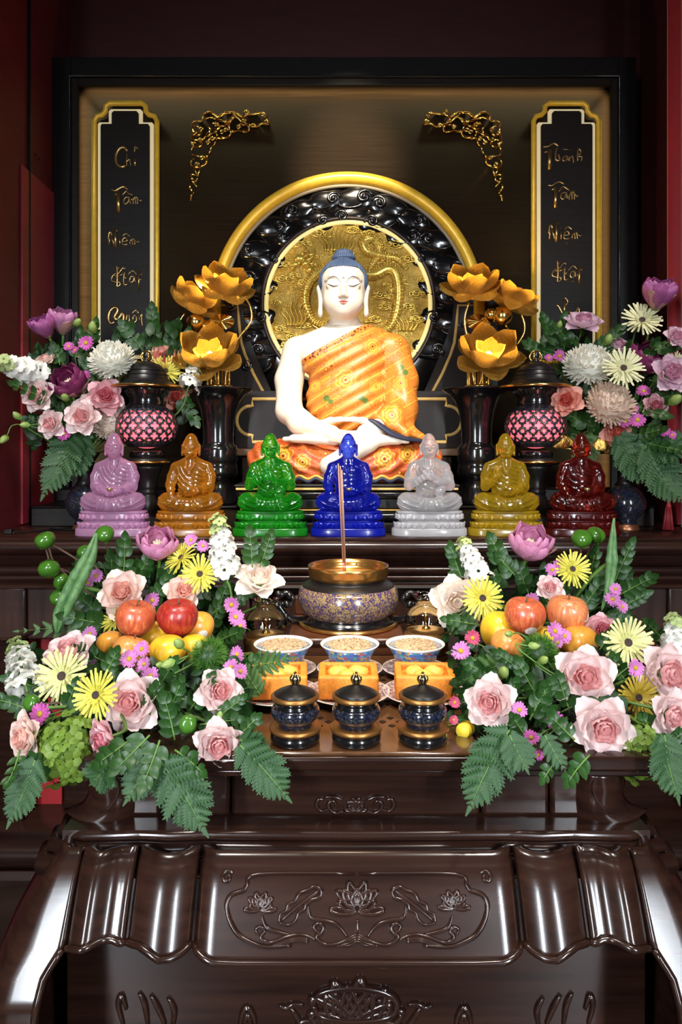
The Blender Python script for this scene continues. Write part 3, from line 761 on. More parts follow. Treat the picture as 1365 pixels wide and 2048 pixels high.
    # carved cloud: lobed cushion with a rolled volute
    def cloud_mesh(seed, name):
        rnd = random.Random(seed); mb = MB()
        nu, nv = 40, 7; pts = []
        for j in range(nv):
            rr = j / (nv - 1)
            for i in range(nu):
                q = 2 * PI * i / nu
                lob = 1 + .13 * abs(math.sin(2.5 * q + seed)) - .05
                h = math.sqrt(max(0, 1 - rr ** 2.4))
                pts.append((lob * rr * math.cos(q) * 1.0, -h * .30 - .0, lob * rr * math.sin(q) * .62))
        mb.grid(pts[::-1], nu, nv, True)
        sgn = 1 if seed % 2 else -1
        cx = .30 * sgn
        q = [(cx + sgn * (.34 - .30 * i / 20) * math.cos(i * .42), -.27 - .16 * i / 20, -.02 + (.34 - .30 * i / 20) * math.sin(i * .42)) for i in range(21)]
        mb.tube(q, [.06 + .03 * i / 20 for i in range(21)], 7)
        mb.ball((cx, -.40, -.02), .12, .1, .12, 10, 8)
        q = [( -sgn * .25 + .5 * math.cos(x), -.29, -.18 + .25 * math.sin(x)) for x in np.linspace(PI * .9, PI * 1.9, 10)]
        mb.tube(q, .035, 6)
        return mb.mesh(name, M_LACQ)
    cm = [cloud_mesh(i, 'cloud_carving') for i in range(1, 5)]
    rnd = random.Random(5); k = 0
    for R, cnt, sc, off in ((184, 13, 40, 0.), (219, 16, 44, .2)):
        for i in range(cnt):
            q = -.62 + (PI + 1.24) * (i + .5 + off) / cnt
            if q > PI + .66: continue
            s_ = sc * rnd.uniform(.88, 1.15) * S(YB)
            p = B(CU + R * math.cos(q), 618 - R * math.sin(q), .008)
            M = Matrix.Translation(p) @ Matrix.Rotation(rnd.uniform(-.25, .25) , 4, 'Y') @ Matrix.Diagonal((s_ * (1 if q < PI / 2 else -1), s_ * .75, s_ * .9, 1))
            put('cloud_carving', cm[k % 4], t, M); k += 1
    # gold dragon roundel
    D = B(697, 611, 0.)
    s1 = S(YB)
    mb = MB(); pr = []
    nr, na = 44, 150; vs = []
    rs = np.linspace(0, 160, nr)
    for r in rs:
        for i in range(na):
            q = 2 * PI * i / na; vs.append((D.x + r * s1 * math.cos(q), -.016, D.z + r * s1 * math.sin(q)))
    mb.grid(vs, na, nr, True); mb.f = [f for f in mb.f]
    m, tt, bs = nodes_of('hammered_gold'); vv = coords(tt)
    vor = N(tt, 'ShaderNodeTexVoronoi'); vor.inputs['Scale'].default_value = 260; L(tt, vv, vor.inputs['Vector'])
    L(tt, ramp(tt, noise(tt, vv, 22, 3), [(.3, (.62, .38, .05)), (.7, (.95, .68, .18))]), bs.inputs['Base Color'])
    bs.inputs['Metallic'].default_value = .45; bs.inputs['Roughness'].default_value = .36; bump(tt, bs, vor.outputs['Distance'], .9, .004)
    rd = mb.build('dragon_roundel', m, t)
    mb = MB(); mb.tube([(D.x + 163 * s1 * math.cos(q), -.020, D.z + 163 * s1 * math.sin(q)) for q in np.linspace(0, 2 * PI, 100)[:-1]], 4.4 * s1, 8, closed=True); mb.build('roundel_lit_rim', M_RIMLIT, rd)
    mb = MB(); mb.tube([(D.x + 171 * s1 * math.cos(q), -.020, D.z + 171 * s1 * math.sin(q)) for q in np.linspace(0, 2 * PI, 100)[:-1]], 4.6 * s1, 8, closed=True); mb.build('roundel_dark_rim', mat('rim_brown', (.03, .014, .008), .35), rd)
    def Rr(u, v, dy=.018): return B(u, v, dy)
    # dragon: scaled body winding behind the head, head at the side, claws, flames, cloud curls
    body = smooth_path([(735, 545), (752, 520), (758, 495), (745, 480), (728, 486), (735, 505), (765, 515), (795, 520), (812, 540)], 6) 
    body2 = smooth_path([(650, 655), (625, 640), (612, 605), (616, 575), (632, 552), (660, 540), (700, 545), (745, 552), (775, 540), (792, 552), (797, 590), (790, 635), (770, 662), (740, 668)], 6)
    for bd, r0, r1 in ((body, 4, 11), (body2, 5, 13)):
        m = len(bd); rr = [lerp(r0, r1, math.sin(PI * i / m)) * s1 for i in range(m)]
        mb = MB(); mb.tube([Rr(u, v, .020) for u, v in bd], rr, 10, flat=((0, 1, 0), .8))
        for i in range(0, m, 1):                                # scales
            u, v = bd[i]
            for s_ in (-.72, -.36, 0, .36, .72):
                j = min(i + 1, m - 1); du, dv = bd[j][0] - bd[i-1 if i else 0][0], bd[j][1] - bd[i-1 if i else 0][1]; ln = math.hypot(du, dv) + 1e-6
                mb.ball(Rr(u - dv / ln * s_ * rr[i] / s1, v + du / ln * s_ * rr[i] / s1, .020 + rr[i] * .62), 2.5 * s1, 2.2 * s1, 2.5 * s1, 6, 4)
        mb.build('dragon_body', M_GOLDR, rd)
    fl = []
    for (cx, cy, hgt, sp, n_) in ((675, 492, 34, 46, 9), (590, 640, 38, 26, 6), (812, 650, 30, 24, 5), (650, 660, 22, 22, 4)):
        mb = MB()
        for i in range(n_):
            s_ = (i / (n_ - 1) - .5) * 2; x0 = cx + s_ * sp * .5
            q = smooth_path([(x0, cy + 14), (x0 + s_ * 6 + 4, cy), (x0 + s_ * 10 - 3, cy - hgt * .5 * (1.2 - abs(s_) * .5)), (x0 + s_ * 14 + 3, cy - hgt * (1.15 - abs(s_) * .5))], 4)
            mb.tube([Rr(u, v, .022) for u, v in q], [3.6 * s1 * (1 - (k_ / (len(q) - 1)) * .92) for k_ in range(len(q))], 6)
        mb.build('flame_relief', M_GOLDR, rd)
    mb = MB(); rnd = random.Random(3)                           # dragon head and mane
    for p in ((600, 520, 13, 9), (592, 532, 9, 7), (612, 530, 9, 8), (606, 512, 6, 5), (587, 540, 6, 5), (620, 542, 8, 9)): mb.ball(Rr(p[0], p[1], .020), p[2] * s1, 7 * s1, p[3] * s1, 12, 8)
    for i in range(9):
        a_ = rnd.uniform(.4, 2.6); x0, y0 = 610 + rnd.uniform(-12, 12), 515 + rnd.uniform(-8, 20)
        q = smooth_path([(x0, y0), (x0 + 12 * math.cos(a_), y0 - 10 * math.sin(a_)), (x0 + 20 * math.cos(a_ + .5), y0 - 18 * math.sin(a_ + .4))], 4)
        mb.tube([Rr(u, v, .024) for u, v in q], [3 * s1 * (1 - k_ / len(q)) + .0008 for k_ in range(len(q))], 6)
    mb.build('dragon_head', M_GOLDR, rd)
    def curl_mesh(seed):
        mb = MB(); rnd = random.Random(seed)
        for c_, r0, turn in ((0, 1., 1), (1.05, .65, -1), (-1.0, .7, 1)):
            q = [(c_ + turn * (r0 - r0 * .85 * i / 18) * math.cos(i * .5), -.25 - .2 * i / 18, (r0 - r0 * .85 * i / 18) * math.sin(i * .5) * .85) for i in range(19)]
            mb.tube(q, [.20] * 18 + [.28], 6)
        q = smooth_path([(-1.9, -.1, -.3), (-1, -.2, -.62), (0, -.22, -.85), (1.05, -.2, -.58), (2.1, -.1, -.8), (2.7, -.05, -.5)], 4); mb.tube(q, .2, 6)
        return mb.mesh('cloud_curl', M_GOLDR)
    cu = [curl_mesh(i) for i in range(2)]
    for i, (u, v, s_, f) in enumerate(((640, 470, 9, 1), (612, 490, 8, -1), (706, 463, 8, 1), (790, 492, 10, -1), (815, 520, 9, 1), (776, 522, 9, -1), (566, 560, 9, 1), (590, 553, 8, -1), (612, 566, 9, 1), (556, 608, 7, 1), (833, 590, 10, 1), (790, 585, 8, -1), (815, 615, 9, -1), (760, 592, 9, 1), (770, 615, 8, 1), (832, 640, 9, -1), (560, 660, 9, 1), (585, 675, 8, -1), (800, 565, 8, 1), (575, 690, 7, 1), (750, 640, 8, -1), (845, 560, 7, 1), (738, 470, 8, 1), (548, 580, 7, 1))):
        put('cloud_curl', cu[i % 2], rd, Matrix.Translation(Rr(u, v, .017)) @ Matrix.Diagonal((s_ * f * s1, s_ * s1 * .9, s_ * s1, 1)))
    rq = random.Random(21)
    for i in range(34):
        a_ = rq.uniform(0, 2 * PI); r_ = rq.uniform(70, 148); s_ = rq.uniform(4.5, 7)
        put('cloud_curl', cu[i % 2], rd, Matrix.Translation(Rr(697 + r_ * math.cos(a_), 611 - r_ * math.sin(a_), .016)) @ Matrix.Diagonal((s_ * rq.choice((-1, 1)) * s1, s_ * s1, s_ * s1, 1)))
    # ---- lower wings with thin inlay
    for side in (0, 1):
        fm = (lambda q: q) if not side else (lambda q: (1392 - q[0], q[1]))
        poly = [(400, 787), (400, 603), (485, 603), (489, 640), (499, 673), (515, 717), (530, 750), (546, 787)]
        poly = [fm(q) for q in poly]
        if not side: poly = poly[::-1]
        pl = [(B(u, v).x, B(u, v).z) for u, v in poly]
        wg = MB().prism(pl[::-1] if side else pl[::-1], -.030, 0).build('arch_wing', mat('wing_brown', (.010, .0055, .004), .45, spec=.25), t, smooth=False)
        ln = [fm(q) for q in ((433, 787), (433, 614), (478, 614), (481, 650), (485, 687), (493, 712), (509, 749), (528, 784))]
        mb = MB(); mb.tube([B(u, v, .0305) for u, v in ln], .0052, 6, flat=((0, 1, 0), .3)); mb.build('wing_inlay', M_INLAY, wg, smooth=False)
    return t
SCREEN = screen()
# ---------------------------------------------------------------- the large seated statue
YS = 2.22
SS = YS / F_PX
M_SKIN = mat('white_porcelain', (.78, .66, .52), .38, var=.03, sss=.0)
def robe_material(name, base, line, gold, centers, leaves=(), stripe=0.):
    """painted brocade: swirling lines, petal medallions and small green leaves at given (x, z) pixel spots"""
    m, t, b = nodes_of(name)
    tc = N(t, 'ShaderNodeTexCoord'); sp = N(t, 'ShaderNodeSeparateXYZ'); L(t, tc.outputs['Object'], sp.inputs[0])
    def M_(op, a, c=None, clamp=False):
        n = N(t, 'ShaderNodeMath', operation=op); n.use_clamp = clamp
        for i, q in enumerate((a, c)):
            if q is None: continue
            if isinstance(q, (int, float)): n.inputs[i].default_value = q
            else: L(t, q, n.inputs[i])
        return n.outputs[0]
    X = M_('DIVIDE', sp.outputs[0], SS); Z = M_('DIVIDE', sp.outputs[2], SS)
    def mixc(f, c1, c2):
        n = N(t, 'ShaderNodeMix', data_type='RGBA'); L(t, f, n.inputs[0])
        for i, c in ((6, c1), (7, c2)):
            if isinstance(c, tuple): n.inputs[i].default_value = (*c, 1)
            else: L(t, c, n.inputs[i])
        return n.outputs[2]
    nz = noise(t, tc.outputs['Object'], 45, 3)
    col = ramp(t, nz, [(.35, tuple(c * .82 for c in base)), (.65, tuple(min(1, c * 1.15) for c in base))])
    vo = N(t, 'ShaderNodeTexVoronoi'); vo.inputs['Scale'].default_value = 1 / (16 * SS); L(t, tc.outputs['Object'], vo.inputs['Vector'])
    ringw = M_('SINE', M_('MULTIPLY', vo.outputs['Distance'], 34.))
    col = mixc(M_('GREATER_THAN', ringw, .80), col, tuple(lerp(a, c, .55) for a, c in zip(base, line)))
    col = mixc(M_('LESS_THAN', ringw, -.86), col, tuple(lerp(a, c, .6) for a, c in zip(base, gold)))
    v2 = N(t, 'ShaderNodeTexVoronoi'); v2.inputs['Scale'].default_value = 1 / (34 * SS); L(t, tc.outputs['Object'], v2.inputs['Vector'])
    col = mixc(M_('LESS_THAN', v2.outputs['Distance'], .13), col, line); col = mixc(M_('LESS_THAN', v2.outputs['Distance'], .09), col, gold)
    if stripe:
        dd = M_('ADD', M_('MULTIPLY', X, -.503), M_('MULTIPLY', Z, .864))
        sw = M_('SINE', M_('MULTIPLY', dd, 2 * PI / 21.))
        col = mixc(M_('GREATER_THAN', sw, .95), col, tuple(lerp(a, c, .8) for a, c in zip(base, gold)))
        edge = M_('LESS_THAN', M_('ABSOLUTE', M_('ADD', dd, -252.2 + 5)), 6.)
        vv = N(t, 'ShaderNodeTexVoronoi'); vv.inputs['Scale'].default_value = 1 / (7 * SS); L(t, tc.outputs['Object'], vv.inputs['Vector'])
        col = mixc(M_('MULTIPLY', edge, M_('LESS_THAN', vv.outputs['Distance'], .38)), col, tuple(c * .5 for c in line))
    for cx, cz, R, pet in centers:
        dx = M_('ADD', X, -cx); dz = M_('ADD', Z, -cz)
        r = M_('SQRT', M_('ADD', M_('MULTIPLY', dx, dx), M_('MULTIPLY', dz, dz)))
        an = M_('ARCTAN2', dz, dx)
        rr = M_('DIVIDE', r, M_('MULTIPLY', M_('ADD', M_('MULTIPLY', M_('ABSOLUTE', M_('SINE', M_('MULTIPLY', an, pet / 2))), .22), .86), R))
        rc = ramp(t, rr, [(0., line), (.10, gold), (.22, line), (.27, gold), (.42, tuple(lerp(a, c, .4) for a, c in zip(base, gold))), (.52, tuple(lerp(a, c, .6) for a, c in zip(base, line))), (.56, tuple(lerp(a, c, .7) for a, c in zip(base, gold))), (.70, base), (.92, tuple(lerp(a, c, .6) for a, c in zip(base, line))), (.96, base)], 'CONSTANT')
        col = mixc(M_('LESS_THAN', rr, 1.), col, rc)
    for cx, cz, R in leaves:
        dx = M_('ADD', X, -cx); dz = M_('ADD', Z, -cz)
        r = M_('SQRT', M_('ADD', M_('MULTIPLY', dx, dx), M_('MULTIPLY', dz, dz)))
        col = mixc(M_('LESS_THAN', r, R), col, (.10, .16, .025))
    L(t, col, b.inputs['Base Color']); b.inputs['Roughness'].default_value = .42
    return m
def statue():
    org = P(690, 965, YS); org.z = Z_PLINTH
    t = thing('buddha_statue', 'large white seated buddha statue with blue hair and orange brocade robe', 'statue', org)
    # body
    f = SDF((-152, -104, -4), (152, 85, 352), 1.7)
    f.ell((4, 28, 250), (86, 48, 66), 14); f.ell((6, 26, 165), (80, 50, 85), 16)
    f.cap((0, 18, 300), (-3, 12, 348), 31, 27, 10)
    for sx in (-1, 1):
        f.cap((sx * 18, 24, 300), (sx * 92, 26, 268), 22, 25, 16)
    f.ell((-45, 0, 252), (42, 24, 34), 18)
    f.chain([(-100, 26, 264), (-113, 20, 205), (-112, 8, 142)], [27, 27, 26], 12)
    f.chain([(-112, 8, 142), (-88, -28, 118), (-50, -58, 103)], [26, 24, 16], 9)
    f.chain([(103, 26, 264), (114, 18, 205), (112, 4, 142)], [25, 26, 26], 12)
    f.chain([(112, 4, 142), (90, -30, 118), (58, -58, 104)], [25, 22, 16], 9)
    # right hand on top, palm then fingers
    f.cap((-50, -60, 103), (-24, -68, 96), 15, 14, 6, (1, .8, 1))
    f.cap((58, -60, 103), (36, -68, 97), 15, 14, 6, (1, .8, 1))
    for i, (z, y) in enumerate(((100, -72), (94, -77), (88.5, -79), (83.5, -77))):
        f.chain([(-26, y + 4, z), (-2, y - 1, z - 4), (16, y - 1, z - 5), (30 - i * 3, y + 2, z - 3)], [5.4, 5.0, 4.6, 3.9], 1.5)
    for i, (z, y) in enumerate(((99, -70), (93, -72), (87, -73))):
        f.chain([(40, y + 4, z), (26, y - 2, z - 7), (10, y, z - 12)], [6, 5.4, 5], 2)
    f.chain([(-44, -64, 112), (-28, -70, 119), (-10, -72, 121), (2, -72, 121)], [8.5, 6.6, 5.2, 4.2], 3)
    f.chain([(50, -64, 112), (34, -70, 119), (16, -72, 121), (3, -72, 121)], [8.5, 6.6, 5.2, 4.2], 3)
    # feet turned up on the thighs
    f.chain([(-20, -60, 80), (-60, -60, 84), (-98, -52, 85)], [11, 12, 10.5], 5, (1, 1.2, .8))
    for i in range(5): f.chain([(-92 - i * 1, -60 + i * 5.5, 85 - i * .5), (-116 + i * 3.2, -58 + i * 6, 84 - i * .6)], [5.2 - .4 * (i > 0), 4.6 - .35 * i], 1.6)
    f.chain([(40, -68, 75), (72, -64, 82), (100, -58, 81)], [14, 12, 10], 6, (1, 1.2, .85))
    for i in range(5): f.chain([(96, -63 + i * 5.5, 81), (120 - i * 2.4, -60 + i * 6, 79)], [5 - .3 * i, 4.2 - .3 * i], 1.6)
    f.chain([(46, -68, 74), (6, -78, 54), (-30, -80, 34)], [16, 18, 18], 8)
    V, Q = f.mesh(); V = relax(V, Q, 1, .4)
    # head
    h = SDF((-62, -66, 318), (58, 66, 450), 1.0)
    h.ell((-3, 8, 402), (46, 48, 46), 4); h.ell((-3, -4, 380), (41.5, 42, 47), 8); h.ell((-3, -9, 354), (31, 32, 24), 14)
    h.ell((-3, -22, 343), (15, 16, 11), 9)
    for sx in (-1, 1):
        h.ell((-3 + sx * 20, -22, 364), (18, 17, 19), 12)                   # cheeks
        h.ell((-3 + sx * 20.5, -35.2, 391), (13, 6.2, 9), 6.0)          # lowered lids
        q = [(-3 + sx * x, y, z) for x, y, z in ((8, -42, 399), (16, -40.5, 406.5), (25, -36.5, 408), (34, -28.5, 403))]
        h.chain(q, [3, 3, 3, 2.6], 6)
        
        h.ell((-3 + sx * 5.8, -45.5, 367.5), (4.2, 5, 3.6), 3)                # nostril wings
        ex = -3 + sx * 47.5
        h.chain([(ex - sx * 5, 8, 402), (ex + sx * .5, 10, 393), (ex - sx * 2.5, 4, 366), (ex - sx * 1.5, 0, 343)], [6.5, 8, 6.5, 7.5], 4, (.72, 1.1, 1))
    h.chain([(-3, -41, 402), (-3, -45, 388), (-3, -50.5, 371)], [3.6, 4.2, 5.4], 5)
    h.ell((-3, -40.2, 360.2), (8.5, 3.4, 2.2), 3); h.ell((-3, -39.4, 355.8), (7, 3.6, 2.6), 3)
    h.cap((-3, 10, 352), (-3, 14, 318), 27.5, 29, 8)
    hV, hQ = h.mesh(); hV = relax(hV, hQ, 2, .4); hV[:, 2] = (hV[:, 2] - 330) * 1.035 + 322
    bv = BVHTree.FromPolygons([tuple(p) for p in hV], [tuple(int(i) for i in q) for q in hQ])
    o = put('body', np_mesh('body', np.concatenate([V, hV]) * SS, np.concatenate([Q, hQ + len(V)]), M_SKIN), t)
    o['label'] = 'white porcelain body with folded hands and bare shoulder'
    def face_tube(name, pts, rad, m, lift=.2, flat=.5):
        q = []
        for u, v in smooth_path(pts, 6):
            hit = bv.ray_cast(Vector(((u - 690) * .968, -200, 65 + (900 - v) * .968)), Vector((0, 1, 0)))[0]
            if hit is None: hit = Vector(((u - 690) * .968, -40, 65 + (900 - v) * .968))
            q.append((hit - Vector((0, lift, 0))) * SS)
        n_ = len(q); rr = [rad * SS * (.35 + .65 * math.sin(PI * (i + .5) / n_)) for i in range(n_)]
        mb = MB(); mb.tube(q, rr, 6, flat=((0, 1, 0), flat)); return mb.build(name, m, o)
    M_INK = mat('eye_ink', (.015, .013, .014), .5); M_BROW = mat('brow_blue', (.06, .07, .10), .5); M_LIP = mat('lip_red', (.42, .03, .02), .45)
    for sx in (-1, 1):
        F = lambda x, v: (687 + sx * x, v)
        face_tube('eyelid_line', [F(9.5, 572.5), F(15, 573.8), F(21, 573.5), F(27, 571), F(33, 567.5)], 1.15, M_INK)
        face_tube('eyebrow', [F(6, 568), F(9, 561.5), F(16, 555.5), F(23, 554.5), F(30, 557.5), F(35, 563)], .65, M_BROW)
        face_tube('eye_corner', [F(10, 574.5), F(18, 576), F(26, 574)], .5, mat('eye_shade', (.45, .25, .18), .5))
    face_tube('upper_lip', [(678, 604.8), (682, 604.6), (685, 604.0), (687, 604.8), (689, 604.0), (692, 604.6), (696.5, 604.8)], 1.7, M_LIP, .3, .45)
    face_tube('lower_lip', [(681, 607.2), (684, 608.2), (687, 608.6), (690, 608.2), (693, 607.2)], 1.8, mat('lower_lip_rose', (.60, .13, .08), .45), .3, .45)
    hit = bv.ray_cast(Vector((-3, -200, 65 + (900 - 558) * .968)), Vector((0, 1, 0)))[0]
    MB().ball((hit.x * SS, hit.y * SS, hit.z * SS), 2.3 * SS, 1.6 * SS, 2 * SS, 10, 6).build('forehead_mark', M_GOLD, o)
    # hair
    g = SDF((-62, -62, 372), (58, 72, 476), 1.0)
    x, y, z = g.all()
    g.ell((-3, 12, 405), (50, 53, 47), 2)
    th = np.arctan2(x + 3, -(y - 16))
    g.F += (.75 * np.cos(th * 62) + 1.1 * np.maximum(0, np.cos(th * 9)) ** 8).astype(np.float32) * np.clip((60 - g.F) / 60, 0, 1)
    bx_ = np.sqrt(np.maximum(np.abs(x + 3) - 27, 0) ** 2 + np.maximum(np.abs(y + 64) - 44, 0) ** 2 * 0 + np.maximum(np.abs(z - 368) - 45, 0) ** 2) - 14.5
    bx_ = np.maximum(bx_, y + 8 + .0 * z)
    g.cut(bx_.astype(np.float32), (slice(None),) * 3, 1.5)
    sv = np.maximum(385 - 8 * 0 - z, -(y - 200)); g.F = np.maximum(g.F, (388 - z + .12 * (x + 3) ** 2 * 0).astype(np.float32) * np.ones_like(g.F))
    g.ell((-2, 15, 454), (24.5, 23, 9), 2); g.ell((-2, 15, 463), (19, 18, 9), 3)
    hb = np.sin(np.arctan2(x + 2, -(y - 15)) * 30 + z * .55)
    g.F += (.55 * hb * np.clip((z - 449) / 3, 0, 1)).astype(np.float32)
    gV, gQ = g.mesh(); gV[:, 2] = (gV[:, 2] - 330) * 1.035 + 322
    hr = put('hair', np_mesh('hair', gV * SS, gQ, mat('slate_blue_hair', (.055, .085, .165), .55, var=.15)), t); hr['label'] = 'slate blue combed hair with topknot'
    # upper robe over one shoulder
    r = SDF((-104, -96, 66), (190, 90, 330), 1.9)
    r.ell((4, 27, 250), (90, 53, 70), 14); r.ell((6, 24, 165), (84, 55, 92), 16)
    r.cap((18, 24, 302), (92, 26, 270), 26, 29, 16); r.cap((-18, 24, 300), (-92, 26, 268), 26, 27, 16); r.ell((-45, 0, 252), (47, 29, 39), 18); r.cap((0, 18, 300), (-3, 12, 330), 33, 30, 10)
    r.chain([(103, 26, 264), (114, 18, 205), (113, 4, 148)], [31, 32, 34], 14)
    r.chain([(113, 4, 148), (98, -26, 126), (70, -48, 112)], [33, 29, 20], 12)
    r.chain([(112, 0, 130), (120, -30, 100), (150, -38, 88)], [26, 15, 6], 12, (1, 1, 1))
    r.chain([(84, -46, 116), (118, -58, 96), (152, -44, 86)], [14, 8, 5], 8)
    x, y, z = r.all()
    d = ((x + 84) * -.503 + (z - 243) * .864).astype(np.float32)
    fold = np.clip(-d / 10, 0, 1) * 1.6 * np.cos(d * (2 * PI / 21.) + .4 * np.sin(x * .03)) * (x < 80) + 1.6 * np.cos((x * .8 + z * .25) * .22) * (x > 78) * np.clip((240 - z) / 60, 0, 1)
    r.F -= fold.astype(np.float32) * (y < 40)
    r.F = np.maximum(r.F, d * np.ones_like(r.F)); r.F = np.maximum(r.F, ((-86 + .0 * z) - x) * np.ones_like(r.F)); r.F = np.maximum(r.F, (y - 78) * np.ones_like(r.F))
    r.cut(np.sqrt((x - 50) ** 2 / 1.0 + ((y + 66) / 1.0) ** 2 + ((z - 103) / .9) ** 2).astype(np.float32) - 27 * np.ones_like(r.F), (slice(None),) * 3, 4)
    rV, rQ = r.mesh(); rV = relax(rV, rQ, 1, .4)
    M_R1 = robe_material('orange_brocade', (.68, .205, .028), (.34, .040, .012), (.74, .38, .045), [(2, 200, 30, 8), (110, 195, 19, 8), (90, 130, 27, 8), (55, 268, 22, 8), (62, 188, 18, 6), (-60, 190, 16, 6)], [(112, 227, 6), (120, 217, 6), (32, 166, 6.5), (40, 160, 6), (-36, 165, 6), (-28, 158, 5)], 1.)
    rb = put('robe', np_mesh('robe', rV * SS, rQ, M_R1), t); rb['label'] = 'orange brocade robe over one shoulder with lotus medallions'
    mb = MB(); hem = smooth_path([(44, -70, 121), (58, -72, 116), (72, -72, 106), (95, -70, 92), (130, -60, 83), (168, -42, 80)], 6)
    mb.tube([Vector(p) * SS for p in hem], [SS * (3 + 6 * math.sin(PI * i / len(hem))) for i in range(len(hem))], 8, flat=((0, -.6, 1), .5)); mb.build('sleeve_lining', mat('navy_lining', (.02, .024, .05), .5), rb)
    # robe over the crossed legs
    k = SDF((-206, -92, -3), (206, 105, 96), 2.0)
    for sx in (-1, 1):
        k.chain([(sx * 20, 45, 46), (sx * 110, 30, 44), (sx * 148, 0, 42)], [38, 40, 40], 16)
        k.ell((sx * 150, -2, 42), (44, 50, 39), 12)
        k.chain([(sx * 148, -14, 38), (sx * 80, -38, 36), (-sx * 5, -46, 30)], [37, 36, 28], 14)
    k.ell((0, 5, 8), (185, 78, 13), 8)
    x, y, z = k.all()
    for sx in (-1, 1):
        dd = np.sqrt((x - sx * 20) ** 2 + ((z - 95) * 1.3) ** 2)
        fold = 2.0 * np.cos(dd * .28) * np.clip((sx * x - 20) / 40, 0, 1) * np.clip((z - 12) / 10, 0, 1) * (y < 20)
        k.F -= fold.astype(np.float32)
    k.F = np.maximum(k.F, (.5 - z) * np.ones_like(k.F))
    kV, kQ = k.mesh(); kV = relax(kV, kQ, 1, .4)
    M_R2 = robe_material('red_brocade', (.52, .085, .022), (.22, .018, .008), (.70, .36, .035), [(-118, 52, 30, 8), (-80, 40, 22, 8), (75, 46, 30, 8), (120, 55, 26, 8), (150, 30, 22, 6), (-160, 35, 22, 6)], [(-20, 30, 5)])
    lg = put('leg_robe', np_mesh('leg_robe', kV * SS, kQ, M_R2), t); lg['label'] = 'red brocade robe over crossed legs'
    mb = MB(); pts = []
    for i in range(121):
        x = -178 + 356 * i / 120; yy = -math.sqrt(max(0, 1 - (x / 190) ** 2)) * 82 + 4
        pts.append((x * SS, yy * SS, (11 + 3.0 * math.sin(x * .2)) * SS))
    mb.tube(pts, 3.2 * SS, 6); mb.build('gold_hem', mat('hem_gold', (.62, .34, .06), .4, .3), lg)
    mb = MB(); mb.tube([(p[0], p[1] + .003, p[2] - .0075) for p in pts], 4.5 * SS, 6); mb.build('hem_lining', mat('navy_lining', (.02, .024, .05), .5), lg)
    return t
statue()
# ---------------------------------------------------------------- seven glass statues
def glass(name, col, diff, mixf=.45, rough=.22):
    """coloured cast glass: clear refracting body mixed with a milky translucent part"""
    m = bpy.data.materials.new(name); m.use_nodes = True; t = m.node_tree; t.nodes.remove(t.nodes['Principled BSDF'])
    out = t.nodes['Material Output']
    g = N(t, 'ShaderNodeBsdfPrincipled'); g.inputs['Transmission Weight'].default_value = 1.; g.inputs['Roughness'].default_value = rough; g.inputs['IOR'].default_value = 1.45
    g.inputs['Base Color'].default_value = (*col, 1); g.inputs['Coat Weight'].default_value = .5; g.inputs['Coat Roughness'].default_value = .12
    tr = N(t, 'ShaderNodeBsdfTranslucent'); tr.inputs[0].default_value = (*diff, 1)
    df = N(t, 'ShaderNodeBsdfDiffuse')
    cl = ramp(t, noise(t, coords(t), 14, 2), [(.35, tuple(c * .85 for c in diff)), (.65, diff)]); L(t, cl, df.inputs[0])
    m1 = N(t, 'ShaderNodeMixShader'); m1.inputs[0].default_value = .5; L(t, tr.outputs[0], m1.inputs[1]); L(t, df.outputs[0], m1.inputs[2])
    m2 = N(t, 'ShaderNodeMixShader'); m2.inputs[0].default_value = mixf; L(t, g.outputs[0], m2.inputs[1]); L(t, m1.outputs[0], m2.inputs[2])
    L(t, m2.outputs[0], out.inputs['Surface']); MATS[name] = m; return m
YF = 1.995
SF = YF / F_PX
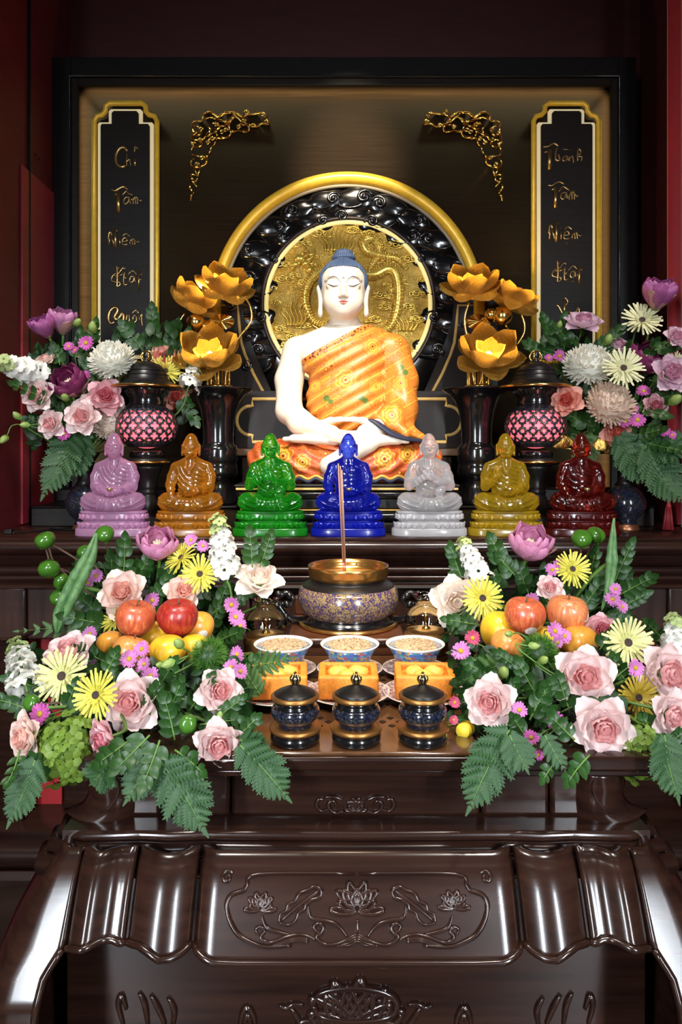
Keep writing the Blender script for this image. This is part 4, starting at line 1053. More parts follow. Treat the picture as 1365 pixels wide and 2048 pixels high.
def figure_mesh(pose):
    f = SDF((-70, -46, 46), (70, 30, 208), 1.05)
    # crossed legs
    for sx in (-1, 1):
        f.chain([(sx * 6, 14, 66), (sx * 36, 6, 67), (sx * 46, -4, 68)], [17, 17, 17], 8)
        f.ell((sx * 47, -5, 68), (15, 19, 17), 6)
        f.chain([(sx * 46, -10, 66), (sx * 22, -24, 64), (-sx * 6, -28, 62)], [15, 14, 11], 7)
    f.ell((0, -4, 56), (50, 34, 9), 5)
    # torso
    f.ell((0, 8, 122), (29, 20, 32), 7); f.ell((0, 6, 95), (26, 21, 27), 8)
    f.cap((0, 5, 146), (0, 3, 166), 12, 9.5, 6)
    for sx in (-1, 1): f.cap((sx * 8, 7, 148), (sx * 30, 8, 136), 9, 11, 8)
    def arm(sx, el, wr, fingers, up=None):
        f.chain([(sx * 32, 8, 135), (sx * 38, 6, 117), el], [10.5, 10.5, 9.5], 4)
        f.chain([el, tuple((a + b) / 2 for a, b in zip(el, wr)), wr], [9.5, 8, 5.8], 3.5)
        hand = fingers[0]
        f.cap(wr, hand, 5.6, 6.0, 2, None)
        for ch in fingers[1:]: f.chain(ch, [2.6] * (len(ch) - 1) + [2.0], 1.2)
    lapR = lambda sx: arm(sx, (sx * 37, 0, 97), (sx * 17, -22, 91), [(sx * 6, -26, 88)] + [[(sx * 6, -29 + i * 1.5, 90 - i * 3), (-sx * 6, -31 + i, 87 - i * 2.4)] for i in range(3)] + [[(sx * 12, -26, 94), (sx * 2, -29, 97)]])
    lapR(1) if pose != 'teach' else None
    if pose == 'lap': lapR(-1)
    elif pose == 'touch':
        arm(-1, (-41, 0, 100), (-35, -22, 84), [(-34, -29, 75)] + [[(-38 + i * 3.6, -33, 73 - abs(i - 1.5) * .5), (-38 + i * 3.6, -33.5, 66), (-37.5 + i * 3.4, -31, 59 + abs(i - 1.4))] for i in range(4)] + [[(-30, -30, 80), (-26, -32, 73)]])
    elif pose == 'raise':
        arm(-1, (-41, -4, 99), (-27, -24, 111), [(-24, -28, 120)] + [[(-28 + i * 3.3, -29, 122), (-27.5 + i * 3.3, -30, 132), (-27 + i * 3.0, -29, 139 - abs(i - 1.5) * 1.2)] for i in range(4)] + [[(-19, -29, 118), (-15, -31, 126)]])
    elif pose == 'teach':
        arm(-1, (-41, -4, 100), (-14, -27, 117), [(-8, -30, 124)] + [[(-11 + i * 3, -32, 126), (-10 + i * 3, -33, 134), (-8 + i * 2.4, -31, 138 - i)] for i in range(4)] + [[(-3, -32, 122), (2, -34, 127)]])
        arm(1, (41, -4, 100), (14, -27, 110), [(5, -31, 118)] + [[(3 - i * 1, -35, 121 - i * 3), (-6, -37, 121 - i * 3), (-10, -34, 120 - i * 3)] for i in range(3)] + [[(5, -34, 122), (0, -36, 128)]])
        f.chain([(30, -2, 100), (20, -16, 92), (14, -22, 86)], [10, 9, 6], 6)
    # head
    f.ell((0, 1, 179), (17, 17, 17), 3); f.ell((0, -3, 172), (15, 14.5, 15), 5); f.ell((0, -6, 163), (10.5, 10, 7), 5)
    f.ell((0, 4, 193), (11.5, 11.5, 9), 4); f.ell((0, 4, 200), (6, 6, 4), 4)
    f.chain([(0, -16.5, 180), (0, -19, 171)], [1.7, 2.4], 1.8); f.cap((-3.5, -16.2, 165), (3.5, -16.2, 165), 1.5, 1.5, 1.2)
    for sx in (-1, 1):
        f.cap((sx * 17, 2, 180), (sx * 16.8, 0, 162), 2.8, 3.2, 1.2, (.8, 1.1, 1))
        f.ell((sx * 7, -15.6, 176), (4.4, 2.4, 2.2), 1.5)
        f.cap((sx * 3, -17, 181), (sx * 10, -14.6, 181.5), 1.3, 1.0, 1.5)
    x, y, z = f.all(); front = (y < 12)
    hl = np.abs(z - 187.5 + .010 * x * x) < .7
    f.F += (.5 * hl * (y < 2)).astype(np.float32)
    # draped folds: arcs swinging from the covered shoulder, then pleats over the legs
    d = np.sqrt((x - 26) ** 2 + (z - 152) ** 2)
    band = np.clip((z - 86) / 6, 0, 1) * np.clip((141 - z) / 6, 0, 1) * np.clip((30 - np.abs(x + 2)) / 5, .28, 1)
    s1 = np.maximum(0, np.cos(d * .78)) ** 3
    f.F -= (1.9 * s1 * band * front * ((x > -30) | (z < 110))).astype(np.float32)
    lap = np.clip((86 - z) / 5, 0, 1) * np.clip((z - 50) / 5, 0, 1)
    fan = np.arctan2(z - 96, np.abs(x) + 2.)
    s2 = np.maximum(0, np.cos(fan * 24)) ** 3
    f.F -= (1.7 * s2 * lap * (y < 5) * (np.abs(x) < 26)).astype(np.float32)
    dk = np.sqrt((np.abs(x) - 18) ** 2 + ((z - 92) * 1.5) ** 2)
    f.F -= (1.5 * np.maximum(0, np.cos(dk * .5)) ** 4 * lap * (y < 5) * (np.abs(x) > 24)).astype(np.float32)
    # neck opening of the robe
    for sx in (-1, 1):
        f.chain([(sx * 9, -6, 152), (sx * 7, -13, 138), (-2, -15.5, 122)], [1.6, 1.6, 1.4], 1.2)
    f.F = np.maximum(f.F, (48.5 - z) * np.ones_like(f.F))
    f.F = np.maximum(f.F, (y - 26) * np.ones_like(f.F))
    V, Q = f.mesh(); V[:, 1] = np.where(V[:, 1] < 0, V[:, 1] * .86, V[:, 1])
    return V * SF, Q
FIG = {p: figure_mesh(p) for p in ('lap', 'touch', 'raise', 'teach')}
def figure_base():
    def ringm(mb, prof, n=72):
        vs = []
        for hx, hy, z in prof:
            for i in range(n):
                a = 2 * PI * i / n; c, s = math.cos(a), math.sin(a); e = .72
                vs.append((hx * math.copysign(abs(c) ** e, c) * SF, .70 * hy * math.copysign(abs(s) ** e, s) * SF, z * SF))
        mb.grid(vs, n, len(prof), True)
        k = len(mb.v) - n; mb.f.append(tuple(range(k, k + n))); mb.f.append(tuple(range(n - 1, -1, -1)))
        return mb
    mb = ringm(MB(), [(72, 40, 0), (75, 43, 1.5), (75, 43, 13), (73, 41, 15.5), (66, 37, 16), (68, 38.5, 18), (66, 37, 27), (60, 33, 29), (60, 33, 31), (65, 36, 33), (66, 37, 37), (63, 35, 43), (63, 35, 45), (66, 37, 46), (66, 37, 49), (62, 34, 50)])
    base = mb.mesh('lotus_base', None); autosmooth(base, 40)
    pm = MB()
    pts = []
    for j in range(6):
        for i in range(7):
            s = i / 6 * 2 - 1; q = j / 5; wdt = math.sin(PI * min(1, .25 + .75 * (1 - q))) ** .5 if j < 5 else 0
            pts.append((s * 6.6 * max(wdt, .08) * SF, -(4.2 * (1 - s * s) * (1 - .4 * q) + 3.0 * q * q) * SF, (q * 12) * SF))
    pm.grid(pts, 7, 6); pet = pm.mesh('lotus_petal', None)
    return base, pet
FB, FP = figure_base()
def figurine(u, v, pose, mats, label, bowl=True, sc=1.):
    mb_, mh_ = mats
    p = P(u, v, YF); t = thing('glass_buddha', label, 'statue', (p.x, YF, ZU), 'row of seven coloured glass statues')
    t.scale = (sc,) * 3
    V, Q = FIG[pose]
    o = put('body', np_mesh('body', V, Q, mh_), t)
    bs = FB.copy(); bs.materials.clear(); bs.materials.append(mb_); ob = put('lotus_base', bs, t)
    pm = FP.copy(); pm.materials.clear(); pm.materials.append(mb_)
    for row, z, n_, hx, hy, flip, s in ((0, 16, 26, 67, 37.5, 1, 1.), (1, 44, 24, 65, 36, -1, .8)):
        for i in range(n_):
            a = 2 * PI * (i + .5 * row) / n_; c, sn = math.cos(a), math.sin(a); e = .72
            x = hx * math.copysign(abs(c) ** e, c) * SF; y = .70 * hy * math.copysign(abs(sn) ** e, sn) * SF
            if y > .012: continue
            nx, ny = c * hy, sn * hx * .9; ang = math.atan2(nx, -ny)
            put('lotus_petal', pm, ob, Matrix.Translation((x, y, z * SF)) @ Matrix.Rotation(ang, 4, 'Z') @ Matrix.Diagonal((s * 1.15, s, s * flip, 1)))
    if bowl:  # bowl-shaped gilt piece stands in for a highlight on the glass
        b = MB(); b.lathe([(0, 0), (3.2, .2), (5.5, 3), (6, 6), (5.2, 6.4), (4.4, 3.5), (2, 2)], 16); b.v = [tuple(q * SF for q in w_) for w_ in b.v]
        bo = b.build('bowl_glint', mat('gilt_glint', (.75, .55, .25), .25, .9), t); bo.location = (1 * SF, -29 * SF, 90 * SF)
    return t
G = {}
for nm, col, diff, mx in (('pink', (.95, .76, .93), (.78, .42, .66), .50), ('amber', (.98, .58, .07), (.62, .25, .02), .42), ('green', (.14, .88, .12), (.015, .36, .015), .42), ('blue', (.08, .16, .97), (.010, .022, .55), .45),
                       ('clear', (.97, .96, .97), (.80, .78, .80), .45), ('yellow', (.97, .78, .08), (.60, .40, .02), .45), ('red', (.85, .09, .05), (.17, .010, .008), .35)):
    G[nm] = (glass(nm + '_glass', col, diff, mx + .10, .25), glass(nm + '_glass_clear', col, diff, mx - .10, .12))
figurine(228, 1078, 'lap', G['pink'], 'pink glass buddha statue with both hands resting in lap')
figurine(382, 1074, 'touch', G['amber'], 'orange amber glass buddha statue with one hand touching its knee')
figurine(541, 1076, 'teach', G['green'], 'green glass buddha statue with both hands joined at chest', bowl=False)
figurine(697, 1076, 'touch', G['blue'], 'deep blue glass buddha statue behind the incense sticks')
figurine(859, 1075, 'teach', G['clear'], 'colourless frosted glass buddha statue with hands joined at chest', bowl=False)
figurine(1012, 1075, 'raise', G['yellow'], 'yellow glass buddha statue with one raised open palm')
figurine(1164, 1073, 'touch', G['red'], 'dark red glass buddha statue with one hand touching its knee')
# ---------------------------------------------------------------- vases, lamps, lanterns
def pxl(prof, vb, s):
    """lathe profile given as (radius px, photo row) -> metres above row vb"""
    return [(r * s, (vb - v) * s) for r, v in prof]
ZT1 = ZU + .066
YV = 2.30
def gu_vase(u, label):
    s = S(YV); vb = HZ + (EYE - ZT1) / s
    t = thing('flared_vase', label, 'vase', (P(u, 0, YV).x, YV, ZT1), 'black trumpet vases flanking the large statue')
    b = MB(); b.lathe(pxl([(39, vb), (41, vb - 2), (41, 1000), (37, 994), (31, 975), (29, 962), (33, 955), (38, 950), (39, 944), (38, 932), (36, 928), (38, 924), (39, 918), (39, 900), (37, 893), (32, 889), (31, 884), (30.5, 868), (32, 845), (36, 822), (43, 803), (54, 789), (66, 782), (69.5, 780), (69, 778), (64, 779.5), (52, 785), (40, 802), (32, 825), (28, 850)], vb, s), 56)
    b.build('vase_body', M_LACQ, t)
    b = MB(); b.tube([(69.3 * s * math.cos(a), 69.3 * s * math.sin(a), (vb - 779) * s) for a in np.linspace(0, 2 * PI, 57)[:-1]], .0012, 6, closed=True); b.build('rim_line', M_LACQ_SATIN, t)
    return t
gu_vase(437, 'black flared vase under gold lotus lamp near the amber glass buddha'); gu_vase(954, 'black flared vase under gold lotus lamp near the yellow glass buddha')

def petal_mesh(name, m, ln=1., wd=.6, cup=.35, tipcurl=0., nu=7, nv=8, tip=.16, ruff=0., base=.18, wmax=.55):
    """one petal: rises along +z from the origin, bulging towards +y (outside); tip can curl outwards"""
    pts = []
    for j in range(nv):
        q = j / (nv - 1)
        w = wd * ((base + (1 - base) * math.sin(PI / 2 * q / wmax)) if q < wmax else math.sqrt(max(0., 1 - ((q - wmax) / (1 - wmax)) ** 2 * (1 - tip * tip))) if tip > .2 else tip * (q < 1) + (1 - tip) * max(0., math.cos(PI / 2 * (q - wmax) / (1 - wmax))) ** .65)
        for i in range(nu):
            s_ = i / (nu - 1) * 2 - 1
            x = s_ * w; y = cup * math.sin(PI * .62 * q) - cup * .75 * s_ * s_ * (.35 + w / wd) * .8 + tipcurl * max(0, q - .55) ** 2 * 4
            y += ruff * math.sin(s_ * 7 + q * 3) * q
            pts.append((x, y, q * ln - abs(tipcurl) * .5 * max(0, q - .6) ** 2 - (.05 * s_ * s_ * q * q if tip > .2 else 0)))
    mb = MB().grid(pts, nu, nv); return mb.mesh(name, m)
def ring_of(me, name, par, n, r, tilt, z=0., sc=1., a0=0., jit=.0, rnd=None):
    """n petals round the z axis; tilt opens them outwards"""
    out = []
    for i in range(n):
        a = a0 + 2 * PI * i / n + (rnd.uniform(-jit, jit) if rnd else 0)
        tl = tilt + (rnd.uniform(-jit, jit) * .6 if rnd else 0)
        k = sc * (1 + (rnd.uniform(-jit, jit) * .4 if rnd else 0))
        M = Matrix.Rotation(a - PI / 2, 4, 'Z') @ Matrix.Translation((0, r, z)) @ Matrix.Rotation(-tl, 4, 'X') @ Matrix.Diagonal((k, k, k, 1))
        out.append(put(name, me, par, M))
    return out
def gold_petal_mat(name, c, e, es):
    m, t, b = nodes_of(name); v = coords(t)
    vo = N(t, 'ShaderNodeTexVoronoi'); vo.inputs['Scale'].default_value = 55; L(t, v, vo.inputs['Vector'])
    L(t, ramp(t, noise(t, v, 26, 4, .8), [(.35, tuple(x * .55 for x in c)), (.55, c), (.72, (1, .80, .35))]), b.inputs['Base Color'])
    b.inputs['Metallic'].default_value = .6; b.inputs['Roughness'].default_value = .30; bump(t, b, vo.outputs['Distance'], 1., .02)
    tr = N(t, 'ShaderNodeBsdfTranslucent'); tr.inputs[0].default_value = (*c, 1); mx = N(t, 'ShaderNodeMixShader'); mx.inputs[0].default_value = .22
    L(t, b.outputs[0], mx.inputs[1]); L(t, tr.outputs[0], mx.inputs[2]); L(t, mx.outputs[0], t.nodes['Material Output'].inputs['Surface'])
    return m
M_PET_O = gold_petal_mat('gold_gauze_petal', (.95, .55, .09), (1, .5, .08), .25)
M_PET_I = gold_petal_mat('lit_gold_petal', (.95, .62, .10), (1, .62, .08), .9)
M_BULB = mat('lamp_bulb', (1, .9, .6), .4, emit=(1, .80, .40), estr=7)
PG_O = petal_mesh('petal', M_PET_O, 1, .40, .36, -.10, 7, 9, .05); PG_I = petal_mesh('petal', M_PET_I, 1, .36, .26, 0, 7, 8, .2)
for me in (PG_O, PG_I): pass
def axis_quat(d, roll=0.):
    return Vector((0, 0, 1)).rotation_difference(Vector(d).normalized()) @ Quaternion((0, 0, 1), roll)
def lotus_lamp(u0, flowers, pods, stems, label):
    """gold lotus lamp: flowers (u, v, radius px, axis, roll) on curved stems over a ring foot"""
    s = S(YV); zb = EYE - (777 - HZ) * s; x0 = P(u0, 0, YV).x
    t = thing('lotus_lamp', label, 'lamp', (x0, YV, zb), 'gold lotus lamps standing on the black vases')
    O = Vector((x0, YV, zb))
    b = MB(); b.lathe([(.0, 0), (.046, 0), (.052, .003), (.052, .006), (.046, .010), (0, .010)], 40); b.build('lamp_foot', M_GOLD, t)
    for i in range(9):
        a = 2 * PI * i / 9; b = MB(); b.lathe([(.0052, .009), (.0042, .014), (.0032, .05), (.003, .075)], 10, (.036 * math.cos(a), .036 * math.sin(a), 0)); b.build('foot_post', M_GOLD, t)
    for (u, v, r, ax, roll, dy) in flowers:
        c = P(u, v, YV) - O; c.y = dy; R = r * s
        b = MB(); b.lathe([(0, 0), (.18, .02), (.30, .12), (.26, .2), (.12, .26), (0, .27)], 20); b.v = [tuple(q * R for q in w_) for w_ in b.v]
        q = axis_quat(ax, roll)
        fl = b.build('lotus_flower', M_PET_I, t); fl.matrix_local = Matrix.Translation(c) @ q.to_matrix().to_4x4()
        ring_of(PG_O, 'petal', fl, 5, .14 * R, .92, .02 * R, R * 1.0, .2); ring_of(PG_O, 'petal', fl, 5, .13 * R, .42, .05 * R, R * 1.15, .85)
        ring_of(PG_I, 'petal', fl, 5, .10 * R, .25, .12 * R, R * .70, .4)
        bb = MB(); bb.ball((0, 0, .40 * R), .10 * R, None, .12 * R, 14, 10); bb.build('bulb', M_BULB, fl)
        lp = c + O + Vector(ax).normalized() * R * .60
        point('lotus_lamp_light', lp, 2.2, (1, .66, .26), .012)
    for (u, v, r, dy) in pods:
        c = P(u, v, YV) - O; c.y = dy
        b = MB(); b.lathe([(0, -1), (.5, -.86), (.86, -.5), (1, 0), (.88, .48), (.55, .82), (.2, .98), (0, 1.02)], 20); b.v = [(x * r * s * (1 + .05 * math.cos(9 * math.atan2(y, x))), y * r * s, z * r * s) for x, y, z in b.v]
        b.build('seed_pod', M_GOLD, t, loc=c)
    for pts, rad in stems:
        q = smooth_path([tuple(P(u, v, YV) - O - Vector((0, 0, 0))) [:1] + (dy,) + (P(u, v, YV).z - O.z,) for u, v, dy in pts], 7)
        b = MB(); b.tube(q, rad, 8); b.build('stem', M_GOLD, t)
    # ruffled gold leaf behind
    for (u, v, r, dy) in (( u0 + 3, 640, 26, .02),):
        c = P(u, v, YV) - O; c.y = dy; pts = []
        for j in range(6):
            for i in range(25):
                a = 2 * PI * i / 24; q = j / 5; pts.append((r * s * q * math.cos(a), (.3 * q * r * s + .12 * r * s * q * math.sin(6 * a)), r * s * q * .62 * math.sin(a)))
        b = MB().grid(pts, 25, 6); b.build('ruffled_leaf', M_GOLD, t, loc=c)
    return t
lotus_lamp(437, [(447, 600, 60, (.32, -.5, .95), .3, -.02), (373, 618, 52, (.55, -.15, .85), .2, .01), (428, 735, 68, (-.05, -.72, .75), .6, -.03)], [(392, 645, 18, .0), (410, 652, 15, .02)],
           [([(447, 772, 0), (470, 690, 0), (503, 640, 0), (494, 600, -.005), (470, 596, -.012)], .0040), ([(425, 772, 0), (365, 690, .01), (354, 655, .01), (368, 625, .01)], .0040), ([(435, 772, -.01), (430, 745, -.02)], .006), ([(430, 772, .02), (385, 690, .02), (392, 655, 0)], .003)], 'gold lotus lamp of three lit flowers standing near the amber glass buddha')
lotus_lamp(958, [(940, 600, 60, (-.05, -.55, .95), .1, -.02), (1020, 620, 52, (.42, -.25, .9), .5, .01), (970, 735, 68, (.0, -.72, .75), .9, -.03)], [(1005, 632, 20, .0), (985, 628, 14, .02)],
           [([(950, 772, 0), (938, 690, 0), (930, 640, 0), (938, 605, -.005)], .0040), ([(968, 772, 0), (1035, 690, .01), (1052, 655, .01), (1042, 618, .01)], .0040), ([(958, 772, -.01), (966, 745, -.02)], .006), ([(960, 772, .02), (1024, 680, .02), (1012, 650, 0)], .003)], 'gold lotus lamp of three lit flowers standing near the yellow glass buddha')

YLN = 2.135
M_LATT = None
def enamel(name, cols, scale=90, rough=.2):
    m, t, b = nodes_of(name); v = coords(t)
    vo = N(t, 'ShaderNodeTexVoronoi'); vo.inputs['Scale'].default_value = scale; L(t, v, vo.inputs['Vector'])
    sep = N(t, 'ShaderNodeSeparateColor'); L(t, vo.outputs['Color'], sep.inputs[0])
    n_ = len(cols); c1 = ramp(t, sep.outputs[0], [(i / n_, c) for i, c in enumerate(cols)], 'CONSTANT')
    L(t, c1, b.inputs['Base Color']); b.inputs['Roughness'].default_value = rough; b.inputs['Coat Weight'].default_value = .6; b.inputs['Coat Roughness'].default_value = .05
    MATS[name] = m; return m
M_CLOIS = enamel('blue_gold_enamel', [(.012, .010, .060), (.03, .02, .09), (.40, .27, .06), (.015, .012, .03), (.30, .22, .10), (.02, .015, .09), (.34, .25, .08), (.10, .06, .12)], 330)
def cloud_enamel(name, cols, scale):
    m, t, b = nodes_of(name); v = coords(t)
    n_ = noise(t, v, scale, 6, .75); k = len(cols)
    L(t, ramp(t, n_, [(.28 + .46 * i / (k - 1), c) for i, c in enumerate(cols)]), b.inputs['Base Color'])
    b.inputs['Roughness'].default_value = .2; b.inputs['Coat Weight'].default_value = .6; b.inputs['Coat Roughness'].default_value = .05; MATS[name] = m; return m
M_BURN = cloud_enamel('burner_enamel', [(.012, .010, .07), (.05, .03, .10), (.015, .012, .09), (.36, .22, .035), (.02, .014, .09), (.03, .018, .08), (.40, .27, .05), (.02, .014, .08), (.12, .07, .06), (.42, .30, .07), (.03, .02, .08)], 60)
M_LANT = enamel('lantern_enamel', [(.012, .012, .022), (.025, .02, .035), (.012, .014, .035), (.07, .05, .02), (.01, .01, .016)], 230, .35)
M_GLOW = mat('lantern_glow', (.9, .2, .25), .5, emit=(1, .13, .17), estr=1.35)
def lantern(u, label):
    s = S(YLN); vb = HZ + (EYE - ZU) / s
    t = thing('altar_lantern', label, 'lantern', (P(u, 0, YLN).x, YLN, ZU), 'pierced altar lanterns')
    L_ = lambda prof, nm, m, n=48: MB().lathe(pxl(prof, vb, s), n).build(nm, m, t)
    L_([(40, vb), (42, vb - 3), (41, vb - 7), (34, 1044), (24, 1036), (20, 1030), (23, 1024), (25, 1012), (24, 1000), (20, 992), (19, 986), (21, 984), (19, 981), (19, 977), (21, 974), (19, 970), (22, 955), (28, 938), (31, 931)], 'pedestal', M_LACQ_SATIN)
    L_([(30, 931), (44, 929), (45, 925), (45, 920), (42, 917), (36, 915)], 'drip_plate', M_LACQ_SATIN)
    b = MB(); b.tube([(45 * s * math.cos(a), 45 * s * math.sin(a), (vb - 924) * s) for a in np.linspace(0, 2 * PI, 49)[:-1]], 3.2 * s, 8, closed=True); b.build('plate_gold_rim', M_GOLD, t)
    L_([(35, 916), (35, 904), (33, 902)], 'lower_collar', M_LACQ)
    # globe: solid caps, pierced band, glowing red shade inside
    gz = (vb - 853) * s; rx, rz = 61 * s, 50 * s
    def G_(lon, lat, k=1.): return (k * rx * math.cos(lat) * math.cos(lon), k * rx * math.cos(lat) * math.sin(lon), gz + k * rz * math.sin(lat))
    DL, DA = 2 * PI / 36, math.radians(12.)
    mb = MB()
    for j in range(-3, 4):
        for i in range(36):
            if (i + j) % 2: continue
            lon0, lat0 = i * DL, j * DA; no = 16; vs = []
            for k in range(no):
                a = 2 * PI * k / no; d = abs(math.cos(a)) + abs(math.sin(a)); vs.append(G_(lon0 + DL * math.cos(a) / d, lat0 + DA * math.sin(a) / d))
            for k in range(no):
                a = 2 * PI * k / no
                rr = (.78 * (.50 + .50 * abs(math.cos(2 * a)) ** .8) if j % 2 == 0 else .46 * (.86 + .14 * math.cos(6 * a)))
                vs.append(G_(lon0 + DL * rr * math.cos(a), lat0 + DA * rr * math.sin(a)))
            mb.add(vs, [(k, (k + 1) % no, no + (k + 1) % no, no + k) for k in range(no)])
    o = mb.build('pierced_globe', M_LANT, t); md = o.modifiers.new('thick', 'SOLIDIFY'); md.thickness = .0022; md.offset = -1
    la = 3 * DA
    for sg, v_, nm in ((1, None, 'globe_shoulder'), (-1, None, 'globe_shoulder')):
        pr = [(rx * math.cos(q), sg * rz * math.sin(q) + gz) for q in np.linspace(la, math.radians(57), 6)]
        b = MB(); b.lathe(pr, 48, cap=False); b.build(nm, M_LANT, t)
    b = MB(); b.ball((0, 0, gz), rx * .90, None, rz * .88, 32, 20); b.build('red_shade', M_GLOW, o)
    L_([(36, 811), (35, 807), (34, 797), (35, 795), (37, 793), (45, 782), (47, 778)], 'upper_collar', M_LACQ)
    for i in range(30):
        a = 2 * PI * i / 30; b = None
        M = Matrix.Rotation(a, 4, 'Z') @ Matrix.Translation((42.5 * s, 0, (vb - 786) * s)) @ Matrix.Rotation(.62, 4, 'Y')
        put('gallery_rib', RIB, t, M)
    L_([(44, 780), (60, 778), (70, 777), (71, 775), (68, 772), (58, 769), (50, 766), (44, 760), (40, 750), (37, 742), (33, 736), (28, 731), (22, 728), (18, 727), (14, 724)], 'lid', M_LACQ_SATIN)
    b = MB(); b.tube([(70.5 * s * math.cos(a), 70.5 * s * math.sin(a), (vb - 775) * s) for a in np.linspace(0, 2 * PI, 61)[:-1]], 2.6 * s, 8, closed=True); b.build('lid_gold_rim', M_GOLD, t)
    for k in range(3):
        L_([(44 + .4 - k * 3, 761 - k * 9), (45 - k * 3, 759.5 - k * 9), (43.5 - k * 3, 758 - k * 9)], 'lid_line', M_LACQ_SATIN)
    f = L_([(8, 726), (10, 724), (8, 721), (5, 719), (7, 715), (9, 711), (7, 706), (3, 702.5), (0, 702)], 'finial', M_LACQ)
    for i in range(6):
        a = 2 * PI * i / 6; q = smooth_path([(6, 723), (11, 718), (11.5, 711), (7, 704), (1, 702)], 4)
        b = MB(); b.tube([(r * s * math.cos(a), r * s * math.sin(a), (vb - v) * s) for r, v in q], 1.5 * s, 6); b.build('crown_rib', M_GOLD, t)
    c = P(u, 853, YLN)
    point('lantern_light', (c.x, YLN - rx * 1.02 - .03, c.z - .02), .10, (1, .25, .22), .02)
    return t
rb_ = MB(); rb_.ball((0, 0, 0), .0016, .0022, .008, 8, 6); RIB = rb_.mesh('gallery_rib', M_LACQ)
lantern(294, 'black pierced lantern glowing red behind the pink glass buddha'); lantern(1072, 'black pierced lantern glowing red behind the dark red glass buddha')

# ---------------------------------------------------------------- the offering table
YBN, ZR = 1.635, .792
M_RISER = wood('riser_rosewood', (.060, .020, .010), (.12, .042, .020), .3, (4, 30, 30), .4)
def offerings_riser():
    t = thing('burner_stand', 'low reddish wooden stand with scrolled brackets carrying the incense burner', 'stand', (P(697, 0, 1.6).x, 1.62, ZL))
    x0, x1 = P(574, 0, 1.505).x - t.location.x, P(812, 0, 1.505).x - t.location.x
    MB().box(x0, x1, 1.504 - 1.62, .14, .030, ZR - ZL).build('stand_top', M_RISER, t, bevel=.004)
    MB().box(x0 + .008, x1 - .008, 1.512 - 1.62, .135, 0, .030).build('stand_body', M_RISER, t, bevel=.003)
    for sx in (-1, 1):
        q = smooth_path([(sx * .10, .02, .045), (sx * .135, .0, .055), (sx * .155, 0, .075), (sx * .165, 0, .10), (sx * .145, 0, .115), (sx * .128, 0, .10), (sx * .14, 0, .085), (sx * .155, 0, .09)], 6)
        b = MB(); b.tube(q, [.009 - .004 * i / len(q) for i in range(len(q))], 8)
        for i in range(6):
            p = q[int(i * len(q) / 6)]; b.ball((p[0] + sx * .006, p[1] - .006, p[2] + .004), .008, .007, .008, 10, 6)
        b.build('scroll_bracket', M_LACQ, t)
        MB().box(sx * .09 if sx > 0 else x0 + .002, x1 - .002 if sx > 0 else -.09, .10, .125, ZR - ZL, .085).build('back_rail', M_RISER, t, bevel=.004)
    return t
offerings_riser()
def burner():
    s = S(YBN); vb = HZ + (EYE - ZR) / s
    t = thing('incense_burner', 'round blue and gold enamel incense burner with wide brass mouth', 'incense burner', (P(697, 0, YBN).x, YBN, ZR))
    k = 1.0
    L_ = lambda prof, nm, m, n=64: MB().lathe(pxl(prof, vb, s), n).build(nm, m, t)
    L_([(96, vb), (99, vb - 2), (99, vb - 5), (96, vb - 8)], 'gold_foot_rim', mat('burner_brass', (.70, .36, .10), .22, .95))
    L_([(95, vb - 7), (90, vb - 14), (82, vb - 22), (78, vb - 28), (78, vb - 32), (74, vb - 34)], 'foot', M_LACQ)
    L_([(72, 1234), (84, 1226), (95, 1214), (100.5, 1200), (101, 1190), (98, 1178), (93, 1170)], 'enamel_body', M_BURN)
    L_([(93, 1171), (91, 1168), (84, 1164), (76, 1161), (73, 1158), (73, 1154)], 'shoulder', M_LACQ_SATIN)
    L_([(72, 1156), (78, 1152), (80, 1145), (80, 1136), (81, 1131), (80, 1129), (77, 1130), (74, 1140), (72, 1150)], 'brass_mouth', mat('burner_brass', (.70, .36, .10), .22, .95))
    L_([(72.5, 1148), (40, 1147), (0, 1146)], 'ash_bed', mat('brass_ash', (.50, .28, .09), .45, .5, .2, 120, bmp=.4))
    return t, EYE - (1147 - HZ) * s
_, zash = burner()
for k, (ub, ut, vt, col) in enumerate(((687.5, 677, 927, 'a red'), (690, 681, 932, 'a brown'), (692, 684, 940, 'a pale'))):
    a = P(ub, 1147, YBN + .004 * k); a.z = zash - .004; bt = P(ut, vt, YBN - .02 + .008 * k)
    d = bt - a; t = thing('incense_stick', ('thin reddish incense stick leaning towards the blue glass buddha, tallest of three', 'thin brown incense stick between two others in the burner', 'thin pale tan incense stick, shortest of three in the burner')[k], 'incense stick', a, 'incense sticks in the burner')
    b = MB(); b.tube([d * .12, d], .0016, 8); b.build('scented_coating', mat('incense_' + str(k), ((.30, .14, .10), (.24, .13, .08), (.36, .22, .15))[k], .7), t)
    b = MB(); b.tube([(0, 0, 0), d * .13], .0010, 6); b.build('bamboo_end', mat('incense_red', (.35, .03, .05), .6), t)

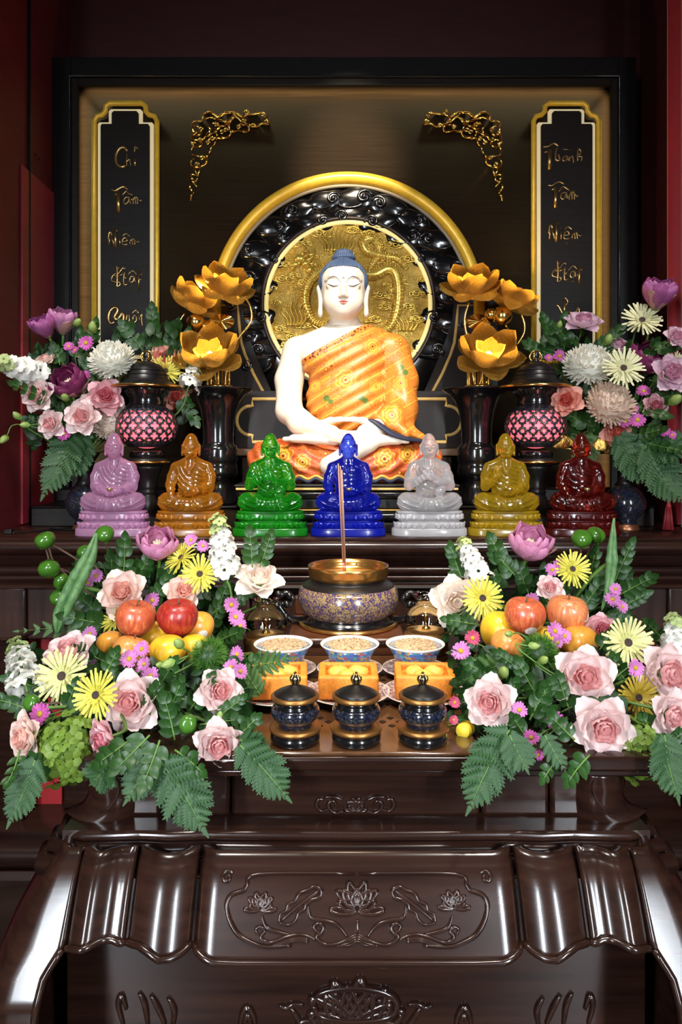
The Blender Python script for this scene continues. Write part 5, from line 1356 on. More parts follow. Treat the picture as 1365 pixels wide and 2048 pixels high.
def thin_glass(name='thin_glass'):
    if name in MATS: return MATS[name]
    m = bpy.data.materials.new(name); m.use_nodes = True; t = m.node_tree; t.nodes.remove(t.nodes['Principled BSDF'])
    tr = N(t, 'ShaderNodeBsdfTransparent'); tr.inputs[0].default_value = (.90, .89, .87, 1); gl = N(t, 'ShaderNodeBsdfGlossy'); gl.inputs['Roughness'].default_value = .04
    lw = N(t, 'ShaderNodeLayerWeight'); lw.inputs[0].default_value = .5; mx = N(t, 'ShaderNodeMixShader')
    L(t, lw.outputs['Fresnel'], mx.inputs[0]); L(t, tr.outputs[0], mx.inputs[1]); L(t, gl.outputs[0], mx.inputs[2]); L(t, mx.outputs[0], t.nodes['Material Output'].inputs['Surface'])
    MATS[name] = m; return m
def clear_glass(name='clear_glass', col=(1, 1, 1), rough=.0):
    if name in MATS: return MATS[name]
    m, t, b = nodes_of(name); b.inputs['Transmission Weight'].default_value = 1; b.inputs['Roughness'].default_value = rough; b.inputs['IOR'].default_value = 1.45
    L(t, ramp(t, noise(t, coords(t), 5, 1), [(.3, tuple(c * .98 for c in col)), (.7, col)]), b.inputs['Base Color']); MATS[name] = m; return m
def oil_lamp(u, Y, vrim, label):
    s = S(Y); t = thing('oil_lamp', label, 'lamp', (P(u, 0, Y).x, Y, ZL), 'glass oil lamps beside the burner'); vb = HZ + (EYE - ZL) / s
    z = lambda v: (vb - (v + vrim - 1196)) * s
    L_ = lambda prof, nm, m, par=t, n=40: MB().lathe([(r * s, z(v)) for r, v in prof], n).build(nm, m, par)
    b = MB(); b.lathe([(42 * s, 0), (44 * s, .003), (43 * s, z(1290)), (45 * s, z(1280)), (44 * s, z(1270)), (40 * s, z(1266)), (0, z(1267))], 40); b.build('brass_cup', mat('antique_brass', (.42, .21, .07), .35, .8, .2), t)
    L_([(38, 1266), (36, 1263), (0, 1262)], 'wax', mat('honey_wax', (.85, .55, .22), .4, sss=.0))
    pr = smooth_path([(39, 1265), (43, 1250), (42, 1238), (34, 1224), (22, 1214), (19, 1208), (22, 1200), (27, 1194)], 4)
    b = MB(); b.lathe([(r * s, z(v)) for r, v in pr], 40, cap=False); b.build('glass_chimney', thin_glass(), t)
    b = MB(); b.tube([(27 * s * math.cos(a), 27 * s * math.sin(a), z(1194 + 2.2 * math.cos(6 * a))) for a in np.linspace(0, 2 * PI, 49)[:-1]], .0011, 6, closed=True); b.build('fluted_rim', thin_glass(), t)
    L_([(10, 1262), (7, 1258), (3, 1255), (3, 1240), (4.5, 1238), (4, 1233), (1.5, 1231), (0, 1231)], 'wick_holder', M_GOLD, n=20)
oil_lamp(532, 1.545, 1200, 'glass chimney oil lamp on brass cup beside the white rose'); oil_lamp(853, 1.545, 1192, 'glass chimney oil lamp on brass cup beside the ruffled cream rose')

# tray with pierced diamonds under the offerings
def tray():
    x = P(705, 0, 1.2).x; t = thing('offering_tray', 'brown wooden tray with dark diamond piercings under the bowls and lidded jars', 'tray', (x, 1.26, ZL))
    MB().box(-.185, .185, -.244, .236, 0, .006).build('tray_board', wood('tray_wood', (.055, .023, .010), (.105, .046, .018), .2, (20, 4, 20), .5), t, bevel=.002)
    dm = MB().prism([(0, -.006), (.006, 0), (0, .006), (-.006, 0)], 0, .0006).mesh('diamond_piercing', M_LACQ_SATIN, False)
    for cx in (-.115, -.058, 0., .058, .115):
        for cy in (-.13, -.02, .09):
            for ox, oy in ((0, .016), (0, -.016), (.014, 0), (-.014, 0)):
                put('diamond_piercing', dm, t, Matrix.Translation((cx + ox + .004, cy + oy, .0064)) @ Matrix.Rotation(PI / 2, 4, 'X'))
tray()
ZTR = ZL + .0065
M_CHINA = mat('white_china', (.80, .76, .70), .25, coat=.4)
M_BLUEPAT = enamel('blue_bowl_enamel', [(.05, .16, .42), (.04, .10, .34), (.10, .30, .55), (.05, .14, .40), (.45, .30, .10), (.04, .10, .30), (.06, .30, .28), (.40, .08, .10), (.05, .18, .45)], 150)
M_PLATE = enamel('patterned_plate', [(.55, .42, .38), (.70, .60, .56), (.40, .22, .20), (.62, .52, .48), (.30, .22, .30)], 190, .25)
def rice_bowl(u, label, seed):
    Y = 1.372; s = S(Y); t = thing('rice_bowl', label, 'bowl', (P(u, 0, Y).x, Y, ZTR + .0126), 'blue enamel bowls of rice')
    H = .0475; R = .0585
    b = MB(); b.lathe([(.026, 0), (.027, .004), (.030, .007), (.040, .018), (.048, .033), (.0535, H - .004)], 48); b.build('bowl_wall', M_BLUEPAT, t)
    b = MB(); b.lathe([(.0535, H - .005), (.0565, H - .003), (R, H), (R - .0015, H + .001), (.054, H - .002), (.048, .033), (.038, .018), (.02, .012), (0, .012)], 48); b.build('white_rim', M_CHINA, t)
    rnd = random.Random(seed); n = 26; pts = []
    V = []
    for j in range(n):
        for i in range(n):
            x = (i / (n - 1) * 2 - 1); y = (j / (n - 1) * 2 - 1); q = max(abs(x), abs(y)); l = math.hypot(x, y) or 1; k = q / l
            X_, Y_ = x * k, y * k; rr = math.hypot(X_, Y_)
            V.append((X_ * .0505, Y_ * .0505, H - .010 + .012 * (1 - rr ** 3) + rnd.uniform(0, .0022) * (rr < .97)))
    MB().grid(V, n, n).build('cooked_rice', RICE, t)
    gr = MB(); gr.ball((0, 0, 0), .0016, .0016, .0042, 6, 5); gm = gr.mesh('rice_grain', RICE)
    o = MB()
    for _ in range(170):
        a = rnd.uniform(0, 2 * PI); r = .049 * math.sqrt(rnd.random()); M = Matrix.Translation((r * math.cos(a), r * math.sin(a), H - .0085 + .012 * (1 - (r / .0505) ** 3))) @ Quaternion(Vector((rnd.gauss(0, 1), rnd.gauss(0, 1), rnd.gauss(0, .4))).normalized(), rnd.uniform(0, 6)).to_matrix().to_4x4()
        o.add([M @ v.co for v in gm.vertices], [tuple(p.vertices) for p in gm.polygons])
    g = o.build('rice_grains', RICE, t); g['kind'] = 'stuff'
    return t
RICE = mat('mixed_rice', (.48, .33, .19), .6, var=.45, vscale=160)
for u, lb, sd in ((567, 'blue patterned bowl of rice beside the oil lamp near the white rose', 1), (700, 'blue patterned bowl of rice in the middle, right below the burner', 2), (831, 'blue patterned bowl of rice beside the oil lamp near the cream rose', 3)):
    c = thing('saucer', 'patterned saucer under the ' + ('rice bowl by the white rose', 'middle rice bowl', 'rice bowl by the cream rose')[sd - 1], 'saucer', (P(u, 0, 1.372).x, 1.372, ZTR), 'saucers under the rice bowls')
    b = MB(); b.lathe([(.034, 0), (.036, .003), (.050, .007), (.064, .012), (.065, .0128), (.063, .0130), (.048, .0095), (.034, .0095), (.030, .0122), (0, .0122)], 48); b.build('saucer_dish', M_PLATE, c)
    b = MB(); b.tube([(.0645 * math.cos(a), .0645 * math.sin(a), .0126) for a in np.linspace(0, 2 * PI, 49)[:-1]], .0008, 6, closed=True); b.build('saucer_rim', M_CHINA, c)
    rice_bowl(u, lb, sd)
M_CAKE = mat('orange_sponge', (.80, .26, .025), .55, var=.18, vscale=90, bmp=.5, bscale=260)
M_CAKE_IN = mat('yellow_filling', (.86, .44, .07), .5, var=.12, vscale=60)
def cake(u, rz, label, pl, seed):
    Y = 1.232; x = P(u, 0, Y).x
    c = thing('cake_plate', pl, 'plate', (x, Y, ZTR), 'plates under the orange cakes')
    b = MB(); b.lathe([(.040, 0), (.042, .003), (.060, .008), (.073, .014), (.0738, .015), (.072, .0154), (.058, .0105), (.040, .0075), (0, .0070)], 48); b.build('plate_dish', M_PLATE, c)
    b = MB(); b.tube([(.073 * math.cos(a), .073 * math.sin(a), .0148) for a in np.linspace(0, 2 * PI, 49)[:-1]], .0009, 6, closed=True); b.build('plate_rim', M_CHINA, c)
    t = thing('orange_cake', label, 'cake', (x, Y, ZTR + .0135), 'orange box shaped cakes'); t.rotation_euler.z = rz
    w, d, h, k = .051, .043, .038, .0085
    def wall(x0, x1, y0, y1, z0, z1): return MB().box(x0, x1, y0, y1, z0, z1)
    f = SDF((-62, -54, -3), (62, 54, 48), 1.5)
    X_, Y_, Z_ = f.all(); rn = np.random.RandomState(seed)
    def rbox(hx, hy, z0, z1, r): 
        qx = np.abs(X_) - hx + r; qy = np.abs(Y_) - hy + r; qz = np.abs(Z_ - (z0 + z1) / 2) - (z1 - z0) / 2 + r
        return np.sqrt(np.maximum(qx, 0) ** 2 + np.maximum(qy, 0) ** 2 + np.maximum(qz, 0) ** 2) + np.minimum(np.maximum(np.maximum(qx, qy), qz), 0) - r
    f.F = rbox(52, 44, 0, 40, 4).astype(np.float32)
    f.cut(rbox(40, 30, 26, 70, 4).astype(np.float32), (slice(None),) * 3, 2)
    f.F += (.7 * np.sin(X_ * .9 + np.sin(Z_ * .5) * 2) * np.sin(Y_ * .8) * np.sin(Z_ * .9 + 1)).astype(np.float32)
    V, Q = f.mesh(); put('cake_shell', np_mesh('cake_shell', V * .001, Q, M_CAKE), t)
    rnd = random.Random(seed)
    for i, (px, py) in enumerate(((-.017, .008), (.017, .010), (-.002, -.014))):
        b = MB(); b.ball((px, py, .030), .019 + rnd.uniform(-.002, .002), .016, .013, 14, 10); b.v = [(x_ + .0012 * math.sin(z_ * 900 + y_ * 500), y_ + .001 * math.sin(x_ * 700), z_ + .001 * math.sin(x_ * 800 + y_ * 600)) for x_, y_, z_ in b.v]
        b.build('filling_lump', M_CAKE_IN, t)
cake(556, .06, 'orange box shaped cake under a leafy sprig beside the small pink daisies', 'patterned plate under the cake by the leafy sprig', 1); cake(697, 0, 'orange box shaped cake in the middle of its row', 'patterned plate under the middle cake', 2); cake(849, -.05, 'orange box shaped cake beside the magenta daisies', 'patterned plate under the cake by the magenta daisies', 3)

M_CLOIS_D = enamel('dark_blue_enamel', [(.006, .007, .014), (.010, .012, .032), (.008, .008, .012), (.045, .042, .028), (.007, .007, .011), (.012, .018, .045), (.022, .024, .028)], 420, .14)
YJ = 1.057
def jar(u, label):
    s = S(YJ); k = s * .865; t = thing('lidded_jar', label, 'jar', (P(u, 0, YJ).x, YJ, ZTR), 'black lidded offering jars')
    vb = 1497
    L_ = lambda prof, nm, m, n=44: MB().lathe([(r * s, (vb - v) * k) for r, v in prof], n).build(nm, m, t)
    br = mat('jar_gold_rim', (.34, .16, .045), .36, .85)
    L_([(45, 1497), (48, 1495), (50, 1487), (49, 1478), (45, 1473), (40, 1471)], 'stand', M_LACQ)
    L_([(40, 1473), (50, 1471), (52, 1468), (52, 1464), (49, 1461), (38, 1460)], 'stand_gold_rim', br)
    L_([(34, 1461), (33, 1457), (38, 1450), (46, 1440), (49, 1430), (48, 1422), (44, 1415)], 'enamel_body', M_CLOIS_D)
    L_([(44, 1416), (40, 1412), (39, 1405), (41, 1401)], 'neck', M_LACQ)
    L_([(40, 1402), (47, 1399), (49, 1396), (48.5, 1392), (45, 1389), (40, 1388)], 'lid_gold_rim', br)
    L_([(44, 1390), (38, 1384), (27, 1378), (14, 1372), (8, 1369), (6, 1366)], 'lid', M_LACQ_SATIN)
    L_([(6, 1367), (7, 1363), (10, 1357), (9.5, 1352), (6, 1345), (1.5, 1340), (0, 1339)], 'finial', M_LACQ)
    for i in range(8):
        a = 2 * PI * i / 8; q = [(6.4, 1366), (7.6, 1363), (10.4, 1357), (10, 1352), (6.4, 1345), (1, 1339.6)]
        b = MB(); b.tube([(r * s * math.cos(a), r * s * math.sin(a), (vb - v) * k) for r, v in q], .0011, 6); b.build('finial_rib', M_GOLD, t)
jar(591, 'black lidded jar on gold rimmed foot in front of the cake by the leafy sprig'); jar(713, 'black lidded jar on gold rimmed foot, the middle one of three'); jar(846, 'black lidded jar on gold rimmed foot next to the yellow candle stub')
def stub():
    p = P(931, 1490, 1.085); t = thing('candle_stub', 'short yellow candle stub lying tilted beside the lidded jar', 'candle', (p.x, 1.085, ZL + .0115)); t.rotation_euler = (math.radians(80), 0, math.radians(-28))
    b = MB(); b.lathe([(0, -.016), (.0105, -.016), (.0112, -.014), (.0112, .012), (.0105, .014), (0, .0135)], 28); b.build('wax', mat('yellow_wax', (.85, .62, .04), .45), t)
    b = MB(); b.lathe([(.0114, -.008), (.0116, -.006), (.0116, .002), (.0114, .004)], 28); b.build('gold_band', mat('ochre_band', (.55, .33, .02), .4), t)
stub()

# ---------------------------------------------------------------- fruit
def fruit_mat(name, a, bcol, c, streak=40):
    m, t, b = nodes_of(name); v = coords(t, (1, 1, .16)); v2 = coords(t)
    n1 = noise(t, v, streak * .22, 5, .75); n2 = noise(t, v2, 1.5, 2)
    c1 = ramp(t, n1, [(.36, a), (.52, bcol), (.68, c)])
    mx = N(t, 'ShaderNodeMix', data_type='RGBA'); mx.inputs[7].default_value = (*bcol, 1); L(t, c1, mx.inputs[6])
    L(t, ramp(t, n2, [(.42, (0, 0, 0)), (.75, (1, 1, 1))]), mx.inputs[0]); L(t, mx.outputs[2], b.inputs['Base Color'])
    b.inputs['Roughness'].default_value = .34; b.inputs['Coat Weight'].default_value = .25; b.inputs['Coat Roughness'].default_value = .15; MATS[name] = m; return m
FM = {'red': fruit_mat('red_apple', (.22, .012, .010), (.34, .022, .016), (.50, .09, .03)), 'rosy': fruit_mat('rosy_apple', (.38, .05, .02), (.50, .10, .04), (.72, .28, .08)), 'blush': fruit_mat('blush_apple', (.48, .08, .035), (.66, .22, .08), (.80, .40, .14)),
      'peach': fruit_mat('peach_apple', (.62, .17, .05), (.74, .28, .06), (.80, .40, .08)), 'yellow': fruit_mat('yellow_mango', (.80, .40, .02), (.86, .50, .025), (.86, .58, .05)), 'orange': fruit_mat('orange_fruit', (.74, .28, .035), (.82, .36, .045), (.86, .44, .06))}
def apple_mesh(seed, dim=.16):
    rnd = random.Random(seed); mb = MB(); n, nv = 32, 22; pts = []
    for j in range(nv):
        ph = PI * j / (nv - 1)
        for i in range(n):
            a = 2 * PI * i / n
            r = 1 + .025 * math.cos(5 * a + seed) * math.sin(ph) ** 2; dimp = dim * math.exp(-(ph / .38) ** 2) + dim * .8 * math.exp(-((PI - ph) / .32) ** 2)
            rr = r * math.sin(ph) ** .92 * (1 + .06 * math.cos(ph)); z = math.cos(ph) * .92
            z -= (dim * 1.9 * math.exp(-(ph / .36) ** 2)) - (dim * 1.5 * math.exp(-((PI - ph) / .30) ** 2))
            pts.append((rr * math.cos(a), rr * math.sin(a), z))
    mb.grid(pts, n, nv, True); mb.f = [f[::-1] for f in mb.f]; return mb
AP = [apple_mesh(1), apple_mesh(2), apple_mesh(3, .04)]
def fruit(u, v, r, Y, kind, shape, label, grp, sticker=None, tilt=(0, 0, 0), nm='apple', sz=1.):
    p = P(u, v, Y); R = r * S(Y); t = thing(nm, label, 'fruit', p, grp); t.rotation_euler = tilt
    me = AP[shape].mesh('skin', FM[kind]); o = put('skin', me, t, Matrix.Diagonal((R, R, R * sz, 1)))
    if shape < 2:
        b = MB(); b.tube([(0, 0, R * .50), (.01 * R, 0, R * .72), (.08 * R, 0, R * .92)], [.05 * R, .04 * R, .055 * R], 6); b.build('stalk', mat('stalk_brown', (.10, .06, .03), .7), t)
    if sticker:
        d = Vector(sticker).normalized(); q = d.to_track_quat('Z', 'Y'); 
        rr = R * (.975 if shape < 2 else .99); pts = []
        for j in range(4):
            for i in range(18):
                a = 2 * PI * i / 18; k = .26 * j / 3; w_ = q @ Vector((k * math.cos(a) * 1.25, k * math.sin(a), 1)); w_ = Vector((w_.x, w_.y, w_.z)).normalized(); pts.append(w_ * rr * 1.035)
        b = MB().grid(pts, 18, 4, True); st = b.build('sticker', mat('fruit_sticker', (.75, .70, .62), .5, var=.35, vscale=400), t)
    return t
ti = t_inv = None
FA, FB_ = 'fruit piled in the bouquet beside the long green pods', 'fruit piled in the bouquet beside the yellow candle stub'
fruit(271, 1236, 40, 1.33, 'rosy', 0, 'rosy streaked apple on top of the pile beside a darker red apple', FA, None, (.15, .1, .5))
fruit(356, 1234, 41, 1.33, 'red', 1, 'deep red apple on top of the fruit pile', FA, None, (.1, -.1, 1.2))
fruit(222, 1288, 28, 1.34, 'orange', 2, 'small orange fruit at the outer edge of pile under rosy apple', FA, nm='orange')
fruit(262, 1305, 38, 1.27, 'peach', 0, 'peach coloured apple below the rosy streaked apple', FA, None, (.3, .1, 2))
fruit(336, 1302, 37, 1.27, 'yellow', 2, 'yellow mango below the deep red apple', FA, nm='mango', sz=.95)
fruit(396, 1253, 33, 1.38, 'orange', 2, 'orange fruit with a small sticker behind the deep red apple', FA, (.45, -.85, -.25), nm='orange')
fruit(316, 1274, 34, 1.38, 'yellow', 2, 'yellow fruit wedged between the two top apples', FA, nm='mango')
fruit(388, 1296, 30, 1.31, 'yellow', 2, 'yellow fruit behind the green flower buds', FA, nm='mango')
fruit(1050, 1230, 41, 1.33, 'rosy', 1, 'red streaked apple with an oval sticker on its front', FB_, (-.1, -.85, -.52), (.1, .05, .3))
fruit(1136, 1226, 41, 1.33, 'blush', 0, 'pale speckled blush apple with a sticker on its side', FB_, (-.85, -.5, .1), (.1, -.05, 1.7))
fruit(1000, 1262, 38, 1.37, 'yellow', 2, 'bright yellow mango beside the stickered apple', FB_, nm='mango', sz=1.15)
fruit(1018, 1293, 37, 1.27, 'peach', 2, 'orange blushed mango below the stickered apple', FB_, nm='mango', sz=.92, tilt=(.2, .5, 0))
fruit(1160, 1283, 37, 1.29, 'orange', 2, 'yellow orange mango below the blush apple', FB_, nm='mango', sz=.95)
fruit(1098, 1284, 34, 1.34, 'yellow', 2, 'yellow mango between the two top apples behind lilac daisies', FB_, nm='mango')
def dish(u, lb):
    t = thing('fruit_dish', lb, 'dish', (P(u, 0, 1.33).x, 1.33, ZL), 'black dishes under the fruit')
    b = MB(); b.lathe([(.05, 0), (.05, .006), (.03, .012), (.03, .02), (.09, .030), (.125, .046), (.124, .048), (.088, .035), (0, .032)], 44); b.build('dish_body', M_LACQ, t)
    b = MB(); b.tube([(.1245 * math.cos(a), .1245 * math.sin(a), .047) for a in np.linspace(0, 2 * PI, 45)[:-1]], .0014, 6, closed=True); b.build('dish_rim', M_GOLD, t)
dish(310, 'black footed dish under the fruit beside the green pods'); dish(1085, 'black footed dish under the fruit with stickers')

# tassel hanging at the end of the table
def tassel():
    p = P(1338, 960, 2.10); t = thing('tassel', 'red silk tassel hanging beside the rear bouquet above the altar table', 'tassel', (p.x, p.y, ZU + .004))
    s = S(2.10); m = mat('red_silk', (.30, .02, .025), .5)
    b = MB(); b.tube([(0, 0, .075), (.001, 0, .12), (-.003, .002, .19), (-.008, .004, .30)], .0016, 6); b.build('tassel_cord', m, t)
    b = MB(); b.lathe([(.002, .105), (.006, .100), (.008, .092), (.005, .082), (.008, .074), (.009, .066)], 16); b.build('tassel_head', m, t)
    b = MB()
    for i in range(26):
        a = i * 2.4; r = .008 * math.sqrt((i + .5) / 26); b.tube([(r * math.cos(a), r * math.sin(a), .07), (r * 1.6 * math.cos(a), r * 1.6 * math.sin(a), .035), (r * 2.2 * math.cos(a), r * 2.2 * math.sin(a), .0)], .0012, 5)
    o = b.build('tassel_threads', m, t); o['kind'] = 'stuff'
tassel()
# ---------------------------------------------------------------- flowers
def petal_mat(name, a, b_, rough=.5, trans=.25, scale=18):
    m = bpy.data.materials.new(name); m.use_nodes = True; t = m.node_tree; b = t.nodes['Principled BSDF']
    c = ramp(t, noise(t, coords(t), scale, 3), [(.3, a), (.7, b_)]); L(t, c, b.inputs['Base Color']); b.inputs['Roughness'].default_value = rough
    tr = N(t, 'ShaderNodeBsdfTranslucent'); L(t, c, tr.inputs[0]); mx = N(t, 'ShaderNodeMixShader'); mx.inputs[0].default_value = trans
    L(t, b.outputs[0], mx.inputs[1]); L(t, tr.outputs[0], mx.inputs[2]); L(t, mx.outputs[0], t.nodes['Material Output'].inputs['Surface']); MATS[name] = m; return m
def leaf_mat(name, a, b_, rough=.35): return petal_mat(name, a, b_, rough, .18, 40)
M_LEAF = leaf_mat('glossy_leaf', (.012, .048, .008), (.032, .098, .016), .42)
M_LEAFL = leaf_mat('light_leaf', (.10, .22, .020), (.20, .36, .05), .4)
M_FERN = leaf_mat('fern_green', (.016, .058, .016), (.038, .108, .029), .55)
M_STEM = mat('stem_green', (.10, .20, .035), .5)
M_TWIG = mat('twig_brown', (.10, .055, .03), .7)
SEEDN = [100]
def rndn(): SEEDN[0] += 1; return random.Random(SEEDN[0])
CORE = {'A': P(195, 0, 1.12), 'Ar': P(290, 0, 1.56), 'B': P(1195, 0, 1.12), 'Br': P(1125, 0, 1.56), 'C': P(172, 0, 2.135), 'D': P(1252, 0, 2.135)}
for k in CORE: CORE[k].z = {'A': ZL + .05, 'Ar': ZL + .06, 'B': ZL + .05, 'Br': ZL + .06, 'C': ZU + .23, 'D': ZU + .23}[k]
PLACE = {'A': 'in the bouquet beside the long green pods', 'Ar': 'in the bouquet beside the long green pods', 'B': 'in the bouquet beside the yellow candle stub', 'Br': 'in the bouquet beside the yellow candle stub', 'C': 'in the vase behind the pink glass buddha', 'D': 'in the vase behind the dark red glass buddha'}
def Yof(v): return float(np.interp(v, [1040, 1130, 1190, 1240, 1300, 1350, 1400, 1480, 1560, 1640], [1.54, 1.50, 1.46, 1.42, 1.20, 1.13, 1.08, 1.02, .975, .965]))
def stem(t, core, rad=.0022, m=None, name='stem', bend=.5, L0=0.):
    """curved stalk from the flower's base back to the middle of its bouquet, in the flower's own frame"""
    t_mat = Matrix.LocRotScale(t.location, t.rotation_quaternion if t.rotation_mode == 'QUATERNION' else t.rotation_euler.to_quaternion(), t.scale)
    c = t_mat.inverted() @ CORE[core]
    k = 1 / t.scale[0]; d = c.length
    q = smooth_path([(0, 0, L0), (0, 0, -d * .25), tuple(c * bend + Vector((0, 0, -d * .22))), tuple(c)], 4)
    b = MB(); b.tube(q, rad * k, 6); return b.build(name, m or M_STEM, t)
REF = []; USED = set()
def near_label(prefix, u, v, core):
    """single out a small thing by the nearest distinct flower and which side of it the thing is on"""
    best = []
    for ru, rv, rc, lab in REF:
        if rc[0] == core[0]: best.append((math.hypot(u - ru, v - rv), ru, rv, lab))
    for d, ru, rv, lab in sorted(best):
        rel = ('above' if v < rv else 'below') if abs(v - rv) > abs(u - ru) * .8 else 'beside'
        for r_ in ((rel,) if rel == 'beside' else (rel, 'close to')):
            out = '%s %s the %s' % (prefix, r_, lab)
            if len(out.split()) <= 16 and out not in USED: USED.add(out); return out
    return prefix + ' ' + PLACE[core]
def bloom(name, label, cat, u, v, Y, axis, core, grp, back=.0, roll=0.):
    ax = Vector(axis).normalized(); p = P(u, v, Y) - ax * back
    if name in ('rose', 'lotus', 'gerbera', 'chrysanthemum'): REF.append((u, v, core, label))
    return thing(name, label, cat, p, grp, axis_quat(ax, roll))

# ---- roses
ROSE = {}
for nm, ci, co, cc in (('pink', ((.80, .40, .40), (.85, .50, .49)), ((.86, .66, .64), (.89, .73, .71)), None), ('peach', ((.82, .42, .34), (.86, .52, .44)), ((.87, .65, .57), (.90, .72, .65)), None), ('white', ((.84, .68, .58), (.86, .74, .64)), ((.88, .78, .70), (.90, .82, .75)), None),
                       ('rose', ((.62, .15, .20), (.70, .24, .28)), ((.76, .40, .44), (.80, .50, .52)), None), ('coral', ((.66, .12, .09), (.74, .20, .15)), ((.80, .34, .26), (.84, .44, .35)), None), ('lilac', ((.58, .24, .36), (.66, .34, .44)), ((.74, .50, .60), (.80, .60, .68)), None)):
    mi = petal_mat(nm + '_rose_heart', *ci); mo = petal_mat(nm + '_rose_petal', *co)
    ROSE[nm] = (petal_mesh('petal', mi, 1, .44, .36, 0, 7, 8, .55, .03, .5, .6), petal_mesh('petal', mo, 1, .54, .42, .08, 9, 9, .60, .03, .42, .55), petal_mesh('petal', mo, 1, .60, .36, .30, 9, 9, .55, .045, .38, .52))
sp_ = MB(); sp_.add([(0, 0, 0), (.16, .06, .3), (0, .16, .42), (-.16, .06, .3), (0, .30, .95)], [(0, 1, 2), (0, 2, 3), (1, 4, 2), (2, 4, 3)]); SEPAL = sp_.mesh('sepal', M_LEAFL)
def rose(kind, u, v, r, axis, core, label, Y=None, stemmed=True, open_=1.):
    Y = Y or Yof(v); R = r * S(Y); rnd = rndn()
    t = bloom('rose', label, 'rose', u, v, Y, axis, core, None, .38 * R, rnd.uniform(0, 6)); a, b_, c = ROSE[kind]
    ring_of(a, 'petal', t, 3, .02 * R, -.02, .18 * R, .52 * R, 0, .12, rnd); ring_of(a, 'petal', t, 4, .10 * R, .08 * open_, .10 * R, .60 * R, .5, .12, rnd)
    ring_of(a, 'petal', t, 5, .18 * R, .16 * open_, .06 * R, .66 * R, .2, .12, rnd); ring_of(b_, 'petal', t, 5, .26 * R, .34 * open_, .02 * R, .72 * R, .8, .14, rnd)
    ring_of(b_, 'petal', t, 5, .32 * R, .50 * open_, -.01 * R, .80 * R, .4, .16, rnd); ring_of(c, 'petal', t, 5, .34 * R, .78 * open_, -.04 * R, .82 * R, 1., .2, rnd)
    cu = MB(); cu.lathe([(0, -.16), (.10, -.14), (.22, -.02), (.26, .10), (.0, .14)], 14); cu.v = [tuple(q * R for q in w_) for w_ in cu.v]; cu.build('calyx', M_STEM, t)
    ring_of(SEPAL, 'sepal', t, 5, .10 * R, 1.3, -.08 * R, .55 * R, .1, .1, rnd)
    if stemmed: stem(t, core, .0026)
    return t
rose('peach', 244, 1185, 43, (.1, -.85, .5), 'Ar', 'peach pink rose right above the rosy streaked apple')
rose('peach', 368, 1183, 34, (.2, -.7, .6), 'Ar', 'peach rose half hidden behind the yellow gerberas above the red apple')
rose('pink', 135, 1302, 47, (-.15, -.55, .85), 'A', 'pink rose seen from its side above the pale yellow gerbera')
rose('pink', 260, 1405, 53, (-.08, -.93, .25), 'A', 'large pale pink rose between the yellow gerbera and purple daisies')
rose('peach', 46, 1475, 42, (-.55, -.78, .1), 'A', 'pink rose facing sideways below the magenta daisy')
rose('rose', 205, 1482, 42, (-.6, -.7, -.15), 'A', 'deeper pink rose tucked under the large pale pink rose')
rose('pink', 440, 1382, 41, (.35, -.85, .3), 'A', 'pink rose below the small daisies beside an orange cake')
rose('pink', 438, 1490, 45, (.18, -.95, .0), 'A', 'pink rose lowest of its bouquet next to the lidded jar')
rose('white', 519, 1155, 43, (.15, -.55, .85), 'Ar', 'creamy white rose beside the incense burner below leafy sprig', 1.50)
rose('white', 917, 1205, 50, (-.2, -.93, .15), 'Br', 'ruffled cream pink rose beside the glass oil lamp', 1.46)
rose('pink', 1101, 1175, 26, (0, -.8, .6), 'Br', 'small pink rose bud above the two stickered apples')
rose('rose', 1206, 1260, 31, (-.1, -.9, .3), 'B', 'small deep pink rose beside the blush apple', 1.30)
rose('rose', 1300, 1288, 27, (.2, -.8, .4), 'B', 'deep pink rose half hidden behind the yellow gerbera', 1.26)
rose('pink', 980, 1405, 46, (-.35, -.88, .25), 'B', 'pale pink rose beside the candle stub with a pointed petal')
rose('pink', 1172, 1355, 55, (-.05, -.93, .3), 'B', 'large pink rose below the blush apple', 1.12)
rose('pink', 1208, 1457, 56, (-.05, -.97, .05), 'B', 'large open pink rose above the green hydrangea')
rose('pink', 1342, 1348, 56, (.25, -.93, .2), 'B', 'large pink rose below the white stock beside yellow gerbera')
rose('pink', 1348, 1432, 44, (.3, -.92, .05), 'B', 'pink rose directly below a larger pink rose')
# rear vases
rose('pink', 73, 790, 32, (-.15, -.95, .15), 'C', 'pink rose below the white stock spike', 2.05)
rose('pink', 100, 847, 27, (-.2, -.95, .05), 'C', 'small pink rose lowest in its vase above hanging fern', 2.05)
rose('pink', 163, 833, 32, (.05, -.95, .2), 'C', 'pale pink rose touching another just above it', 2.03)
rose('pink', 178, 812, 26, (.1, -.9, .35), 'C', 'pink rose peeping out from behind a paler rose', 2.08)
rose('rose', 212, 791, 33, (.3, -.9, .2), 'C', 'deep pink rose beside the glowing lantern', 2.06)
rose('peach', 91, 716, 20, (-.2, -.5, .85), 'C', 'small pale rose bud above the purple lotus', 2.12)
rose('coral', 332, 716, 30, (.25, -.8, .5), 'C', 'coral pink rose showing behind the black lantern lid', 2.26)
rose('coral', 352, 795, 22, (.2, -.9, .2), 'C', 'coral rose half hidden between lantern and flared vase', 2.26)
rose('lilac', 1168, 640, 34, (-.05, -.55, .85), 'D', 'lilac pink rose rising in front of the plaque', 2.22)
rose('coral', 1134, 800, 29, (-.35, -.9, .15), 'D', 'coral rose beside the glowing lantern globe', 2.07)
rose('lilac', 1238, 688, 26, (.2, -.6, .7), 'D', 'pale lilac rose above the white chrysanthemum', 2.2)
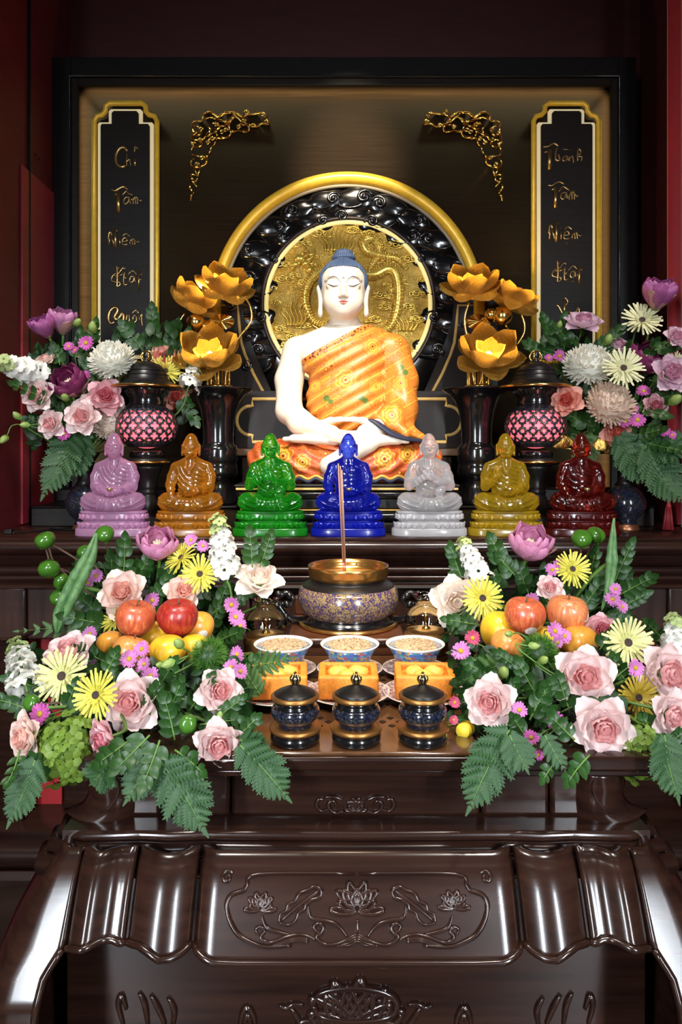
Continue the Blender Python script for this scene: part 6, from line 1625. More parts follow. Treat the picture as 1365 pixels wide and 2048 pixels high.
rose('lilac', 1345, 745, 36, (.15, -.93, .2), 'D', 'large lilac pink rose beside the curtain', 2.0)
rose('lilac', 1355, 672, 22, (.2, -.85, .4), 'D', 'small lilac rose high beside the curtain', 2.0)
rose('coral', 1235, 862, 28, (.1, -.9, -.2), 'D', 'red coral rose bud hanging below the peach chrysanthemum', 2.08)
rose('rose', 1312, 812, 24, (.1, -.9, .1), 'D', 'dusky pink rose below the lilac rose', 2.04)

# ---- lotus blossoms
LOT = {}
for nm, a, b_ in (('pink', (.62, .20, .40), (.76, .38, .54)), ('violet', (.30, .06, .22), (.45, .14, .34)), ('dark', (.16, .015, .07), (.28, .04, .14)), ('mauve', (.42, .12, .32), (.62, .30, .46))):
    m = petal_mat(nm + '_lotus', a, b_, .45, .3, 25); LOT[nm] = (petal_mesh('petal', m, 1, .40, .40, -.06, 7, 9, .06, 0, .35, .48), petal_mesh('petal', m, 1, .44, .40, -.02, 7, 9, .06, 0, .35, .48))
M_OUTP = petal_mat('lotus_outer_petal', (.34, .24, .16), (.60, .26, .30), .5)
OUTP = petal_mesh('petal', M_OUTP, 1, .38, .26, .16, 7, 8, .05, 0, .3, .5)
def lotus_bloom(kind, u, v, r, axis, core, label, Y, op=1., name='lotus'):
    R = r * S(Y); rnd = rndn(); t = bloom(name, label, 'lotus', u, v, Y, axis, core, None, .75 * R, rnd.uniform(0, 6)); a, b_ = LOT[kind]
    ring_of(a, 'petal', t, 4, .10 * R, -.02, .1 * R, 1.40 * R, .2, .1, rnd); ring_of(a, 'petal', t, 5, .18 * R, .10 * op, .05 * R, 1.6 * R, .6, .1, rnd)
    ring_of(b_, 'petal', t, 6, .24 * R, .15 * op, 0, 1.58 * R, .1, .12, rnd); ring_of(OUTP, 'petal', t, 4, .25 * R, .36 * op, -.03 * R, 1.3 * R, .5, .2, rnd)
    b = MB(); b.lathe([(0, -.1), (.2, -.06), (.28, .06), (0, .12)], 14); b.v = [tuple(q * R for q in w_) for w_ in b.v]; b.build('receptacle', M_STEM, t)
    b = MB()
    for i in range(22):
        q = i * 2.4; rr = .16 * R * math.sqrt(i / 22); b.tube([(rr * math.cos(q), rr * math.sin(q), .3 * R), (rr * 1.5 * math.cos(q), rr * 1.5 * math.sin(q), 1.08 * R)], [.012 * R, .03 * R], 5)
    o = b.build('stamens', mat('stamen_cream', (.75, .65, .45), .5), t); o['kind'] = 'stuff'
    stem(t, core, .004); return t
lotus_bloom('pink', 316, 1093, 38, (.12, -.62, .75), 'Ar', 'pink lotus flower in front of the amber glass buddha', 1.52)
lotus_bloom('pink', 1060, 1093, 42, (.0, -.6, .8), 'Br', 'pink lotus flower in front of the yellow glass buddha', 1.52)
lotus_bloom('violet', 88, 655, 27, (-.25, -.55, .85), 'C', 'violet lotus bud tilted outwards beside a taller bud', 2.10, .7)
lotus_bloom('mauve', 126, 645, 30, (.15, -.4, .95), 'C', 'taller violet lotus bud rising beside a tilted bud', 2.14, .6)
lotus_bloom('dark', 142, 770, 36, (-.2, -.8, .55), 'C', 'dark purple lotus above the pale pink roses', 2.09, 1.0)
lotus_bloom('violet', 1318, 590, 36, (.05, -.45, .9), 'D', 'violet lotus flower highest in its vase', 2.06, .75)
lotus_bloom('dark', 1290, 722, 36, (.1, -.75, .6), 'D', 'dark purple lotus behind the lower spider chrysanthemum', 2.10, 1.0)

# ---- gerberas, chrysanthemums, daisies
def ray_mesh(name, m, layers, w, prof, seed=0, curl=.0, nseg=5):
    """many narrow petals: layers of (count, elevation, length, base radius)"""
    rnd = random.Random(seed); mb = MB()
    for n, el, ln, r0 in layers:
        for i in range(n):
            a = 2 * PI * (i + rnd.uniform(-.25, .25)) / n; e = el + rnd.uniform(-.14, .14); l = ln * rnd.uniform(.86, 1.08); tw = rnd.uniform(-.3, .3)
            ca, sa = math.cos(a), math.sin(a); vs = []
            for j in range(nseg):
                q = j / (nseg - 1); ee = e + curl * q; rr = r0 + l * q * math.cos(e + curl * q * .5); z = l * q * math.sin(e + curl * q * .5)
                wd = w * (prof(q)); dx = tw * q * .1
                for s_ in (-1, 0, 1):
                    zz = z - (.25 * wd if s_ == 0 else 0); vs.append((rr * ca - s_ * wd * sa + dx * -sa, rr * sa + s_ * wd * ca + dx * ca, zz))
            mb.add(vs, [(j*3+k, j*3+k+1, (j+1)*3+k+1, (j+1)*3+k) for j in range(nseg - 1) for k in (0, 1)])
    return mb.mesh(name, m)
pr_g = lambda q: (.5 + .6 * q) if q < .85 else .75
M_GY = petal_mat('yellow_gerbera', (.66, .60, .06), (.76, .70, .14)); M_GP = petal_mat('pale_gerbera', (.72, .70, .28), (.78, .76, .38)); M_GO = petal_mat('ochre_gerbera', (.42, .28, .02), (.55, .40, .05)); M_GW = petal_mat('cream_spider', (.70, .68, .36), (.80, .78, .52))
GER = {k: ray_mesh('ray_petals', m, [(26, .10, .88, .12), (24, .38, .74, .12), (14, .8, .38, .12)], .058, pr_g, 3) for k, m in (('yellow', M_GY), ('pale', M_GP), ('ochre', M_GO), ('cream', M_GW))}
gd_ = MB(); gd_.lathe([(0, -.12), (.10, -.10), (.16, 0), (.15, .06), (.09, .05), (0, .03)], 16); GDISC = gd_.mesh('disc', mat('gerbera_disc', (.035, .016, .012), .8)); gk_ = MB(); gk_.lathe([(0, -.2), (.06, -.19), (.15, -.06), (.16, .0), (0, .01)], 14); GCAL = gk_.mesh('calyx', M_STEM)
def gerbera(kind, u, v, r, axis, core, label, Y=None):
    Y = Y or Yof(v); R = r * S(Y); t = bloom('gerbera', label, 'flower', u, v, Y, axis, core, None, 0, rndn().uniform(0, 6)); k = Matrix.Diagonal((R, R, R, 1))
    o = put('ray_petals', GER[kind], t, k); o['kind'] = 'stuff'; put('disc', GDISC, t, k); put('calyx', GCAL, t, k); stem(t, core, .0028, L0=-.15 * R); return t
gerbera('pale', 124, 1352, 57, (-.1, -.93, .3), 'A', 'pale yellow gerbera with dark centre below a side-on pink rose')
gerbera('yellow', 192, 1390, 50, (-.15, -.9, .3), 'A', 'bright yellow gerbera between pale gerbera and large pink rose', 1.07)
gerbera('yellow', 362, 1115, 38, (-.5, -.6, .6), 'Ar', 'yellow gerbera turned away beside the white stock')
gerbera('yellow', 400, 1148, 42, (-.1, -.9, .4), 'Ar', 'yellow gerbera on a curved stalk above the red apple')
gerbera('yellow', 228, 1240, 30, (-.5, -.6, .5), 'Ar', 'small yellow gerbera peeping out beside the rosy apple', 1.45)
gerbera('yellow', 966, 1196, 43, (-.05, -.95, .2), 'Br', 'yellow gerbera overlapping the ruffled cream rose', 1.42)
gerbera('yellow', 1146, 1138, 38, (.05, -.9, .4), 'Br', 'yellow gerbera right below the green persimmons')
gerbera('pale', 1257, 1285, 52, (.05, -.95, .25), 'B', 'large pale yellow gerbera beside the blush apple', 1.17)
gerbera('ochre', 1278, 1395, 46, (.1, -.9, .2), 'B', 'dark ochre gerbera below the large pale gerbera', 1.12)
gerbera('cream', 1285, 640, 40, (-.1, -.85, .45), 'D', 'cream spider chrysanthemum right below the violet lotus', 2.08)
gerbera('cream', 1248, 736, 42, (-.1, -.92, .25), 'D', 'cream spider chrysanthemum between two white chrysanthemums', 2.02)
gerbera('cream', 1352, 722, 26, (.2, -.8, .5), 'D', 'small cream spider chrysanthemum above the large lilac rose', 2.05)
gerbera('yellow', 332, 742, 34, (.2, -.85, .3), 'C', 'yellow spider chrysanthemum behind the lantern lid', 2.24)
pr_c = lambda q: math.sin(PI * (.25 + .68 * q)) ** .7
MUM = {}
for nm, a, b_ in (('white', (.76, .74, .62), (.86, .85, .78)), ('peach', (.72, .52, .38), (.80, .66, .55)), ('cream', (.74, .64, .50), (.82, .76, .66))):
    MUM[nm] = ray_mesh('ray_petals', petal_mat(nm + '_mum', a, b_, .5, .3), [(40, -.75, .92, .10), (46, -.5, .96, .10), (50, -.25, .98, .10), (52, 0, 1.0, .10), (52, .22, 1.0, .10), (48, .44, 1.0, .08), (42, .66, .99, .08), (36, .86, .98, .06), (28, 1.05, .96, .05), (20, 1.22, .95, .04), (14, 1.38, .94, .03), (8, 1.5, .94, .02)], .095, pr_c, 5, .75, 6)
MUMC = {}
for nm in MUM:
    cb_ = MB(); cb_.ball((0, 0, .12), .80, None, .74, 20, 12); MUMC[nm] = cb_.mesh('flower_core', MATS[nm + '_mum'])
def mum(kind, u, v, r, axis, core, label, Y):
    R = r * S(Y); t = bloom('chrysanthemum', label, 'flower', u, v, Y, axis, core, None, .1 * R, rndn().uniform(0, 6)); k = Matrix.Diagonal((R, R, R * .92, 1))
    o = put('ray_petals', MUM[kind], t, k); o['kind'] = 'stuff'; put('flower_core', MUMC[kind], t, k); put('calyx', GCAL, t, k); stem(t, core, .004, L0=-.15 * R); return t
mum('white', 224, 720, 43, (-.05, -.65, .75), 'C', 'white pompon chrysanthemum above the deep pink rose by lantern', 2.10)
mum('cream', 222, 840, 38, (.1, -.85, .3), 'C', 'white chrysanthemum half hidden behind the lantern globe', 2.13)
mum('white', 1177, 730, 47, (-.05, -.6, .8), 'D', 'white pompon chrysanthemum beside the lantern lid', 2.10)
mum('peach', 1222, 808, 46, (.1, -.75, .6), 'D', 'peach tinged white chrysanthemum below the cream spider flower', 2.06)
pr_d = lambda q: .55 + .6 * math.sin(PI * q * .8)
DAI = {}
for nm, a, b_ in (('pink', (.55, .14, .45), (.66, .26, .56)), ('magenta', (.50, .06, .34), (.60, .14, .44)), ('red', (.45, .03, .10), (.58, .08, .18)), ('pale', (.66, .38, .56), (.74, .50, .64))):
    DAI[nm] = ray_mesh('ray_petals', petal_mat(nm + '_daisy', a, b_), [(17, .08, .80, .18), (15, .28, .70, .18)], .105, pr_d, 7, .1, 5)
dd_ = MB(); dd_.lathe([(0, -.10), (.2, -.06), (.27, .04), (.22, .13), (.1, .17), (0, .18)], 14); DDISC = dd_.mesh('disc', mat('daisy_disc', (.55, .36, .02), .7, bmp=.6, bscale=900))
def daisies(core, kind, spots, label):
    for sp in spots:
        u, v, r = sp[:3]; Y = sp[3] if len(sp) > 3 else Yof(v); rnd = rndn(); ax = (rnd.uniform(-.3, .3), -.9, rnd.uniform(.1, .6))
        R = r * S(Y); t = bloom('daisy', near_label(label, u, v, core), 'flower', u, v, Y, ax, core, 'small daisies ' + PLACE[core], 0, rnd.uniform(0, 6)); k = Matrix.Diagonal((R, R, R, 1))
        o = put('ray_petals', DAI[kind], t, k); o['kind'] = 'stuff'; put('disc', DDISC, t, k); stem(t, core, .0012)
daisies('A', 'pink', [(258, 1318, 19), (283, 1298, 17, 1.19), (288, 1328, 15), (301, 1352, 19), (462, 1335, 18, 1.17), (481, 1343, 16, 1.15), (474, 1309, 17, 1.2), (282, 1335, 12, 1.18)], 'lilac daisy')
daisies('A', 'magenta', [(80, 1428, 23, 1.05)], 'larger magenta daisy')
daisies('Ar', 'pink', [(463, 1210, 17, 1.48), (472, 1234, 17, 1.47), (481, 1252, 15, 1.46), (192, 1152, 15), (180, 1268, 16, 1.42), (305, 1201, 17, 1.5), (382, 1080, 14), (406, 1092, 13), (176, 1166, 12)], 'pink daisy')
daisies('B', 'pink', [(922, 1302, 20, 1.22), (1111, 1262, 19, 1.24), (1130, 1272, 16, 1.24), (1116, 1285, 13, 1.22), (1039, 1420, 17), (1272, 1336, 18, 1.12)], 'lilac daisy')
daisies('B', 'magenta', [(1113, 1442, 19), (1063, 1475, 16), (1190, 1320, 14, 1.16), (1078, 1510, 11)], 'magenta daisy')
daisies('B', 'red', [(946, 1276, 16, 1.25), (910, 1405, 12), (908, 1440, 10)], 'crimson daisy')
daisies('Br', 'pink', [(1226, 1198, 17, 1.47), (1232, 1178, 13), (1246, 1214, 13), (1065, 1199, 14, 1.46), (1105, 1140, 15), (1118, 1128, 12)], 'pink daisy')
daisies('C', 'magenta', [(172, 686, 16, 2.12), (138, 693, 11, 2.1), (128, 868, 14, 2.06), (150, 700, 9, 2.1), (170, 752, 12, 2.1)], 'magenta daisy')
daisies('D', 'magenta', [(1252, 842, 14, 2.04), (1276, 840, 16, 2.03), (1268, 818, 12, 2.05), (1288, 782, 14, 2.05), (1120, 712, 13, 2.2), (1098, 716, 9, 2.2), (1330, 862, 12, 2.0), (1345, 870, 10, 2.0)], 'magenta daisy')

# ---- stock spikes
def floret_mesh(name, m):
    mb = MB(); rnd = random.Random(4)
    for k in range(5):
        a = 2 * PI * k / 5; pts = []
        for j in range(4):
            for i in range(5):
                q = j / 3; s_ = i / 4 * 2 - 1; w_ = .52 * math.sin(PI * (.2 + .6 * q)); r = .15 + q * .85
                x = r; y = s_ * w_; z = .15 + .35 * q * (1 - q) * 2 + .14 * math.sin(s_ * 5 + k) * q; pts.append((x * math.cos(a) - y * math.sin(a), x * math.sin(a) + y * math.cos(a), z))
        mb.grid(pts, 5, 4)
    return mb.mesh(name, m)
FLW = floret_mesh('floret', petal_mat('white_stock', (.84, .82, .74), (.90, .89, .83), .5, .3)); FLG = floret_mesh('floret', petal_mat('green_stock_bud', (.36, .46, .16), (.50, .58, .26), .5, .3))
def stock(a, b_, n, r, core, label, Ya, Yb=None):
    """spike from photo point a (base) to b (tip)"""
    Yb = Yb or Ya; A = P(a[0], a[1], Ya); Bp = P(b_[0], b_[1], Yb); d = Bp - A; ln = d.length; rnd = rndn()
    t = thing('stock_flower', label, 'flower', A, 'white stock spikes', axis_quat(d)); R = r * S(Ya)
    st = MB(); st.tube([(0, 0, -.02), (0, 0, ln)], .0025, 6); st.build('spike_stem', M_STEM, t)
    for i in range(n):
        q = (i + .5) / n; an = i * 2.4; k = 1.15 * R * (1 - .5 * q) * rnd.uniform(.85, 1.1); off = R * .75 * (1 - .5 * q)
        M = Matrix.Rotation(an, 4, 'Z') @ Matrix.Translation((off, 0, ln * q)) @ Matrix.Rotation(PI / 2 - .5 - .5 * q, 4, 'Y') @ Matrix.Diagonal((k, k, k, 1))
        put('floret', FLG if q > .78 else FLW, t, M)
    stem(t, core, .003); return t
stock((452, 1150), (437, 1032), 26, 22, 'Ar', 'white stock spike beside the yellow gerberas and leafy sprig', 1.50)
stock((55, 1385), (32, 1285), 24, 26, 'A', 'white stock spike at the edge above the sideways pink rose', 1.12, 1.2)
stock((958, 1150), (925, 1080), 20, 19, 'Br', 'small white stock spike above the ruffled cream rose', 1.50)
stock((1355, 1310), (1352, 1232), 18, 22, 'B', 'white stock spike above a large pink rose', 1.2)
stock((68, 748), (0, 722), 22, 20, 'C', 'white stock spike pointing out towards the red wall', 2.08, 1.96)
stock((378, 770), (392, 735), 10, 18, 'C', 'pale green stock half hidden behind the flared vase', 2.20)

# ---- leaves
def leaf_mesh(name, m, wd=.34, bend=.18, nu=5, nv=6, pt=1.):
    pts = []
    for j in range(nv):
        q = j / (nv - 1); w_ = wd * (math.sin(PI * q ** .85) ** .75) if 0 < j < nv - 1 else .015
        for i in range(nu):
            s_ = i / (nu - 1) * 2 - 1; pts.append((s_ * w_, -.16 * w_ * (1 - abs(s_)) * 1.2 + bend * q * q, q))
    return MB().grid(pts, nu, nv).mesh(name, m)
LEAF = leaf_mesh('leaf', M_LEAF); LEAFL = leaf_mesh('leaf', M_LEAFL, .38, .1); LEAFN = leaf_mesh('leaf', M_LEAF, .20, .22)
def frame_to(a, d, nrm=(0, -1, 0), roll=0.):
    z = Vector(d).normalized(); y = Vector(nrm); y = y - z * y.dot(z); y = y.normalized() if y.length > 1e-5 else z.orthogonal().normalized(); x = y.cross(z)
    return Matrix((x, y, z)).transposed().to_quaternion() @ Quaternion((0, 0, 1), roll)
def sprig(a, b_, n, ll, core, me, label, Ya, Yb=None, sag=.0, grp=None, name='leaf_sprig', rad=.0014):
    """leafy shoot from a to b (photo points) with n pairs of leaves of ll pixels"""
    Yb = Yb or Ya; A = P(a[0], a[1], Ya); Bp = P(b_[0], b_[1], Yb); d = Bp - A; ln = d.length; rnd = rndn()
    t = thing(name, label, 'leaves', A, grp, frame_to(A, d, (0, -1, .25))); l_ = ll * S(Ya) * (.84 if core in 'AB' else 1.)
    pts = [(0, -sag * ln * math.sin(PI * q), ln * q) for q in np.linspace(0, 1, 8)]
    b = MB(); b.tube(pts, [rad * (1.2 - .7 * i / 7) for i in range(8)], 6); b.build('stem', M_STEM, t)
    for i in range(n):
        q = (i + .6) / n; p = Vector((0, -sag * ln * math.sin(PI * q), ln * q * .98))
        for sx in (-1, 1):
            k = l_ * rnd.uniform(.85, 1.12) * (1 - .25 * q)
            M = Matrix.Translation(p) @ Matrix.Rotation(sx * rnd.uniform(.75, 1.1) * (1 - .35 * q), 4, 'Y') @ Matrix.Rotation(rnd.uniform(-.25, .4), 4, 'X') @ Matrix.Diagonal((k, k, k, 1))
            put('leaf', me, t, M)
    put('leaf', me, t, Matrix.Translation(pts[-1]) @ Matrix.Diagonal((l_ * .85,) * 3 + (1,)))
    return t
LB = {'A': 'glossy green leafy sprig in the bouquet beside the long green pods', 'Ar': 'glossy green leafy sprig behind the apples by the long green pods', 'B': 'glossy green leafy sprig in the bouquet beside the yellow candle stub', 'Br': 'glossy green leafy sprig behind the stickered apples', 'C': 'glossy green leafy sprig in the vase behind the pink glass buddha', 'D': 'glossy green leafy sprig in the vase behind the dark red glass buddha'}
def sprigs(core, rows, me=LEAF, lb=None):
    for r in rows:
        a, b_, n, ll, Ya = r[:5]; Yb = r[5] if len(r) > 5 else Ya
        sprig(a, b_, n, ll, core, me, near_label('leafy sprig', .4 * a[0] + .6 * b_[0], .4 * a[1] + .6 * b_[1], core), Ya, Yb, .06, 'leafy sprigs ' + PLACE[core])
sprigs('Ar', [((505, 1135), (500, 1068), 5, 26, 1.49), ((520, 1135), (540, 1075), 5, 26, 1.5), ((245, 1165), (250, 1085), 4, 30, 1.53), ((270, 1160), (300, 1110), 4, 30, 1.55), ((225, 1160), (222, 1118), 3, 28, 1.54), ((215, 1250), (140, 1235), 4, 34, 1.47, 1.44), ((200, 1230), (165, 1200), 4, 28, 1.5), ((330, 1180), (335, 1140), 4, 30, 1.56), ((290, 1230), (330, 1165), 4, 32, 1.5), ((420, 1260), (450, 1180), 5, 28, 1.5), ((430, 1220), (480, 1200), 4, 24, 1.5), ((470, 1180), (500, 1185), 3, 22, 1.56), ((180, 1200), (160, 1130), 4, 26, 1.55), ((345, 1130), (350, 1095), 3, 30, 1.58), ((430, 1285), (475, 1265), 4, 26, 1.46, 1.44)])
sprigs('Br', [((925, 1160), (905, 1100), 5, 26, 1.51), ((1010, 1130), (985, 1082), 4, 28, 1.52), ((1030, 1150), (1005, 1120), 4, 28, 1.52), ((1180, 1180), (1190, 1110), 4, 28, 1.55), ((1225, 1180), (1262, 1092), 6, 26, 1.55), ((1240, 1190), (1300, 1158), 5, 26, 1.5, 1.46), ((1235, 1220), (1290, 1190), 5, 24, 1.5), ((985, 1240), (990, 1160), 5, 26, 1.5), ((1060, 1190), (1040, 1140), 4, 28, 1.55), ((1165, 1220), (1200, 1170), 4, 28, 1.5), ((1210, 1230), (1250, 1240), 4, 26, 1.48), ((900, 1270), (930, 1225), 4, 26, 1.45), ((1140, 1200), (1150, 1160), 3, 26, 1.56), ((960, 1250), (900, 1240), 4, 26, 1.42)])
sprigs('A', [((300, 1400), (345, 1330), 4, 36, 1.12), ((330, 1440), (360, 1370), 5, 34, 1.06), ((350, 1480), (330, 1400), 5, 36, 1.05), ((300, 1470), (240, 1530), 4, 42, 1.0, .97), ((260, 1480), (205, 1520), 4, 40, 1.0, .96), ((320, 1480), (290, 1560), 4, 40, .99, .96), ((380, 1420), (420, 1360), 4, 34, 1.1), ((400, 1450), (470, 1440), 4, 34, 1.05), ((350, 1500), (400, 1540), 4, 36, 1.0, .97), ((90, 1380), (20, 1360), 4, 34, 1.14), ((60, 1420), (0, 1400), 4, 32, 1.1), ((40, 1500), (18, 1560), 3, 32, 1.0, .96), ((210, 1350), (230, 1310), 3, 34, 1.16), ((370, 1400), (300, 1370), 4, 34, 1.1), ((430, 1440), (480, 1400), 4, 30, 1.08), ((240, 1340), (160, 1300), 4, 32, 1.2), ((300, 1430), (310, 1380), 4, 34, 1.08), ((410, 1340), (460, 1370), 4, 30, 1.16), ((470, 1480), (510, 1440), 4, 32, 1.03), ((470, 1350), (505, 1320), 3, 28, 1.20), ((130, 1420), (150, 1370), 4, 30, 1.1), ((90, 1560), (70, 1520), 3, 32, 1.0), ((180, 1540), (215, 1560), 3, 34, 1.0)])
sprigs('B', [((1080, 1400), (1040, 1330), 5, 36, 1.13), ((1060, 1440), (1100, 1370), 5, 36, 1.08), ((1100, 1450), (1090, 1380), 5, 34, 1.08), ((1000, 1360), (940, 1330), 5, 30, 1.18), ((960, 1380), (925, 1400), 4, 28, 1.14), ((1150, 1480), (1110, 1440), 4, 36, 1.04), ((1180, 1510), (1140, 1560), 4, 36, .99, .96), ((1130, 1500), (1090, 1555), 4, 30, 1.0, .97), ((1250, 1360), (1230, 1320), 4, 32, 1.15), ((1300, 1380), (1310, 1330), 4, 32, 1.15), ((1320, 1460), (1290, 1440), 4, 32, 1.06), ((1010, 1420), (1030, 1370), 4, 32, 1.12), ((1060, 1350), (1000, 1310), 5, 30, 1.19), ((1140, 1420), (1120, 1360), 4, 34, 1.09), ((1050, 1470), (1030, 1440), 4, 30, 1.05), ((1330, 1500), (1360, 1470), 4, 32, 1.03), ((1200, 1300), (1230, 1260), 4, 30, 1.22), ((960, 1450), (930, 1440), 4, 26, 1.1), ((1110, 1340), (1090, 1310), 3, 30, 1.19), ((1340, 1290), (1300, 1250), 4, 30, 1.25)])
sprigs('C', [((308, 700), (305, 622), 6, 24, 2.27), ((285, 700), (250, 655), 4, 26, 2.24), ((330, 710), (352, 655), 5, 26, 2.28), ((345, 720), (372, 672), 5, 26, 2.28), ((180, 690), (190, 652), 3, 24, 2.16), ((150, 720), (160, 670), 4, 24, 2.16), ((120, 730), (110, 700), 3, 24, 2.12), ((130, 830), (60, 770), 5, 24, 2.10), ((150, 860), (60, 840), 5, 24, 2.08), ((200, 760), (170, 720), 4, 24, 2.14), ((150, 900), (180, 880), 3, 24, 2.12), ((200, 880), (150, 850), 4, 24, 2.12), ((170, 880), (120, 810), 5, 24, 2.12), ((190, 870), (190, 780), 5, 24, 2.16), ((210, 860), (250, 800), 4, 24, 2.2), ((170, 900), (120, 885), 4, 22, 2.10), ((360, 790), (390, 840), 4, 24, 2.22), ((100, 800), (30, 770), 4, 22, 2.06, 1.98)])
sprigs('D', [((1120, 700), (1090, 640), 5, 24, 2.27), ((1110, 710), (1060, 690), 5, 24, 2.27), ((1130, 700), (1130, 640), 5, 24, 2.26), ((1150, 690), (1120, 660), 4, 24, 2.24), ((1200, 700), (1240, 660), 4, 24, 2.18), ((1150, 800), (1170, 770), 4, 26, 2.13), ((1180, 850), (1140, 830), 4, 26, 2.12), ((1290, 800), (1350, 790), 5, 24, 2.08, 2.02), ((1260, 870), (1320, 860), 5, 26, 2.08, 2.0), ((1280, 880), (1360, 900), 5, 24, 2.06, 1.98), ((1200, 880), (1180, 840), 4, 26, 2.12), ((1270, 760), (1310, 690), 5, 24, 2.12, 2.06), ((1310, 700), (1350, 690), 4, 24, 2.04), ((1240, 880), (1290, 820), 5, 24, 2.1), ((1300, 760), (1360, 770), 4, 24, 2.04), ((1220, 890), (1150, 880), 4, 24, 2.12), ((1250, 800), (1330, 830), 5, 24, 2.08, 2.0)])

# ---- fern fronds
def pinna_mesh(m):
    mb = MB(); n = 8; vs = []; fs = []
    for j in range(n + 1):
        q = j / n; vs.append((0, .05 * q * q, q))
    mb.add(vs, [])
    for j in range(n):
        q = j / n; w_ = .34 * (1 - q) ** .8 + .03
        for sx in (-1, 1):
            mb.add([(0, .05 * q * q, q), (sx * w_ * .62, .05 * q * q - .02, q + .03), (sx * w_, .06, q + .21), (sx * w_ * .28, .04 * q, q + .17), (0, .05 * q * q, min(1, q + .2))], [(0, 1, 2, 3, 4) if sx > 0 else (4, 3, 2, 1, 0)])
    return mb.mesh('pinna', m, False)
PINNA = pinna_mesh(M_FERN); PINNAL = pinna_mesh(leaf_mat('pale_fern', (.04, .105, .02), (.08, .165, .038), .5))
def fern(a, b_, n, w, core, label, Ya, Yb, me=PINNA, sag=.08):
    A = P(a[0], a[1], Ya); Bp = P(b_[0], b_[1], Yb); d = Bp - A; ln = d.length; rnd = rndn()
    t = thing('fern_frond', label, 'fern', A, 'fern fronds ' + PLACE[core], frame_to(A, d, (0, -1, .2))); W = w * S(Ya)
    pts = [(0, -sag * ln * math.sin(PI * q), ln * q) for q in np.linspace(0, 1, 10)]; b = MB(); b.tube(pts, [.0014 * (1.1 - i / 10) for i in range(10)], 5); b.build('rachis', M_STEM, t)
    for i in range(n):
        q = (i + .4) / n; k = W * (math.sin(PI * (.28 + .70 * q)) ** .9); p = Vector((0, -sag * ln * math.sin(PI * q), ln * q))
        for sx in (-1, 1):
            M = Matrix.Translation(p) @ Matrix.Rotation(sx * (1.05 - .35 * q + rnd.uniform(-.08, .08)), 4, 'Y') @ Matrix.Rotation(rnd.uniform(-.1, .2), 4, 'X') @ Matrix.Diagonal((k, k, k, 1)); put('pinna', me, t, M)
    put('pinna', me, t, Matrix.Translation(pts[-1]) @ Matrix.Diagonal((W * .3, W * .3, W * .35, 1)))
fern((320, 1520), (405, 1655), 11, 62, 'A', 'broad fern frond hanging lowest over the front of the altar table', .985, .955)
fern((480, 1490), (572, 1592), 10, 50, 'A', 'fern frond pointing past the lidded jars over the table edge', 1.0, .965)
fern((70, 1520), (20, 1642), 11, 42, 'A', 'narrow fern frond hanging under the sideways pink rose', .985, .955)
fern((310, 1510), (255, 1598), 9, 40, 'A', 'short fern frond beside the green hydrangea', .99, .96)
fern((220, 1530), (190, 1560), 6, 40, 'A', 'small fern frond tucked under the deeper pink rose', .985, .965)
fern((480, 1480), (525, 1500), 7, 34, 'A', 'small fern frond beside the lowest pink rose', 1.02, 1.0)
fern((250, 1245), (38, 1262), 9, 30, 'Ar', 'thin pointed fern frond reaching out behind the green pods', 1.48, 1.42, PINNAL)
fern((475, 1340), (585, 1316), 8, 30, 'A', 'pale fern frond lying over the orange cake by the pink daisies', 1.20, 1.17, PINNAL)
fern((520, 1390), (480, 1330), 7, 30, 'A', 'small pale fern frond in front of the leafy orange cake', 1.16, 1.18, PINNAL)
fern((1020, 1460), (942, 1612), 12, 56, 'B', 'broad fern frond hanging over the table edge below the candle stub', .995, .955)
fern((1020, 1470), (1052, 1535), 7, 40, 'B', 'short fern frond hanging beside the broad frond', .985, .965)
fern((1330, 1470), (1356, 1592), 11, 46, 'B', 'fern frond hanging below the pink roses at the table end', 1.0, .96)
fern((1090, 1470), (1130, 1540), 6, 26, 'B', 'small drooping fern below the magenta daisies', .99, .97)
fern((1000, 1330), (930, 1360), 7, 36, 'B', 'pale fern frond beside the magenta daisies and cake', 1.2, 1.17, PINNAL)
fern((150, 850), (88, 988), 12, 44, 'C', 'fern frond hanging in front of the red wall', 2.08, 2.02)
fern((165, 870), (140, 950), 9, 40, 'C', 'fern frond hanging close to the vase behind the pink buddha', 2.08, 2.06)
fern((1240, 870), (1300, 960), 10, 46, 'D', 'fern frond hanging beside the dark red glass buddha', 2.06, 2.02)
fern((1290, 890), (1365, 1000), 11, 50, 'D', 'long fern frond hanging in front of the red tassel', 2.04, 1.98)
fern((1300, 880), (1365, 900), 8, 44, 'D', 'fern frond stretched sideways towards the curtain', 2.05, 2.0)
fern((1190, 870), (1160, 930), 8, 32, 'D', 'pale fern tip behind the red glass buddha head', 2.10, 2.09, PINNAL)

